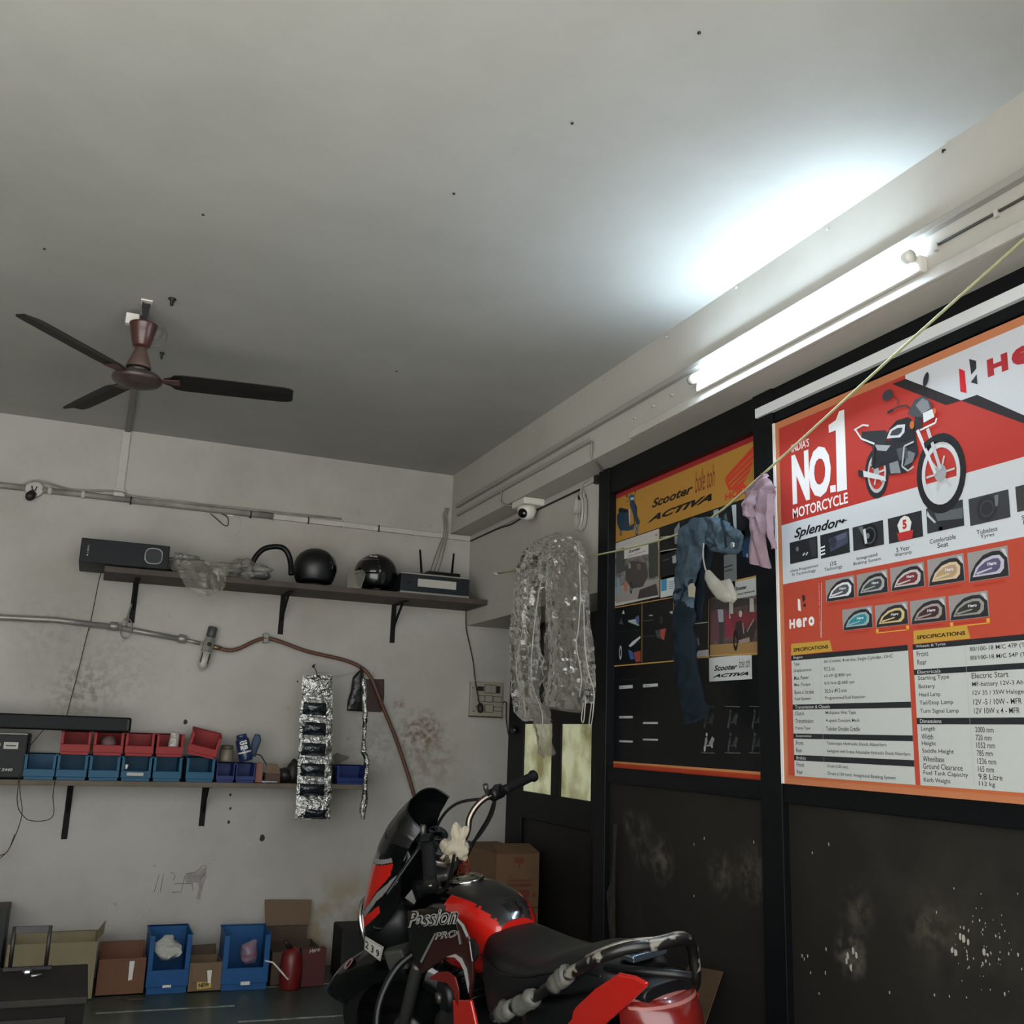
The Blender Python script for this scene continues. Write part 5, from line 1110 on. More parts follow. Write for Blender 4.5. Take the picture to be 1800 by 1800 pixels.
b = MB().lathe([(.028, ln*.84), (.029, ln*.97), (.024, ln), (0, ln)], mat('can_cap', '1b3152', rough=.35), A, 16); b.build('cap', parent=t)
b = MB().lathe([(.0365, ln*.30), (.0365, ln*.36)], M_white, A, 18); b.build('label_band', parent=t)
z_ = (q-p).normalized(); xx = V((1, 0, 0)); xx = (xx-z_*xx.dot(z_)).normalized(); nn = V((0, -1, 0))
b = MB(); b.text('GS', p+z_*ln*.62+nn*.0375-xx*.022, xx, z_, .04, .02, M_white, bold=.03); b.text('RB', p+z_*ln*.44+nn*.0375-xx*.022, xx, z_, .04, .02, M_white, bold=.03); b.build('lettering', parent=t)
b = MB(); b.lr([(ab(448, 1290, .2), ab(457, 1291, .2)), (ab(443, 1302, .2), ab(459, 1302, .2)), (ab(440, 1314, .2), ab(455, 1314, .2)), (ab(438, 1330, .2), ab(449, 1330, .2))], [.01, .018, .018, .012], (0, 1, 0), mat('blue_cloth', '3a4a5e', rough=.8), 12, 4, .008, 25, 1); tag(b.build('cloth_glove'), 'folded blue cloth glove standing behind the spray can', 'glove')
b = MB(); b.tube(smooth_path([ab(449, 1326, .25), ab(458, 1328, .25), ab(464, 1337, .26), ab(469, 1345, .27)]), .004, M_dark, 6); tag(b.build('bent_wire'), 'bent dark wire beside the orange packet', 'wire')
b = bx(ab(450, 1350, .27).x, ab(463, 1350, .27).x, 5.64, 5.68, BZ, ab(456, 1341, .25).z, mat('orange_pack', '7a4a3a', rough=.6)); tag(b.build('orange_packet', bevel=.003), 'dull orange packet beside the navy bins', 'packet')
p0 = ab(467, 1360, .27); p1 = ab(494, 1344, .27); t = thing('torn_carton', 'small torn cardboard carton with a raised flap', 'carton', (p0.x+.045, 5.66, BZ))
M_card = mat('cardboard', '6f5a44', rough=.85, noise_amt=.2, noise_scale=10); M_card2 = mat('cardboard_dark', '4d3c30', rough=.85, noise_amt=.25, noise_scale=8)
b = bx(p0.x, p1.x, 5.63, 5.72, BZ, BZ+.05, M_card2); b.build('body', parent=t)
b = MB().prism([(p0.x, 5.628, BZ+.05), (p1.x, 5.628, BZ+.05), (p1.x-.01, 5.66, BZ+.095), (p0.x+.015, 5.66, BZ+.10)], (0, .003, .002), M_card); b.build('flap', parent=t)
for (cx, cz, r, nm, lb, ct, m, sd) in ((476, 1366, (.05, .04, .03), 'metal_part', 'black machine part in front of the torn carton', 'part', M_blkp, 1), (500, 1364, (.055, .05, .045), 'rubber_part', 'black rubber part beside the hanging foil strip', 'part', M_dark, 4), (516, 1352, (.04, .05, .075), 'dark_bag', 'dark bag standing behind the left edge of the foil strip', 'bag', mat('dark_bag', '171512', rough=.6), 6), (580, 1360, (.03, .05, .055), 'dark_bag', 'small dark bag behind the right edge of the foil strip', 'bag', MATS['dark_bag'], 7)):
    p = ab(cx, cz, .2); b = blobmesh((p.x, 5.70, BZ+r[2]*.8), r, m, .3, 14, 18, 12, sd, drop=BZ+.001); tag(b.build(nm), lb, ct)
b = MB(); b.box((p0.x-.02, LYF+.004, BZ+.001), (p0.x+.06, LYF+.012, BZ+.012), mat('bare_steel', '8f9092', rough=.25, metal=.9)); tag(b.build('metal_strip', bevel=.002), 'shiny flat metal strip at the front of the lower shelf', 'strip')
b = MB(); b.prism([ab(584, 1330, .1), ab(592, 1324, .1), ab(600, 1327, .12), ab(614, 1331, .13), ab(612, 1334, .13), ab(590, 1344, .1)], (0, .004, .002), mat('grey_card', '5c574c', rough=.8)); tag(b.build('card_flap'), 'grey cardboard flap sticking out behind the foil strip', 'card')
cw2 = thing('loose_wires', 'thin black wires looping below the left end of the lower shelf', 'wire', ab(40, 1440, .1))
for P in ([ab(34, 1362, .305), ab(33, 1375, .31), ab(30, 1400, .25), ab(32, 1420, .2), ab(40, 1433, .2), ab(52, 1442, .2), ab(75, 1443, .2), ab(90, 1438, .2), ab(95, 1425, .2), ab(93, 1400, .25), ab(96, 1376, .31), ab(97, 1366, .305)], [ab(34, 1372, .31), ab(36, 1400, .25), ab(39, 1425, .2), ab(34, 1450, .12), ab(22, 1480, .08), ab(10, 1500, .06), ab(-12, 1516, .05)], [ab(50, 1315, .1), ab(60, 1302, .1), ab(72, 1288, .1), ab(80, 1280, .08)], [ab(26, 1466, .1), ab(12, 1498, .08), ab(-10, 1505, .06)]):
    b = MB(); b.tube(smooth_path(P), .002, M_dark, 6); b.build('wire', parent=cw2)
# ------------------------------------------------------------------ things along the floor of the back wall
M_beige = mat('beige_carton', '7f7559', rough=.8, noise_amt=.2, noise_scale=6); M_brnc = mat('brown_carton', '6b4630', rough=.8, noise_amt=.2, noise_scale=6)
def carton(name, label, x0, x1, y0, y1, z1, m, back=0, m2=None, flaps=()):
    t = thing(name, label, 'box', ((x0+x1)/2, (y0+y1)/2, .001)); w = .005
    b = MB(); b.box((x0, y0, .001), (x1, y0+w, z1), m); b.box((x0, y1-w, .001), (x1, y1, z1+back), m); b.box((x0, y0+w, .001), (x0+w, y1-w, z1), m); b.box((x1-w, y0+w, .001), (x1, y1-w, z1), m); b.box((x0, y0, .001), (x1, y1, .006), m)
    b.build('carton_body', parent=t)
    return t
e = lambda px, py, y: at(px, py, 1, y)
x0, x1 = e(8, 1700, 5.45).x, e(167, 1700, 5.45).x
t = carton('wide_carton', 'wide open beige carton behind the dark bench', x0, x1, 5.45, 5.72, e(90, 1658, 5.45).z, M_beige)
zt = e(90, 1658, 5.45).z
b = MB().prism([(x0+.03, 5.73, zt-.01), (x1-.01, 5.73, zt-.01), (x1+.02, 5.80, e(177, 1634, 5.8).z), (x0+.25, 5.80, e(177, 1634, 5.8).z), (x0+.02, 5.80, e(177, 1634, 5.8).z-.005)], (0, .004, 0), M_beige); b.build('back_flap', parent=t)
b = MB().prism([(x1-.003, 5.46, zt), (x1-.003, 5.71, zt), (x1+.03, 5.70, zt+.05), (x1+.02, 5.47, zt+.03)], (.003, 0, 0), M_beige); b.build('side_flap', parent=t)
x0, x1 = e(173, 1700, 5.50).x, e(256, 1700, 5.50).x
t = carton('brown_carton', 'small open brown carton with a white paper strip', x0, x1, 5.50, 5.70, e(215, 1685, 5.50).z, M_brnc, .045)
pq = [e(228, 1690, 5.498), e(237, 1689, 5.498), e(232, 1722, 5.498), e(225, 1724, 5.498)]
b = MB().prism(pq, (0, -.001, 0), M_white); b.build('paper_strip', parent=t)
t = bin_('storage_bin', 'royal blue bin on the floor holding a crumpled white bag', e(260, 1690, 5.48).x, e(334, 1690, 5.48).x, 5.48, 5.74, .001, e(300, 1641, 5.5).z, M_bpet, 'royal blue bins on the floor', lip=.40, post=.12)
b = bx(-.02, .02, -.142, -.139, .03, .042, M_white); b.build('tag_plate', parent=t, mw=True)
def crumple(name, label, pts, th, m, d, amp=.02, cat='bag', ws=20, sd=0):
    b = MB(); b.lr([(at(a, y, 1, d), at(c, y2, 1, d)) for (a, y, c, y2) in pts], th, (0, 1, 0), m, 18, 4, amp, ws, sd); return tag(b.build(name), label, cat)
M_bagw = mat('white_bag', 'a09f98', rough=.5, bump=.6, bump_scale=30)
crumple('crumpled_bag', 'crumpled white bag stuffed in a royal blue bin', [(292, 1644, 301, 1644), (278, 1655, 303, 1652), (271, 1663, 321, 1660), (273, 1672, 323, 1670), (278, 1681, 316, 1679), (285, 1686, 305, 1686)], [.01, .03, .045, .05, .04, .015], M_bagw, 5.50, .05, ws=22)
x0, x1 = e(334, 1700, 5.47).x, e(391, 1700, 5.47).x
t = carton('narrow_carton', 'narrow carton with a yellow NEW label between the two royal blue bins', x0, x1, 5.47, 5.66, e(360, 1692, 5.47).z, M_card, 0)
b = MB().prism([e(337, 1693, 5.465), e(372, 1693, 5.465), e(366, 1726, 5.455), e(338, 1726, 5.455)], (0, .003, 0), M_card); b.build('front_flap', parent=t)
b = MB().prism([(x0, 5.663, .06), (x1, 5.663, .06), (x1-.015, 5.67, e(360, 1660, 5.66).z), (x0+.02, 5.67, e(360, 1660, 5.66).z-.005)], (0, .003, 0), M_card2); b.build('back_flap', parent=t)
o_ = e(346, 1739.5, 5.462); ux = (e(371, 1736, 5.462)-o_); wv = ux.length; ux.normalize(); uy = V((0, 0, 1)); uy = (uy-ux*uy.dot(ux)).normalized()
b = MB().prism([o_, o_+ux*wv, o_+ux*wv+uy*.034, o_+uy*.034], (0, -.001, 0), mat('label_yellow', 'b99a3e', rough=.6)); b.text('NEW', o_+ux*.008+uy*.007+V((0, -.0015, 0)), ux, uy, wv-.016, .02, M_dark, bold=.05); b.build('yellow_label', parent=t)
b = MB().prism([e(364, 1706, 5.452), e(373, 1705, 5.452), e(370, 1728, 5.45), e(365, 1728, 5.45)], (0, -.001, 0), M_white); b.build('white_label', parent=t)
t = bin_('storage_bin', 'royal blue bin on the floor with a white stick poking out', e(394, 1690, 5.46).x, e(475, 1690, 5.46).x, 5.46, 5.74, .001, e(440, 1640, 5.5).z, M_bpet, 'royal blue bins on the floor', rot=(0, 0, R(-3)), lip=.40, post=.12)
b = bx(-.02, .025, -.172, -.169, .03, .046, M_white); b.build('tag_plate', parent=t, mw=True)
crumple('clear_bag', 'clear bag of red and white parts inside the right royal blue bin', [(443, 1652, 452, 1651), (424, 1662, 452, 1660), (422, 1675, 451, 1672), (423, 1690, 450, 1686), (428, 1694, 446, 1693)], [.006, .02, .03, .03, .01], mat('parts_bag', '5c6a86', rough=.2, bump=.7, bump_scale=40, noise_amt=.5, noise_scale=30, col2='8a5a56'), 5.52, .012)
b = MB(); b.tube([e(466, 1689, 5.45), e(480, 1692, 5.43), e(507, 1722, 5.38)], .005, M_white, 6); tag(b.build('white_stick'), 'thin white stick leaning out of the royal blue bin to the floor', 'stick')
x0, x1 = e(478, 1690, 5.50).x, e(566, 1690, 5.50).x
t = carton('tall_carton', 'open cardboard carton with its back flap raised against the wall', x0, x1, 5.50, 5.80, e(520, 1672, 5.5).z, M_card2)
zb0 = e(520, 1627, 5.83).z
b = MB().prism([(x0, 5.803, .1), (x1-.02, 5.803, .1), (x1-.02, 5.83, zb0), (x0, 5.83, zb0)], (0, .004, 0), M_card2); b.build('back_wall', parent=t)
b = MB().prism([(x0+.01, 5.83, zb0+.003), (x1-.01, 5.83, zb0+.003), (x1, 5.86, e(570, 1581, 5.86).z), (x0-.0, 5.86, e(478, 1581, 5.86).z)], (0, .004, 0), M_card); b.build('raised_flap', parent=t)
p = e(511, 1719, 5.42); t = thing('red_can', 'red plastic can standing in front of the tall carton', 'can', (p.x, 5.44, .001))
M_redp = mat('red_plastic', '621513', rough=.4)
b = MB().lathe([(.05, 0), (.055, .01), (.056, .12), (.05, .16), (.035, .185), (.02, .195)], M_redp, T((p.x, 5.43, .001)), 18); b.build('body', parent=t)
b = MB(); b.tube([(p.x-.01, 5.43, .19), (p.x-.03, 5.42, .215), (p.x-.045, 5.41, .235)], [.016, .012, .008], M_dark, 8); b.build('spout', parent=t)
t = thing('red_carton', 'dark red carton with white lettering behind the motorcycle wheel', 'box', (e(550, 1700, 5.44).x, 5.46, .001))
xa, xb_ = e(528, 1700, 5.44).x, e(572, 1700, 5.44).x
b = bx(xa, xb_, 5.44, 5.495, .001, e(550, 1668, 5.44).z, mat('red_card', '4a1614', rough=.6)); b.build('carton_body', parent=t, bevel=.003)
b = MB(); q0 = e(544, 1676, 5.4385); b.text('Hero', q0, V((1, 0, .18)).normalized(), V((-.1, 0, 1)).normalized(), .055, .02, M_white, shear=.2); b.build('lettering', parent=t)
b = bx(e(598, 1700, 5.5).x, e(650, 1700, 5.5).x, 5.5, 5.72, .001, e(620, 1632, 5.5).z, mat('black_box', '100f0e', rough=.7)); tag(b.build('dark_crate', bevel=.01), 'dark crate on the floor beyond the motorcycle headlamp', 'crate')
b = bx(-.9, e(12, 1620, 5.6).x, 5.6, 5.85, .001, e(5, 1600, 5.6).z, mat('dark_cabinet', '101614', rough=.5)); tag(b.build('dark_cabinet', bevel=.004), 'dark cabinet edge at the left end of the floor row', 'cabinet')
b = MB().prism([(.30, 5.44, .0015), (.40, 5.43, .0015), (.41, 5.40, .0015), (.33, 5.39, .0015)], (0, 0, .004), M_card2); tag(b.build('cardboard_scrap'), 'scrap of cardboard on the floor before the brown carton', 'scrap')
# dark bench in the near left corner
t = thing('work_bench', 'dark stained work bench at the lower left', 'bench', (-.3, 3.35, 0))
M_bench = mat('bench_top', '14120f', rough=.7, spec=.2, noise_amt=.5, noise_scale=5, col2='211e19'); M_bench2 = mat('bench_side', '0d0b09', rough=.8, spec=.15, noise_amt=.3, noise_scale=5)
xr = at(155, 1694, 2, .55).x
b = bx(-1.2, xr, 3.16, 3.57, .53, .55, M_bench); b.build('top', parent=t, bevel=.004)
b = bx(-1.19, xr-.006, 3.17, 3.56, .001, .5295, M_bench2); b.build('cabinet_body', parent=t)
b = bx(-1.0, xr-.05, 3.163, 3.1695, .30, .50, M_bench); b.build('drawer', parent=t, bevel=.003)
b = MB(); q_ = at(48, 1709, 2, .556); b.lathe([(.012, -.005), (.014, 0), (.012, .006)], MATS['bare_steel'], T(q_), 6, smooth=False); tag(b.build('hex_nut'), 'loose steel nut lying on the dark bench', 'nut')
b = MB(); q_ = at(54, 1716, 2, .556); b.tube([q_, q_+V((.03, .01, 0))], .005, MATS['bare_steel'], 7); tag(b.build('loose_bolt'), 'loose steel bolt lying on the dark bench', 'bolt')
t = thing('paper_holder', 'upright black metal holder frame standing on the dark bench', 'holder', at(52, 1697, 2, .55))
yq = 3.52; P = lambda x, y: at(x, y, 1, yq)
for a, c, r in (((26, 1629), (18, 1697), .006), ((89, 1627), (81, 1695), .006)):
    A_, C_ = P(*a), P(*c); C_.z = .557; b = MB(); b.tube([A_, C_], r, M_dark, 8); b.build('leg', parent=t)
b = MB(); A_, C_ = P(26, 1634), P(89, 1632); b.box((A_.x, yq-.004, A_.z-.010), (C_.x, yq+.004, A_.z+.008), M_dark); b.build('top_bar', parent=t)
b = MB(); A_, C_ = P(6, 1697), P(91, 1695); b.box((A_.x, yq-.008, .551), (C_.x, yq+.008, .560), M_dark); b.build('base_bar', parent=t)
# ------------------------------------------------------------------ cartons by the door
M_ctn = mat('shipping_carton', '6e5238', rough=.8, noise_amt=.15, noise_scale=8); M_red = mat('carton_print', '6a3428', rough=.8)
yc = 5.22; c0 = at(874, 1501, 1, yc); x1 = at(949, 1501, 1, yc).x; zt = c0.z; zm = at(900, 1597, 1, yc).z
for nm, lb, z0, z1 in (('shipping_carton', 'brown shipping carton on top of the stack by the door', zm+.002, zt), ('shipping_carton', 'brown shipping carton at the bottom of the stack by the door', .001, zm)):
    t = thing(nm, lb, 'box', (c0.x+.12, yc+.2, z0), group='cartons stacked by the door')
    b = bx(c0.x, x1, yc, YB-.07, z0, z1, M_ctn); b.build('carton_body', parent=t, bevel=.004)
    if z1 == zt:
        b = MB().prism([(c0.x, yc+.002, z1+.001), (x1, yc+.002, z1+.001), (x1, yc+.15, z1+.035), (c0.x+.03, yc+.15, z1+.035)], (0, .002, .003), M_ctn); b.build('top_flap', parent=t)
        b = MB()
        for (u0, v0, u1, v1) in ((.28, .48, .8, .52), (.24, .38, .82, .45), (.26, .18, .78, .33), (.40, .82, .62, .93), (.5, .74, .54, .82), (.30, .56, .34, .6), (.85, .18, .92, .26)):
            b.prism([(c0.x+(x1-c0.x)*u, yc-.0006, z0+(z1-z0)*v) for u, v in ((u0, v0), (u1, v0), (u1, v1), (u0, v1))], (0, -.0005, 0), M_red)
        b.build('printed_marks', parent=t)['kind'] = 'stuff'
# cardboard leaning on the partition behind the motorcycle
b = MB().prism([(XW-.02, 3.10, .52), (XW-.03, 3.30, .50), (XW-.30, 3.36, .001), (XW-.30, 3.05, .001)], (-.006, 0, -.003), mat('brown_sheet', '4f3a22', rough=.8, noise_amt=.3, noise_scale=6)); tag(b.build('cardboard_sheet'), 'brown cardboard sheet leaning on the partition behind the tail', 'cardboard')
# ------------------------------------------------------------------ rope with clothes
rp_ = smooth_path([aw(875, 1008, .012), aw(980, 988, .03), aw(1081, 969, .05), aw(1180, 943, .07), aw(1252, 909, .085), aw(1343, 832, .10), aw(1552, 642, .12), aw(1800, 420, .155), aw(1880, 349, .175)], 4)
b = MB(); b.tube(rp_, .0042, mat('nylon_rope', 'a5a67c', rough=.6), 6); tag(b.build('clothes_line'), 'thin pale rope slanting up past the posters', 'rope')
b = MB(); c = aw(875, 1009, 0); b.tube([c, c+V((-.03, 0, 0))], .005, M_pvc, 8); b.cbox(c+V((-.01, .012, 0)), (.02, .035, .016), M_pvc); tag(b.build('wall_hook'), 'white wall hook holding the left end of the rope', 'hook')
def cl_(pts, d): return [(aw(a, y, d), aw(c, y2, d)) for (a, y, c, y2) in pts]
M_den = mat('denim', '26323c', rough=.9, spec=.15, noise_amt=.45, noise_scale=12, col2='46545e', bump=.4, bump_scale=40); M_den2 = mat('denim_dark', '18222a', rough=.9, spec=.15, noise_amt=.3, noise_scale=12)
jn = thing('jeans', 'faded blue jeans hanging over the rope before the black poster', 'jeans', aw(1230, 1270, .1))
b = MB(); b.lr(cl_([(1214, 912, 1249, 910), (1193, 932, 1246, 932), (1190, 960, 1238, 962), (1189, 985, 1232, 985), (1187, 1035, 1217, 1035), (1186, 1090, 1219, 1090), (1186, 1147, 1221, 1147), (1189, 1196, 1227, 1190), (1198, 1238, 1237, 1228), (1206, 1273, 1247, 1258)], .10), [.01, .02, .022, .022, .02, .02, .02, .019, .018, .012], (1, 0, 0), M_den, 48, 26, .016, 22, 3, mf=lambda u, v, p: M_den2 if v+.10*noise.noise(p*14)+.05*noise.noise(p*40) > .46 else None); b.build('leg', parent=jn)  # lower leg in darker denim: light falloff put into the colour
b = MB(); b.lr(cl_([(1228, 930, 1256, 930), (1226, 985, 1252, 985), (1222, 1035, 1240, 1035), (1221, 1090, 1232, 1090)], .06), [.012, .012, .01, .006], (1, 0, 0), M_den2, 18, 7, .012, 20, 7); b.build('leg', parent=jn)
b = MB(); c = aw(1288, 959, .20); b.lathe([(.011, 0), (.011, .004), (.004, .006), (0, .006)], mat('button', '8a8f92', rough=.3, metal=.6), axisM(c, (-1, -.2, 0)), 14); b.build('button', parent=jn)
M_lin = mat('pocket_white', '9c9a90', rough=.9, bump=.2, bump_scale=120)
b = MB(); b.lr(cl_([(1242, 1003, 1248, 1002), (1241, 1018, 1262, 1018), (1247, 1032, 1275, 1030), (1254, 1044, 1284, 1042), (1262, 1053, 1287, 1050), (1272, 1059, 1284, 1058)], .13), [.004, .014, .018, .018, .014, .005], (1, 0, 0), M_lin, 16, 5, .006, 20, 2); o = b.build('pocket_lining', parent=jn); o['label'] = 'white pocket lining turned out'
b = MB(); b.lr(cl_([(1268, 1022, 1283, 1017), (1272, 1030, 1289, 1030), (1281, 1042, 1294, 1044), (1284, 1054, 1294, 1054), (1284, 1060, 1290, 1060)], .12), [.004, .01, .012, .01, .004], (1, 0, 0), M_lin, 14, 4, .005, 20, 6); b.build('pocket_lining', parent=jn)
b = MB(); b.tube(smooth_path([aw(1237, 955, .13), aw(1236, 975, .135), aw(1238, 992, .135), aw(1241, 1003, .13)]), .003, M_lin, 6); b.build('draw_string', parent=jn)
b = MB(); b.prism([aw(1210, 1031, .15), aw(1214, 1026, .15), aw(1219, 1025, .15), aw(1223, 1033, .15), aw(1221, 1050, .15), aw(1211, 1049, .15)], (-.002, 0, 0), mat('tag_card', '9a9280', rough=.8)); b.build('paper_tag', parent=jn)
sh_ = thing('pink_shirt', 'pale pink shirt hung by its collar on the rope', 'shirt', aw(1340, 1000, .12))
M_pink = mat('pink_cotton', '85707a', rough=.9, noise_amt=.15, noise_scale=20, bump=.3, bump_scale=30)
nx = (-1, 0, 0)
def cloth(name, prs, d, par, m, **k):
    b = MB(); sheet(b, cl_(prs, d), nx, m, smooth=True, **k); sheet(b, cl_(prs, d-.02), nx, m, smooth=True, **k); return b.build(name, parent=par)
cloth('hip', [(1249, 910, 1268, 911), (1246, 922, 1287, 923), (1243, 935, 1300, 934), (1241, 948, 1304, 942), (1245, 958, 1301, 957), (1249, 965, 1296, 970)], .15, jn, M_den, nu=30, sub=8, fold=.03, fs=12, crump=.008, cs=24, seed=5, bow=.035)
b = MB(); b.tube(smooth_path([aw(1304, 941, .175), aw(1301, 957, .18), aw(1296, 969, .185), aw(1275, 968, .195), aw(1250, 964, .18)]), .011, M_den, 8, flat=.5); b.build('waistband', parent=jn)
b = MB(); b.tube(smooth_path([aw(1268, 912, .165), aw(1274, 935, .19), aw(1276, 962, .195)]), .004, M_den2, 6); b.build('seam', parent=jn)
cloth('body', [(1341, 832, 1345, 832), (1326, 846, 1352, 845), (1312, 861, 1361, 860), (1309, 885, 1361, 885), (1308, 903, 1359, 903), (1317, 916, 1357, 918), (1320, 940, 1355, 940), (1321, 965, 1353, 968), (1321, 989, 1352, 999)], .14, sh_, M_pink, nu=30, sub=8, fold=.035, fs=12, crump=.006, cs=18, seed=1)
cloth('sleeve', [(1350, 872, 1361, 868), (1354, 915, 1361, 910), (1356, 945, 1364, 945), (1358, 966, 1365, 964)], .17, sh_, M_pink, nu=12, sub=8, fold=.012, fs=20, crump=.004, cs=24, seed=4)
cloth('sleeve', [(1309, 866, 1330, 862), (1305, 890, 1332, 888), (1307, 906, 1326, 910)], .18, sh_, M_pink, nu=16, sub=8, fold=.02, fs=18, crump=.006, cs=24, seed=8)
# clear plastic rain coat hanging in front of the door
rn = thing('plastic_raincoat', 'crumpled clear plastic raincoat hanging on the right wall beside the door', 'raincoat', aw(965, 1330, .1))
M_r1 = film_mat('raincoat_plastic', .24, '8a867d', .95, .16); M_r3 = film_mat('raincoat_sleeve', .5, '8d897f', .95, .14); M_r2 = film_mat('raincoat_front', .24, '938f85', .96, .14, ior=1.85)
nx = (-1, 0, 0)
b = MB(); sheet(b, cl_([(980, 937, 992, 937), (956, 944, 1008, 943), (936, 954, 1016, 953), (918, 970, 1020, 968), (906, 1000, 990, 1000), (903, 1040, 958, 1035), (899, 1085, 952, 1085), (897, 1130, 950, 1130), (901, 1175, 947, 1175), (905, 1225, 946, 1225), (907, 1251, 955, 1251), (922, 1268, 967, 1266)], .10), nx, M_r1, 36, 9, .03, 10, .014, 20, 2); sheet(b, cl_([(978, 938, 994, 938), (936, 955, 1014, 952), (910, 1000, 975, 1000), (903, 1085, 948, 1085), (903, 1175, 945, 1175), (909, 1240, 950, 1240)], .06), nx, M_r1, 30, 10, .03, 8, .012, 18, 12); b.build('back_panel', parent=rn)
b = MB(); sheet(b, cl_([(986, 938, 1000, 939), (974, 950, 1015, 950), (964, 985, 1027, 975), (962, 1030, 1030, 1030), (960, 1080, 1029, 1080), (959, 1130, 1028, 1130), (958, 1180, 1027, 1180), (956, 1220, 1026, 1222), (953, 1244, 1024, 1254)], .15), nx, M_r2, 44, 12, .014, 12, .026, 22, 6); sheet(b, cl_([(985, 938, 1010, 942), (964, 985, 1030, 985), (962, 1080, 1033, 1080), (960, 1180, 1030, 1180), (955, 1240, 1026, 1250)], .11), nx, M_r1, 30, 12, .02, 9, .014, 20, 16); b.build('front_panel', parent=rn)
b = MB(); sheet(b, cl_([(930, 1236, 966, 1240), (936, 1270, 968, 1268), (942, 1300, 972, 1298), (950, 1326, 977, 1322), (956, 1332, 972, 1329)], .12), nx, M_r3, 20, 8, .014, 12, .012, 26, 9); b.build('sleeve', parent=rn)
b = MB(); sheet(b, cl_([(1010, 946, 1022, 952), (1018, 985, 1033, 985), (1022, 1040, 1035, 1040), (1024, 1100, 1039, 1100), (1026, 1160, 1046, 1160), (1027, 1205, 1049, 1205), (1028, 1238, 1043, 1236)], .13), nx, M_r2, 14, 9, .012, 14, .010, 26, 13); b.build('sleeve', parent=rn)
M_strap = mat('plastic_strap', 'a8a49a', rough=.15, spec=.8)
for P in ([(953, 1010), (944, 1060), (938, 1110), (934, 1160), (934, 1195), (942, 1225), (952, 1250), (954, 1275), (955, 1296)], [(926, 1070), (918, 1110), (908, 1165), (910, 1195), (919, 1225), (923, 1248), (922, 1262)], [(1018, 990), (1020, 1050), (1016, 1110), (1013, 1135), (1022, 1190), (1018, 1225)], [(1026, 1060), (1028, 1130), (1034, 1180), (1044, 1215), (1042, 1255), (1038, 1278), (1035, 1276), (1040, 1236)], [(1030, 1225), (1028, 1245), (1026, 1268), (1022, 1264), (1026, 1235)]):
    b = MB(); b.tube(smooth_path([aw(x, y, .21) for x, y in P]), .0042, M_strap, 6, flat=.5); b.build('strap', parent=rn)
# ------------------------------------------------------------------ motorcycle, leaning on its side stand with the bars turned left
BO = V((1.42, 2.63, 0)); BTH, BLN, BPH = R(-5.6), R(8.7), R(43)
bf = V((math.sin(BTH), math.cos(BTH), 0)); bl_ = V((-math.cos(BTH), math.sin(BTH), 0)); bu = V((0, 0, 1))
bl2 = bl_*math.cos(BLN)-bu*math.sin(BLN); bu2 = bu*math.cos(BLN)+bl_*math.sin(BLN)
RAKE = R(26); SAX = V((-math.sin(RAKE), 0, math.cos(RAKE))); SO_ = V((.775, 0, .886))
SR = Matrix.Rotation(BPH, 3, SAX)
def bw(p): return BO + bf*p.x + bl2*p.y + bu2*p.z
def sw2(p): return bw(SR @ (p-SO_) + SO_)
def bk(px, py, y, st=False):        # point of the bike seen along a pixel ray, on its lengthwise plane y
    d = ray(px, py); o = CAM-BO
    o = V((o.dot(bf), o.dot(bl2), o.dot(bu2))); d = V((d.dot(bf), d.dot(bl2), d.dot(bu2)))
    if st: q = SR.transposed(); o = q @ (o-SO_)+SO_; d = q @ d
    return o + d*((y-o.y)/d.y)
moto = thing('motorcycle', 'red and black motorcycle on its side stand in front of the black partition', 'motorcycle', BO)
def bp(mb, name, parent=moto, st=False, **k):
    f = sw2 if st else bw
    mb.v = [f(V(p)) for p in mb.v]
    return mb.build(name, parent=parent, **k)
M_gblk = mat('gloss_black_paint', '060607', rough=.12, spec=.5, coat=.5); M_sblk = mat('satin_black', '0b0c0d', rough=.38, spec=.35); M_rub = mat('rubber', '0c0c0c', rough=.75, spec=.2)
M_redg = mat('gloss_red_paint', 'a81a12', rough=.2, coat=.6); M_mar = mat('maroon_paint', '2c0e0c', rough=.2, coat=.5); M_seat = mat('seat_vinyl', '0f1011', rough=.42, spec=.4, bump=.1, bump_scale=120)
M_chr = mat('chrome', 'b5b3ae', rough=.15, metal=1.0); M_chr2 = mat('worn_chrome', '8d8478', rough=.3, metal=1.0, noise_amt=.4, noise_scale=30); M_alu2 = mat('dull_aluminium', '54524e', rough=.45, metal=.8)
M_dtop = mat('worn_black_top', '121213', rough=.35, noise_amt=.4, noise_scale=9, col2='1d1c1b'); M_sil = mat('silver_line', '9a9894', rough=.35)
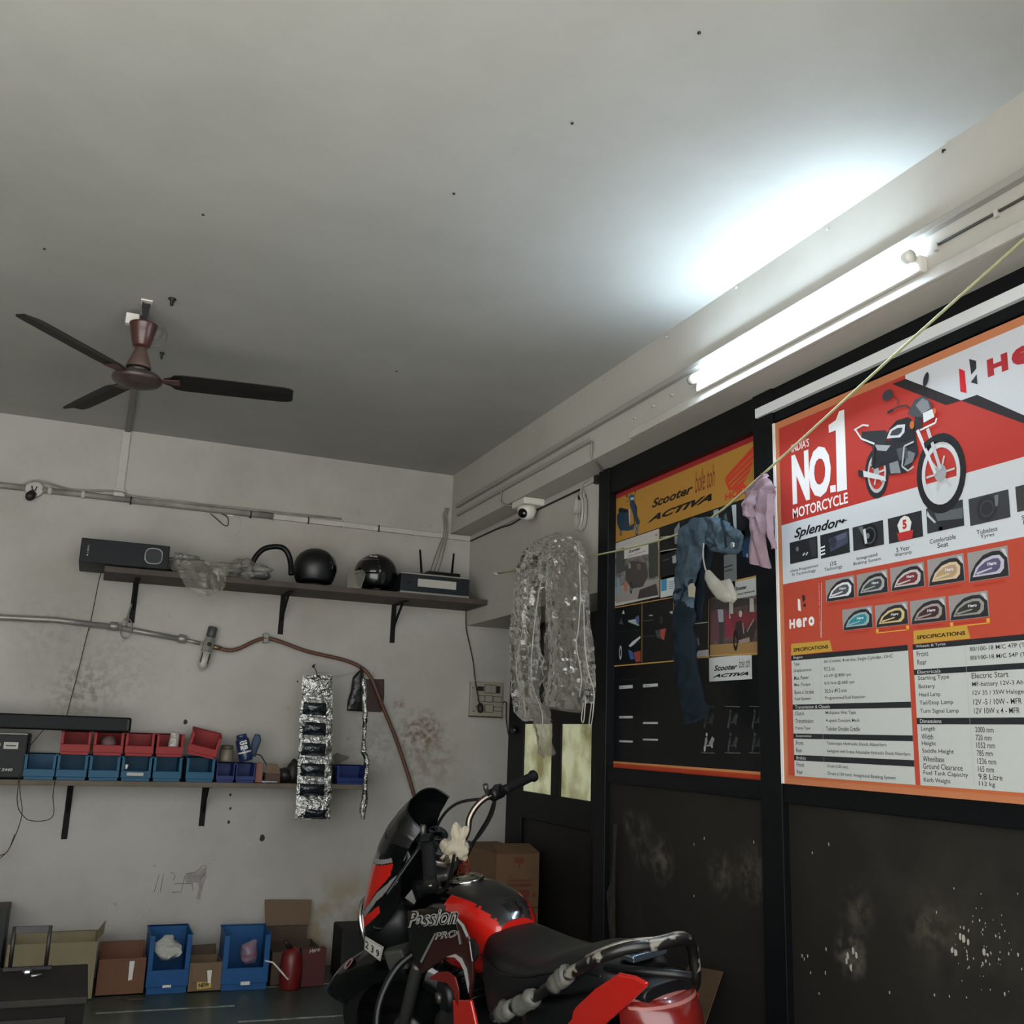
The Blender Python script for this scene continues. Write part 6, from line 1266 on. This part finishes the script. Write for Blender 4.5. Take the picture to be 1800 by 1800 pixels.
def wheel_(name, c, r, st):
    w = MB(); A = axisM(c, (0, 1, 0)); tr_ = .036
    prof = [(r-tr_*1.9, -.03)]+[(r-tr_+tr_*math.cos(R(a)), tr_*1.05*math.sin(R(a))) for a in range(-75, 76, 15)]+[(r-tr_*1.9, .03)]
    w.lathe(prof, M_rub, A, 44); o = bp(w, name, st=st)
    w = MB(); w.lathe([(r-.055, -.03), (r-.068, -.026), (r-.075, 0), (r-.068, .026), (r-.055, .03)], M_sblk, A, 40); bp(w, 'rim', o, st)
    w = MB(); w.lathe([(.01, -.05), (.055, -.045), (.065, -.02), (.065, .02), (.055, .045), (.01, .05)], M_alu2, A, 24); bp(w, 'hub', o, st)
    for k in range(5):
        a = R(72*k+15); d = V((math.cos(a), 0, math.sin(a))); n = V((-d.z, 0, d.x)); w = MB()
        w.loft([[c+d*q+n*s+V((0, t, 0)) for s, t in ((-h, -.012), (h, -.012), (h, .012), (-h, .012))] for q, h in ((.055, .022), (.13, .012), (r-.065, .018))], M_sblk, smooth=False); bp(w, 'spoke', o, st)
    return o
FA = V((1.155, 0, .265)); RAx = V((0, 0, .278))
wheel_('front_wheel', FA, .278, True); wheel_('rear_wheel', RAx, .278, False)
# front mudguard
w = MB(); 
def mg(u, v):
    a = R(168-138*v); ww = .068*(1-.45*max(0, (v-.7)/.3)**2); s = (u-.5)*2
    rr = .308+.012*math.cos(s*1.4)-.085*abs(s)**3+(.03*max(0, v-.75)/.25)
    return FA+V((math.cos(a)*rr, s*ww, math.sin(a)*rr))
w.grid(13, 26, mg, M_gblk); mgo = bp(w, 'front_mudguard', st=True, solid=.004)
w = MB(); c_ = FA+V((math.cos(R(62))*.322, .03, math.sin(R(62))*.322)); n_ = V((math.cos(R(62)), .35, math.sin(R(62)))).normalized()
A = axisM(c_, n_, V((-n_.z, 0, n_.x))); w.lathe([(.021, 0), (.0215, .002), (.017, .002), (.017, 0)], mat('badge_ring', '8a6a66', rough=.5), A, 20, sx=1.25, sy=.85); w.lathe([(0, .001), (.012, .001)], mat('badge_red', '6a1a18', rough=.4), A, 16, sx=1.25, sy=.85); bp(w, 'round_badge', mgo, st=True)
# forks
for s_ in (-1, 1):
    w = MB(); top = V((.79, .09*s_, .86)); bot = V((1.15, .09*s_, .29)); mid = top.lerp(bot, .55)
    w.tube([top, mid], .015, M_chr2, 12); f_ = bp(w, 'fork_tube', st=True)
    w = MB(); w.tube([mid.lerp(top, .04), mid, bot.lerp(mid, .1), bot], [.021, .023, .022, .018], M_alu2 if s_ > 0 else M_sblk, 14); bp(w, 'fork_slider', f_, st=True)
    w = MB(); w.tube([top.lerp(bot, .12), top.lerp(bot, .32)], .022, M_sblk, 12); bp(w, 'fork_cover', f_, st=True)
w = MB(); w.box((.74, -.115, .855), (.83, .115, .885), M_alu2); bp(w, 'triple_clamp', st=True, bevel=.01)
w = MB(); w.box((.84, -.11, .70), (.92, .11, .73), M_sblk); bp(w, 'lower_clamp', st=True, bevel=.01)
w = MB(); w.box((.80, -.075, .60), (.93, .075, .85), M_sblk); bp(w, 'headstock_cover', st=True, bevel=.03, seg=3)
# headlamp and number plate
w = MB(); A = axisM(V((1.045, 0, .67)), (1, 0, -.05)); w.lathe([(0, -.06), (.05, -.055), (.085, -.01), (.105, .06), (.11, .10), (.106, .115)], M_sblk, A, 26, sy=1.05, sx=.8); hl = bp(w, 'headlamp', st=True)
w = MB(); w.lathe([(.106, .112), (.112, .118), (.108, .128), (.102, .124)], M_chr, A, 26, sy=1.05, sx=.8); bp(w, 'chrome_rim', hl, st=True)
w = MB(); w.lathe([(.103, .122), (.08, .14), (.04, .15), (0, .152)], mat('lamp_glass', 'b8bcc0', rough=.1, metal=.3), A, 26, sy=1.05, sx=.8); bp(w, 'lens', hl, st=True)
P4 = [bk(x, y, .125, True) for x, y in ((640, 1668), (642, 1647), (674, 1666), (668, 1690))]
w = MB(); w.prism([P4[0], P4[1], P4[2], P4[3]], (0, -.004, 0), mat('plate_white', '94928a', rough=.5)); pt = bp(w, 'number_plate', st=True)
w = MB(); ux = (P4[3]-P4[0]); uy = (P4[1]-P4[0]); o_ = P4[0]+ux*.06+uy*.2+V((0, .0012, 0))
wl = ux.length*.9; ux = ux.normalized(); h_ = uy.length*.6; uy = uy.normalized()
vs, fs_ = text_mesh('2 3 9', 0, .02); x0 = min(p[0] for p in vs); x1 = max(p[0] for p in vs); y0 = min(p[1] for p in vs); y1 = max(p[1] for p in vs)
w.add([o_+ux*((p[0]-x0)/(x1-x0)*wl*.95)+uy*((p[1]-y0)/(y1-y0)*h_) for p in vs], fs_, M_rub)
for a_, b_ in ((P4[0], P4[1]), (P4[1], P4[2]), (P4[2], P4[3]), (P4[3], P4[0])):
    c_ = sum(P4, V())/4; q = lambda p: c_+(p-c_)*.93+V((0, .001, 0)); r_ = lambda p: c_+(p-c_)*.90+V((0, .001, 0)); w.poly([q(a_), q(b_), r_(b_), r_(a_)], M_rub)
bp(w, 'plate_digits', pt, st=True)
w = MB(); w.box((1.02, -.045, .545), (1.10, .10, .62), mat('grey_bracket', '33342f', rough=.6)); bp(w, 'plate_bracket', st=True, bevel=.008)
# cowl
def lerp_t(tab, z):
    for i in range(len(tab)-1):
        if tab[i][0] <= z <= tab[i+1][0]:
            t = (z-tab[i][0])/(tab[i+1][0]-tab[i][0]); return [a+(b-a)*t for a, b in zip(tab[i][1:], tab[i+1][1:])]
    return tab[-1][1:] if z > tab[-1][0] else tab[0][1:]
CT = [(.69, 1.195, .10, .10), (.76, 1.165, .135, .17), (.815, 1.132, .148, .20), (.92, 1.065, .155, .18), (1.0, 1.0, .16, .15), (1.05, .95, .162, .13), (1.09, .895, .150, .10), (1.12, .84, .120, .07)]
M_cowl = M_gblk; M_stripe = mat('grey_stripe', '6e6c69', rough=.3); M_vis = mat('dark_visor', '0a0b0b', rough=.2, spec=.4)
def inpoly(x, y, P):
    r = False; n = len(P)
    for i in range(n):
        x1_, y1_ = P[i]; x2_, y2_ = P[(i+1) % n]
        if (y1_ > y) != (y2_ > y) and x < (x2_-x1_)*(y-y1_)/(y2_-y1_)+x1_: r = not r
    return r
RP = [[(.90, .966), (1.02, .946), (1.035, .935), (1.12, .80), (1.125, .775), (1.02, .86), (.925, .925)], [(1.15, .745), (1.02, .815), (1.03, .785), (1.16, .705)]]
GP = [[(.90, .925), (1.02, .855), (1.13, .77), (1.125, .755), (1.02, .835), (.91, .895)], [(.9, .985), (1.02, .965), (1.02, .95), (.9, .97)]]
def cw_(u, v):
    z = .69+(1.12-.69)*v; xc, hw, dp = lerp_t(CT, z); s = (u-.5)*2
    return V((xc-dp*abs(s)**2.1, hw*math.sin(s*math.pi/2*.98)*(1 if True else 0), z-.07*abs(s)**3*max(0, v-.62)/.38))
# colour of the shell: red and grey bands painted on both sides
def cw_m(u, v):
    p = cw_(u, v)
    if p.z > .99: return M_vis
    if abs(p.y) < .05: return None
    for P in GP:
        if inpoly(p.x, p.z, P): return M_stripe
    for P in RP:
        if inpoly(p.x, p.z, P): return M_redg
    return None
w = MB(); w.grid(130, 120, cw_, M_cowl, mf=cw_m); co_ = bp(w, 'front_cowl', st=True, solid=.005); co_.data.materials.append(M_sblk); co_.modifiers['solid'].material_offset = 9; co_.modifiers['solid'].offset = -1
# instruments
w = MB(); A = axisM(V((.83, .01, .94)), (-.62, 0, .78)); w.lathe([(.045, -.05), (.066, -.02), (.07, .015), (.065, .022), (0, .024)], M_sblk, A, 24, sx=.75, sy=1.25); ip = bp(w, 'instrument_pod', st=True)
for y in (.055, -.035):
    w = MB(); A = axisM(V((.83, y, .94)), (-.62, 0, .78)); w.lathe([(.036, .02), (.038, .028), (.032, .03), (.032, .024)], M_sblk, A, 22); w.lathe([(.032, .0265), (0, .0265)], mat('dial_face', '5f6163', rough=.25), A, 22); bp(w, 'dial', ip, st=True)
w = MB(); w.tube([bk(705, 1500, .1, True)+V((.02*math.cos(R(a)), 0, .032*math.sin(R(a)))) for a in range(0, 361, 18)], .004, M_chr2, 8); bp(w, 'chrome_ring', st=True)
w = MB(); c_ = bk(712, 1505, .1, True); w.poly([c_+V((.018*math.cos(R(a)), -.003, .028*math.sin(R(a)))) for a in range(0, 360, 20)], mat('dial_white', '9a9a94', rough=.4)); bp(w, 'white_dial', st=True)
# handlebar
hbm = M_chr2
w = MB(); Rp = [(.775, 0, .895), (.765, -.05, .90), (.752, -.085, .90), (.735, -.105, .925), (.727, -.125, .955), (.70, -.15, .985), (.665, -.18, 1.0), (.62, -.22, .996), (.57, -.32, .982), (.55, -.37, .972)]
pts = smooth_path(Rp, 5); w.tube(pts+[], .011, hbm, 12); Lg0, Lg1 = bk(753, 1490, .235, True), bk(757, 1560, .37, True)
w.tube(smooth_path([Rp[0], (.765, .05, .90), (.755, .085, .90), bk(752, 1512, .12, True), bk(750, 1492, .16, True), Lg0, Lg1], 5), .011, hbm, 12); hb = bp(w, 'handlebar', st=True)
for s_ in (-1, 1):
    G0, G1 = (V((.612, -.235, .994)), V((.548, -.375, .972))) if s_ < 0 else (Lg0, Lg1)
    hc = V((.635, -.21, .997)) if s_ < 0 else bk(752, 1484, .205, True)
    gd = (G1-G0).normalized()
    w = MB(); w.tube([G0, G0+gd*.01, G0+gd*.12, G1-gd*.012, G1-gd*.010, G1], [k_*(1 if s_ < 0 else 1.3) for k_ in (.018, .0165, .0165, .0165, .022, .021)], M_rub, 16); bp(w, 'grip', hb, st=True)
    w = MB(); A = axisM(hc, gd); w.lathe([(.016, -.03), (.023, -.025), (.024, .022), (.02, .028)], M_sblk, A, 14); w.cbox(hc+V((-.006, 0, .016)), (.03, .04, .02), M_sblk); sh2 = bp(w, 'switch_housing', hb, st=True, bevel=.003)
    w = MB(); w.tube([hc+V((.02, -.025*s_, .008)), hc+V((.02, -.03*s_, .033)), hc+V((.015, -.035*s_, .051))], [.010, .009, .010], M_alu2, 10); bp(w, 'mirror_stub', hb, st=True)
    w = MB(); w.tube(smooth_path([V((.68, -.19, .985)), V((.70, -.22, .975)), V((.69, -.28, .965)), V((.655, -.37, .955))] if s_ < 0 else [hc+V((.03, 0, -.005)), bk(735, 1492, .24, True), bk(708, 1530, .29, True), bk(679, 1572, .35, True)]), [.009]*6+[.007]*12+[.008], M_sblk, 8, flat=.6); bp(w, 'lever', hb, st=True)
for k, P in enumerate(([(.64, -.20, .985), (.67, -.19, .93), (.72, -.16, .88), (.78, -.12, .84), (.86, -.06, .76)], [(.645, -.21, .985), (.69, -.20, .92), (.75, -.17, .86), (.82, -.1, .78)], [(.64, .2, .985), (.68, .19, .92), (.74, .16, .85), (.8, .1, .8)], [(.655, -.19, .99), (.78, -.17, 1.0), (.86, -.13, .95), (.9, -.08, .85)])):
    w = MB(); w.tube(smooth_path(P), .0055, M_rub, 7); bp(w, 'control_cable', hb, st=True)
w = MB(); w.box((.755, -.05, .885), (.80, .05, .915), M_alu2); bp(w, 'bar_clamp', hb, st=True, bevel=.006)
# tank
M_tank_r = M_redg
TS = [(.325, .755, .675, .06), (.345, .775, .645, .078), (.39, .798, .61, .103), (.46, .815, .575, .128), (.56, .823, .555, .148), (.68, .821, .55, .158), (.78, .805, .555, .148), (.86, .782, .575, .125), (.93, .755, .605, .085), (.955, .735, .63, .05)]
def tsec(x, zt, zb, hw, n=40):
    r = []
    for k in range(n):
        a = 2*math.pi*k/n; ca, sa = math.cos(a), math.sin(a)
        ex = .72; y = hw*math.copysign(abs(ca)**ex, ca); zz = (zt+zb)/2+(zt-zb)/2*math.copysign(abs(sa)**.8, sa)
        if sa < 0: y *= 1-.25*abs(sa)
        r.append(V((x, y, zz)))
    return r
def dense(TS, m=3):
    out = []
    for i in range(len(TS)-1):
        for q in range(m):
            t = q/m; P0, P1, P2, P3 = TS[max(i-1, 0)], TS[i], TS[i+1], TS[min(i+2, len(TS)-1)]
            out.append([0.5*((2*b)+(c-a)*t+(2*a-5*b+4*c-d)*t*t+(3*b-a-3*c+d)*t**3) for a, b, c, d in zip(P0, P1, P2, P3)])
    out.append(list(TS[-1])); return out
def tank_m(u, v, p):
    top = lerp_t([(t[0], t[1], t[3]) for t in TS], p.x); f = (p.z-(top[0]-.05))/.05
    if p.x > .62: return M_gblk if p.z > .70 or p.x > .8 else M_mar
    edge = top[0]-.016+.008*noise.noise(p*60)
    if p.x < .40 and abs(p.y+.012) < .022: return M_gblk
    if p.z > edge: return M_dtop
    if .50 < p.x <= .62 and p.z > .70-(p.x-.5)*.35: return M_redg if p.x < .56-(.75-p.z)*.3 else M_gblk
    return M_redg
w = MB(); w.loft([tsec(*t, n=56) for t in dense(TS, 6)], M_redg, mf=tank_m); tk = bp(w, 'fuel_tank')
w = MB(); A = axisM(V((.66, 0, .826)), (-.04, 0, 1)); w.lathe([(.058, -.006), (.06, .004), (.054, .009), (.05, .006), (.046, .012), (0, .016)], M_chr, A, 28); fcap = bp(w, 'filler_cap', tk)
w = MB(); w.box((.64, -.012, .832), (.70, .012, .84), M_chr2); bp(w, 'cap_flap', fcap, bevel=.003)
w = MB(); w.prism([bk(x, y, .165) for x, y in [(819, 1653), (826, 1650), (835, 1662), (836, 1680), (830, 1693), (824, 1692), (819, 1675)]], (0, -.014, 0), M_rub); bp(w, 'knee_pad', tk, bevel=.004)
# side shroud with lettering
def side(name, px, y, th, m, parent=None, bev=.0): 
    w = MB(); w.prism([bk(x, yy, y) for x, yy in px], (0, -th, 0), m); return bp(w, name, parent or moto, bevel=bev)
SHP = [(716, 1602), (735, 1598), (765, 1597), (792, 1606), (812, 1626), (824, 1655), (829, 1690), (829, 1725), (825, 1756), (819, 1728), (812, 1700), (800, 1684), (784, 1683), (764, 1696), (742, 1712), (727, 1694), (719, 1655)]
shr = side('side_shroud', SHP, .170, .012, M_mar, bev=.004)
side('black_panel', [(716, 1602), (735, 1598), (765, 1597), (792, 1606), (800, 1613), (804, 1636), (766, 1640), (740, 1700), (727, 1690), (719, 1655)], .1712, .001, M_gblk, shr)
side('silver_line', [(764, 1640), (767, 1641), (741, 1693), (738, 1690)], .1722, .001, M_stripe, shr); side('silver_line', [(803, 1637), (806, 1636), (810, 1660), (807, 1660)], .1722, .001, M_stripe, shr)
side('silver_line', [(784, 1682), (800, 1677), (811, 1684), (820, 1703), (824, 1730), (823, 1745), (820, 1730), (815, 1706), (808, 1692), (799, 1683)], .1722, .001, M_sil, shr)
side('silver_line', [(792, 1605), (797, 1605), (813, 1624), (822, 1645), (820, 1648), (811, 1628)], .1722, .001, M_sil, shr)
o_ = bk(716, 1629, .1735); e_ = bk(800, 1622, .1735); t_ = bk(716, 1603, .1735)
ux = (e_-o_); uy = V((0, 0, 1)); wl = ux.length; ux.normalize(); hh = (t_-o_).length
def outlined(body, o, ux, uy, w_, h_, shear, parent):
    w = MB(); w.text(body, o, ux, uy, w_, h_, M_sil, shear, .05); bp(w, 'lettering', parent)
    w = MB(); w.text(body, o+ux*.004+uy*.002+V((0, .0012, 0)), ux, uy, w_-.008, h_-.004, M_gblk, shear, -.012); bp(w, 'lettering', parent)
outlined('Passion', o_-uy*.004, ux, uy, wl*1.08, hh*1.02, .5, shr)
o2 = bk(764, 1652, .1735); e2 = bk(804, 1647, .1735); t2 = bk(762, 1633, .1735); outlined('PRO', o2, (e2-o2).normalized(), V((0, 0, 1)), (e2-o2).length, .021, .3, shr)
side('red_band', [(752, 1720), (770, 1708), (787, 1708), (800, 1718), (806, 1740), (806, 1770), (800, 1760), (795, 1740), (785, 1728), (770, 1725)], .150, .004, mat('dark_red_paint', '6a1512', rough=.3, coat=.4), moto, .001)
# right side mirror of the shroud
w = MB(); w.prism([V((max(p.x, .64), -.12, p.z)) for p in [bk(x, yy, .170) for x, yy in SHP]], (0, .012, 0), M_mar); bp(w, 'side_shroud')
# seat
SS = [(.405, .70, .47, .085), (.375, .738, .45, .105), (.31, .735, .48, .125), (.2, .722, .56, .138), (.08, .72, .60, .142), (0, .732, .625, .138), (-.06, .752, .64, .132), (-.13, .772, .655, .125), (-.22, .782, .68, .115), (-.29, .776, .69, .10), (-.335, .755, .70, .075)]
def ssec(x, zt, zb, hw, n=40):
    r = []
    for k in range(n):
        a = 2*math.pi*k/n; ca, sa = math.cos(a), math.sin(a)
        y = hw*math.copysign(abs(ca)**.55, ca); r.append(V((x, y*(1-.12*max(0, sa)), (zt+zb)/2+(zt-zb)/2*math.copysign(abs(sa)**.6, sa))))
    return r
w = MB(); w.loft([ssec(*t) for t in dense(SS, 4)], M_seat); st_ = bp(w, 'seat')
w = MB(); w.tube(smooth_path([V((x, hw*1.005, zb+(zt-zb)*(.62 if x < .25 else .75))) for x, zt, zb, hw in SS[1:-1]]), .0035, M_sblk, 6); bp(w, 'piping', st_)
# rear cowl, panels, lamp, grab rail
RC = [(.12, .62, .50, .12), (-.05, .65, .54, .125), (-.2, .70, .60, .115), (-.31, .735, .655, .105), (-.38, .745, .69, .09), (-.425, .735, .70, .07)]
w = MB(); w.loft([ssec(*t) for t in dense(RC, 4)], M_sblk); bp(w, 'rear_cowl')
RPx = [(1085, 1711), (1112, 1716), (1135, 1728), (1132, 1737), (1102, 1765), (1072, 1792), (1050, 1812), (960, 1830), (985, 1800), (1012, 1768), (1045, 1737)]
for s_ in (1, -1):
    pts = [bk(x, y, .118) for x, y in RPx]; w = MB(); m_ = sum((p.x for p in pts))/len(pts)
    q = [V((p.x, .118, p.z)) for p in pts] if s_ > 0 else [V((max(p.x, -.415), -.094, p.z-.095)) for p in pts]; w.prism(q, (0, -s_*.014, 0), M_redg); bp(w, 'tail_panel', bevel=.006, seg=3)
w = MB()
def ln(u, v):
    a = R(-86+172*u); b_ = R(-40+110*v)
    return V((-.355-.125*math.cos(a)*max(0, math.cos(b_))**.7, .112*math.sin(a)*(1-.06*v), .635+.085*math.sin(b_)))
M_lens = mat('red_lens', '64120f', rough=.25, coat=.5, noise_amt=.15, noise_scale=40); M_lens2 = mat('lens_pale_band', '8f5a54', rough=.4)  # second material is for the paler bands across the lens
w.grid(30, 20, ln, M_lens, mf=lambda u, v: M_lens2 if (.90 < v < .95 or .74 < v < .765) and .1 < u < .9 else None); w.poly([ln(0, 0), ln(.25, 0), ln(.5, 0), ln(.75, 0), ln(1, 0)], M_lens); bp(w, 'tail_lamp')
w = MB(); w.box((-.40, -.10, .52), (-.36, .10, .60), M_sblk); bp(w, 'rear_plate_holder', bevel=.006)
w = MB(); GR = [(.20, .165, .545), (.10, .165, .59), (-.04, .158, .652), (-.13, .152, .70), (-.215, .147, .745), (-.30, .142, .785), (-.365, .125, .815), (-.405, .085, .83), (-.425, .02, .826), (-.43, -.045, .825), (-.42, -.08, .81), (-.405, -.10, .775), (-.385, -.108, .70), (-.3, -.13, .66), (-.15, -.15, .69), (.0, -.152, .64), (.15, -.15, .57)]
M_rail = mat('scuffed_rail', '0e0d0c', rough=.35, noise_amt=.0)
nt = M_rail.node_tree; bs = nt.nodes['Principled BSDF']; tcn = nt.nodes.new('ShaderNodeTexCoord'); nz = nt.nodes.new('ShaderNodeTexNoise'); nz.inputs['Scale'].default_value = 22; nz.inputs['Detail'].default_value = 4
nt.links.new(tcn.outputs['Object'], nz.inputs['Vector']); rp3 = nt.nodes.new('ShaderNodeValToRGB'); rp3.color_ramp.elements[0].position = .56; rp3.color_ramp.elements[1].position = .6; rp3.color_ramp.elements[0].color = lin('0d0c0b'); rp3.color_ramp.elements[1].color = lin('77736a'); nt.links.new(nz.outputs['Fac'], rp3.inputs['Fac']); nt.links.new(rp3.outputs['Color'], bs.inputs['Base Color'])
w.tube(smooth_path(GR, 5), .0145, M_rail, 12); gr = bp(w, 'grab_rail')
w = MB(); w.tube(smooth_path([(x+.004, y*1.0, z+.013) for x, y, z in GR[5:12]], 5), .0055, mat('bare_alloy', '9b968c', rough=.35, metal=.5, noise_amt=.6, noise_scale=26, col2='3a362f'), 8); bp(w, 'worn_top', gr)
M_tape = mat('grey_tape', '55544e', rough=.6, bump=.5, bump_scale=30)
for i, (i0, i1, r_) in enumerate(((.4, 1.15, .026), (1.35, 2.0, .026), (3.0, 3.9, .021))):
    pts = [];
    for q in range(9):
        t = i0+(i1-i0)*q/8; k = int(t); pts.append(V(GR[k]).lerp(V(GR[k+1]), t-k))
    w = MB(); w.tube(pts, [r_*(.9+.5*noise.noise(V((q*1.3+i*7, 0, 0)))) for q in range(9)], M_tape, 12); nvv = [p+V((.006*noise.noise(p*40), .006*noise.noise(p*40+V((5, 0, 0))), .01*noise.noise(p*35+V((0, 9, 0))))) for p in w.v]; w.v = nvv; bp(w, 'tape_wrap', gr)
w = MB(); w.box((-.36, -.055, .775), (-.30, .05, .792), mat('chrome_bracket', '8fa0b0', rough=.2, metal=.9)); bp(w, 'rail_bracket', gr, bevel=.004)
w = MB(); w.tube(smooth_path([(-.30, .09, .765), (-.40, .07, .772), (-.46, .02, .768), (-.48, -.03, .755)]), .011, M_sblk, 10); bp(w, 'tail_hook', gr)
# side panels under the seat
side('side_panel', [(795, 1758), (826, 1758), (832, 1785), (842, 1830), (800, 1840), (797, 1800)], .150, .012, M_redg, moto, .004)
# engine, frame, exhaust, stand
w = MB(); A = axisM(V((.62, .11, .36)), (0, 1, 0)); w.lathe([(.0, .045), (.06, .045), (.09, .03), (.105, 0), (.105, -.22), (.09, -.25), (.0, -.26)], M_sblk, A, 28); en = bp(w, 'crankcase')
w = MB(); A = axisM(V((.66, 0, .40)), (.55, 0, .83))
for k in range(8): w.lathe([(.0, .03+.02*k), (.085, .03+.02*k), (.085, .036+.02*k), (.0, .036+.02*k)], M_sblk, A, 20)
w.lathe([(.06, 0), (.06, .2), (.05, .22), (0, .22)], M_sblk, A, 18); bp(w, 'cylinder', en)
w = MB(); c_ = bk(778, 1752, .13); A = axisM(c_, (0.1, 1, 0)); w.lathe([(.05, -.05), (.06, -.02), (.058, .0), (.04, .006), (0, .008)], M_sblk, A, 20); w.lathe([(.017, .006), (.017, .02), (0, .022)], M_alu2, A, 12); bp(w, 'horn')
w = MB(); w.tube(smooth_path([(.80, 0, .78), (.84, .02, .62), (.84, .04, .40), (.76, .05, .25), (.5, .06, .2), (.2, .08, .24)]), .018, M_sblk, 10); w.tube(smooth_path([(.8, 0, .74), (.5, .05, .58), (.1, .09, .56), (-.3, .09, .62)]), .015, M_sblk, 10); w.tube(smooth_path([(.8, 0, .74), (.5, -.05, .58), (.1, -.09, .56), (-.3, -.09, .62)]), .015, M_sblk, 10); bp(w, 'frame')
w = MB(); w.tube(smooth_path([(.92, .05, .58), (.95, .16, .52), (.95, .24, .40), (.90, .25, .28), (.80, .16, .22)]), .013, M_sblk, 10); w.tube(smooth_path([(.92, -.05, .58), (.95, -.16, .52), (.95, -.24, .40), (.90, -.25, .28), (.80, -.16, .22)]), .013, M_sblk, 10); bp(w, 'leg_guard')
w = MB(); w.tube(smooth_path([(.76, -.05, .46), (.84, -.1, .36), (.74, -.13, .2), (.4, -.14, .19), (.1, -.15, .24), (-.3, -.16, .32)]), [.018]*12+[.03]*18+[.028], M_chr2, 12); bp(w, 'exhaust')
for s_ in (-1, 1):
    w = MB(); w.tube([V((0, .11*s_, .27)), V((-.06, .11*s_, .58))], .022, M_sblk, 12); bp(w, 'rear_shock'); w = MB(); w.tube([V((.38, .07*s_, .28)), V((0, .08*s_, .278))], .018, M_sblk, 10); bp(w, 'swing_arm')
w = MB(); w.tube([V((.42, .09, .24)), V((.36, .20, .052))], .011, M_sblk, 8); w.cbox(V((.36, .20, .05)), (.05, .04, .008), M_sblk); bp(w, 'side_stand')
def rmg(u, v):
    a = R(30+150*v); s = (u-.5)*2; rr = .31-.03*abs(s)**3; return RAx+V((math.cos(a)*rr, s*.06, math.sin(a)*rr))
w = MB(); w.grid(9, 20, rmg, M_sblk); bp(w, 'rear_mudguard', solid=.004)
# rag, keys and threads on the bars
rg = thing('white_rag', 'crumpled white rag knotted on the motorcycle handlebar', 'rag', sw2(V((.73, -.06, .9))))
c_ = sw2(bk(806, 1485, .0, True)); b = blobmesh(c_, (.038, .03, .062), mat('rag_white', 'a39a86', rough=.9), .7, 26, 44, 30, 2); b.build('rag', parent=rg)
c2 = sw2(bk(788, 1497, .02, True)); b = blobmesh(c2, (.026, .02, .036), MATS['rag_white'], .7, 30, 30, 20, 6); b.build('rag_end', parent=rg)
th = thing('orange_threads', 'tangle of orange threads around the motorcycle keys', 'thread', sw2(V((.74, -.02, .85))))
for cpx, y, sd in (((776, 1545), .0, 1), ((816, 1515), -.07, 4)):
    c_ = sw2(bk(*cpx, y, True)); b = MB()
    for k in range(9):
        r_ = random.Random(sd*20+k); b.tube(smooth_path([c_+V((r_.gauss(0, .012), r_.gauss(0, .012), .02-.022*q+r_.gauss(0, .006))) for q in range(4)], 4), .0028, mat('orange_thread', '8a2a16', rough=.8), 5)
    b.build('thread', parent=th)
ky = thing('key_bunch', 'bunch of steel keys hanging from the motorcycle ignition', 'keys', sw2(V((.745, .0, .86))))
c_ = sw2(bk(783, 1512, .0, True)); b = MB(); b.tube([c_+V((.016*math.cos(R(a)), .004, .016*math.sin(R(a)))) for a in range(0, 361, 24)], .002, M_chr, 6); b.build('ring', parent=ky)
for k, dx in enumerate((-.008, .004, .012)):
    b = MB(); b.prism([c_+V((dx-.005, -.002*k, -.014)), c_+V((dx+.006, -.002*k, -.014)), c_+V((dx+.008, -.002*k, -.034)), c_+V((dx+.003, -.002*k, -.058)), c_+V((dx-.003, -.002*k, -.056)), c_+V((dx-.006, -.002*k, -.032))], (0, .002, 0), M_chr2); b.build('key', parent=ky)
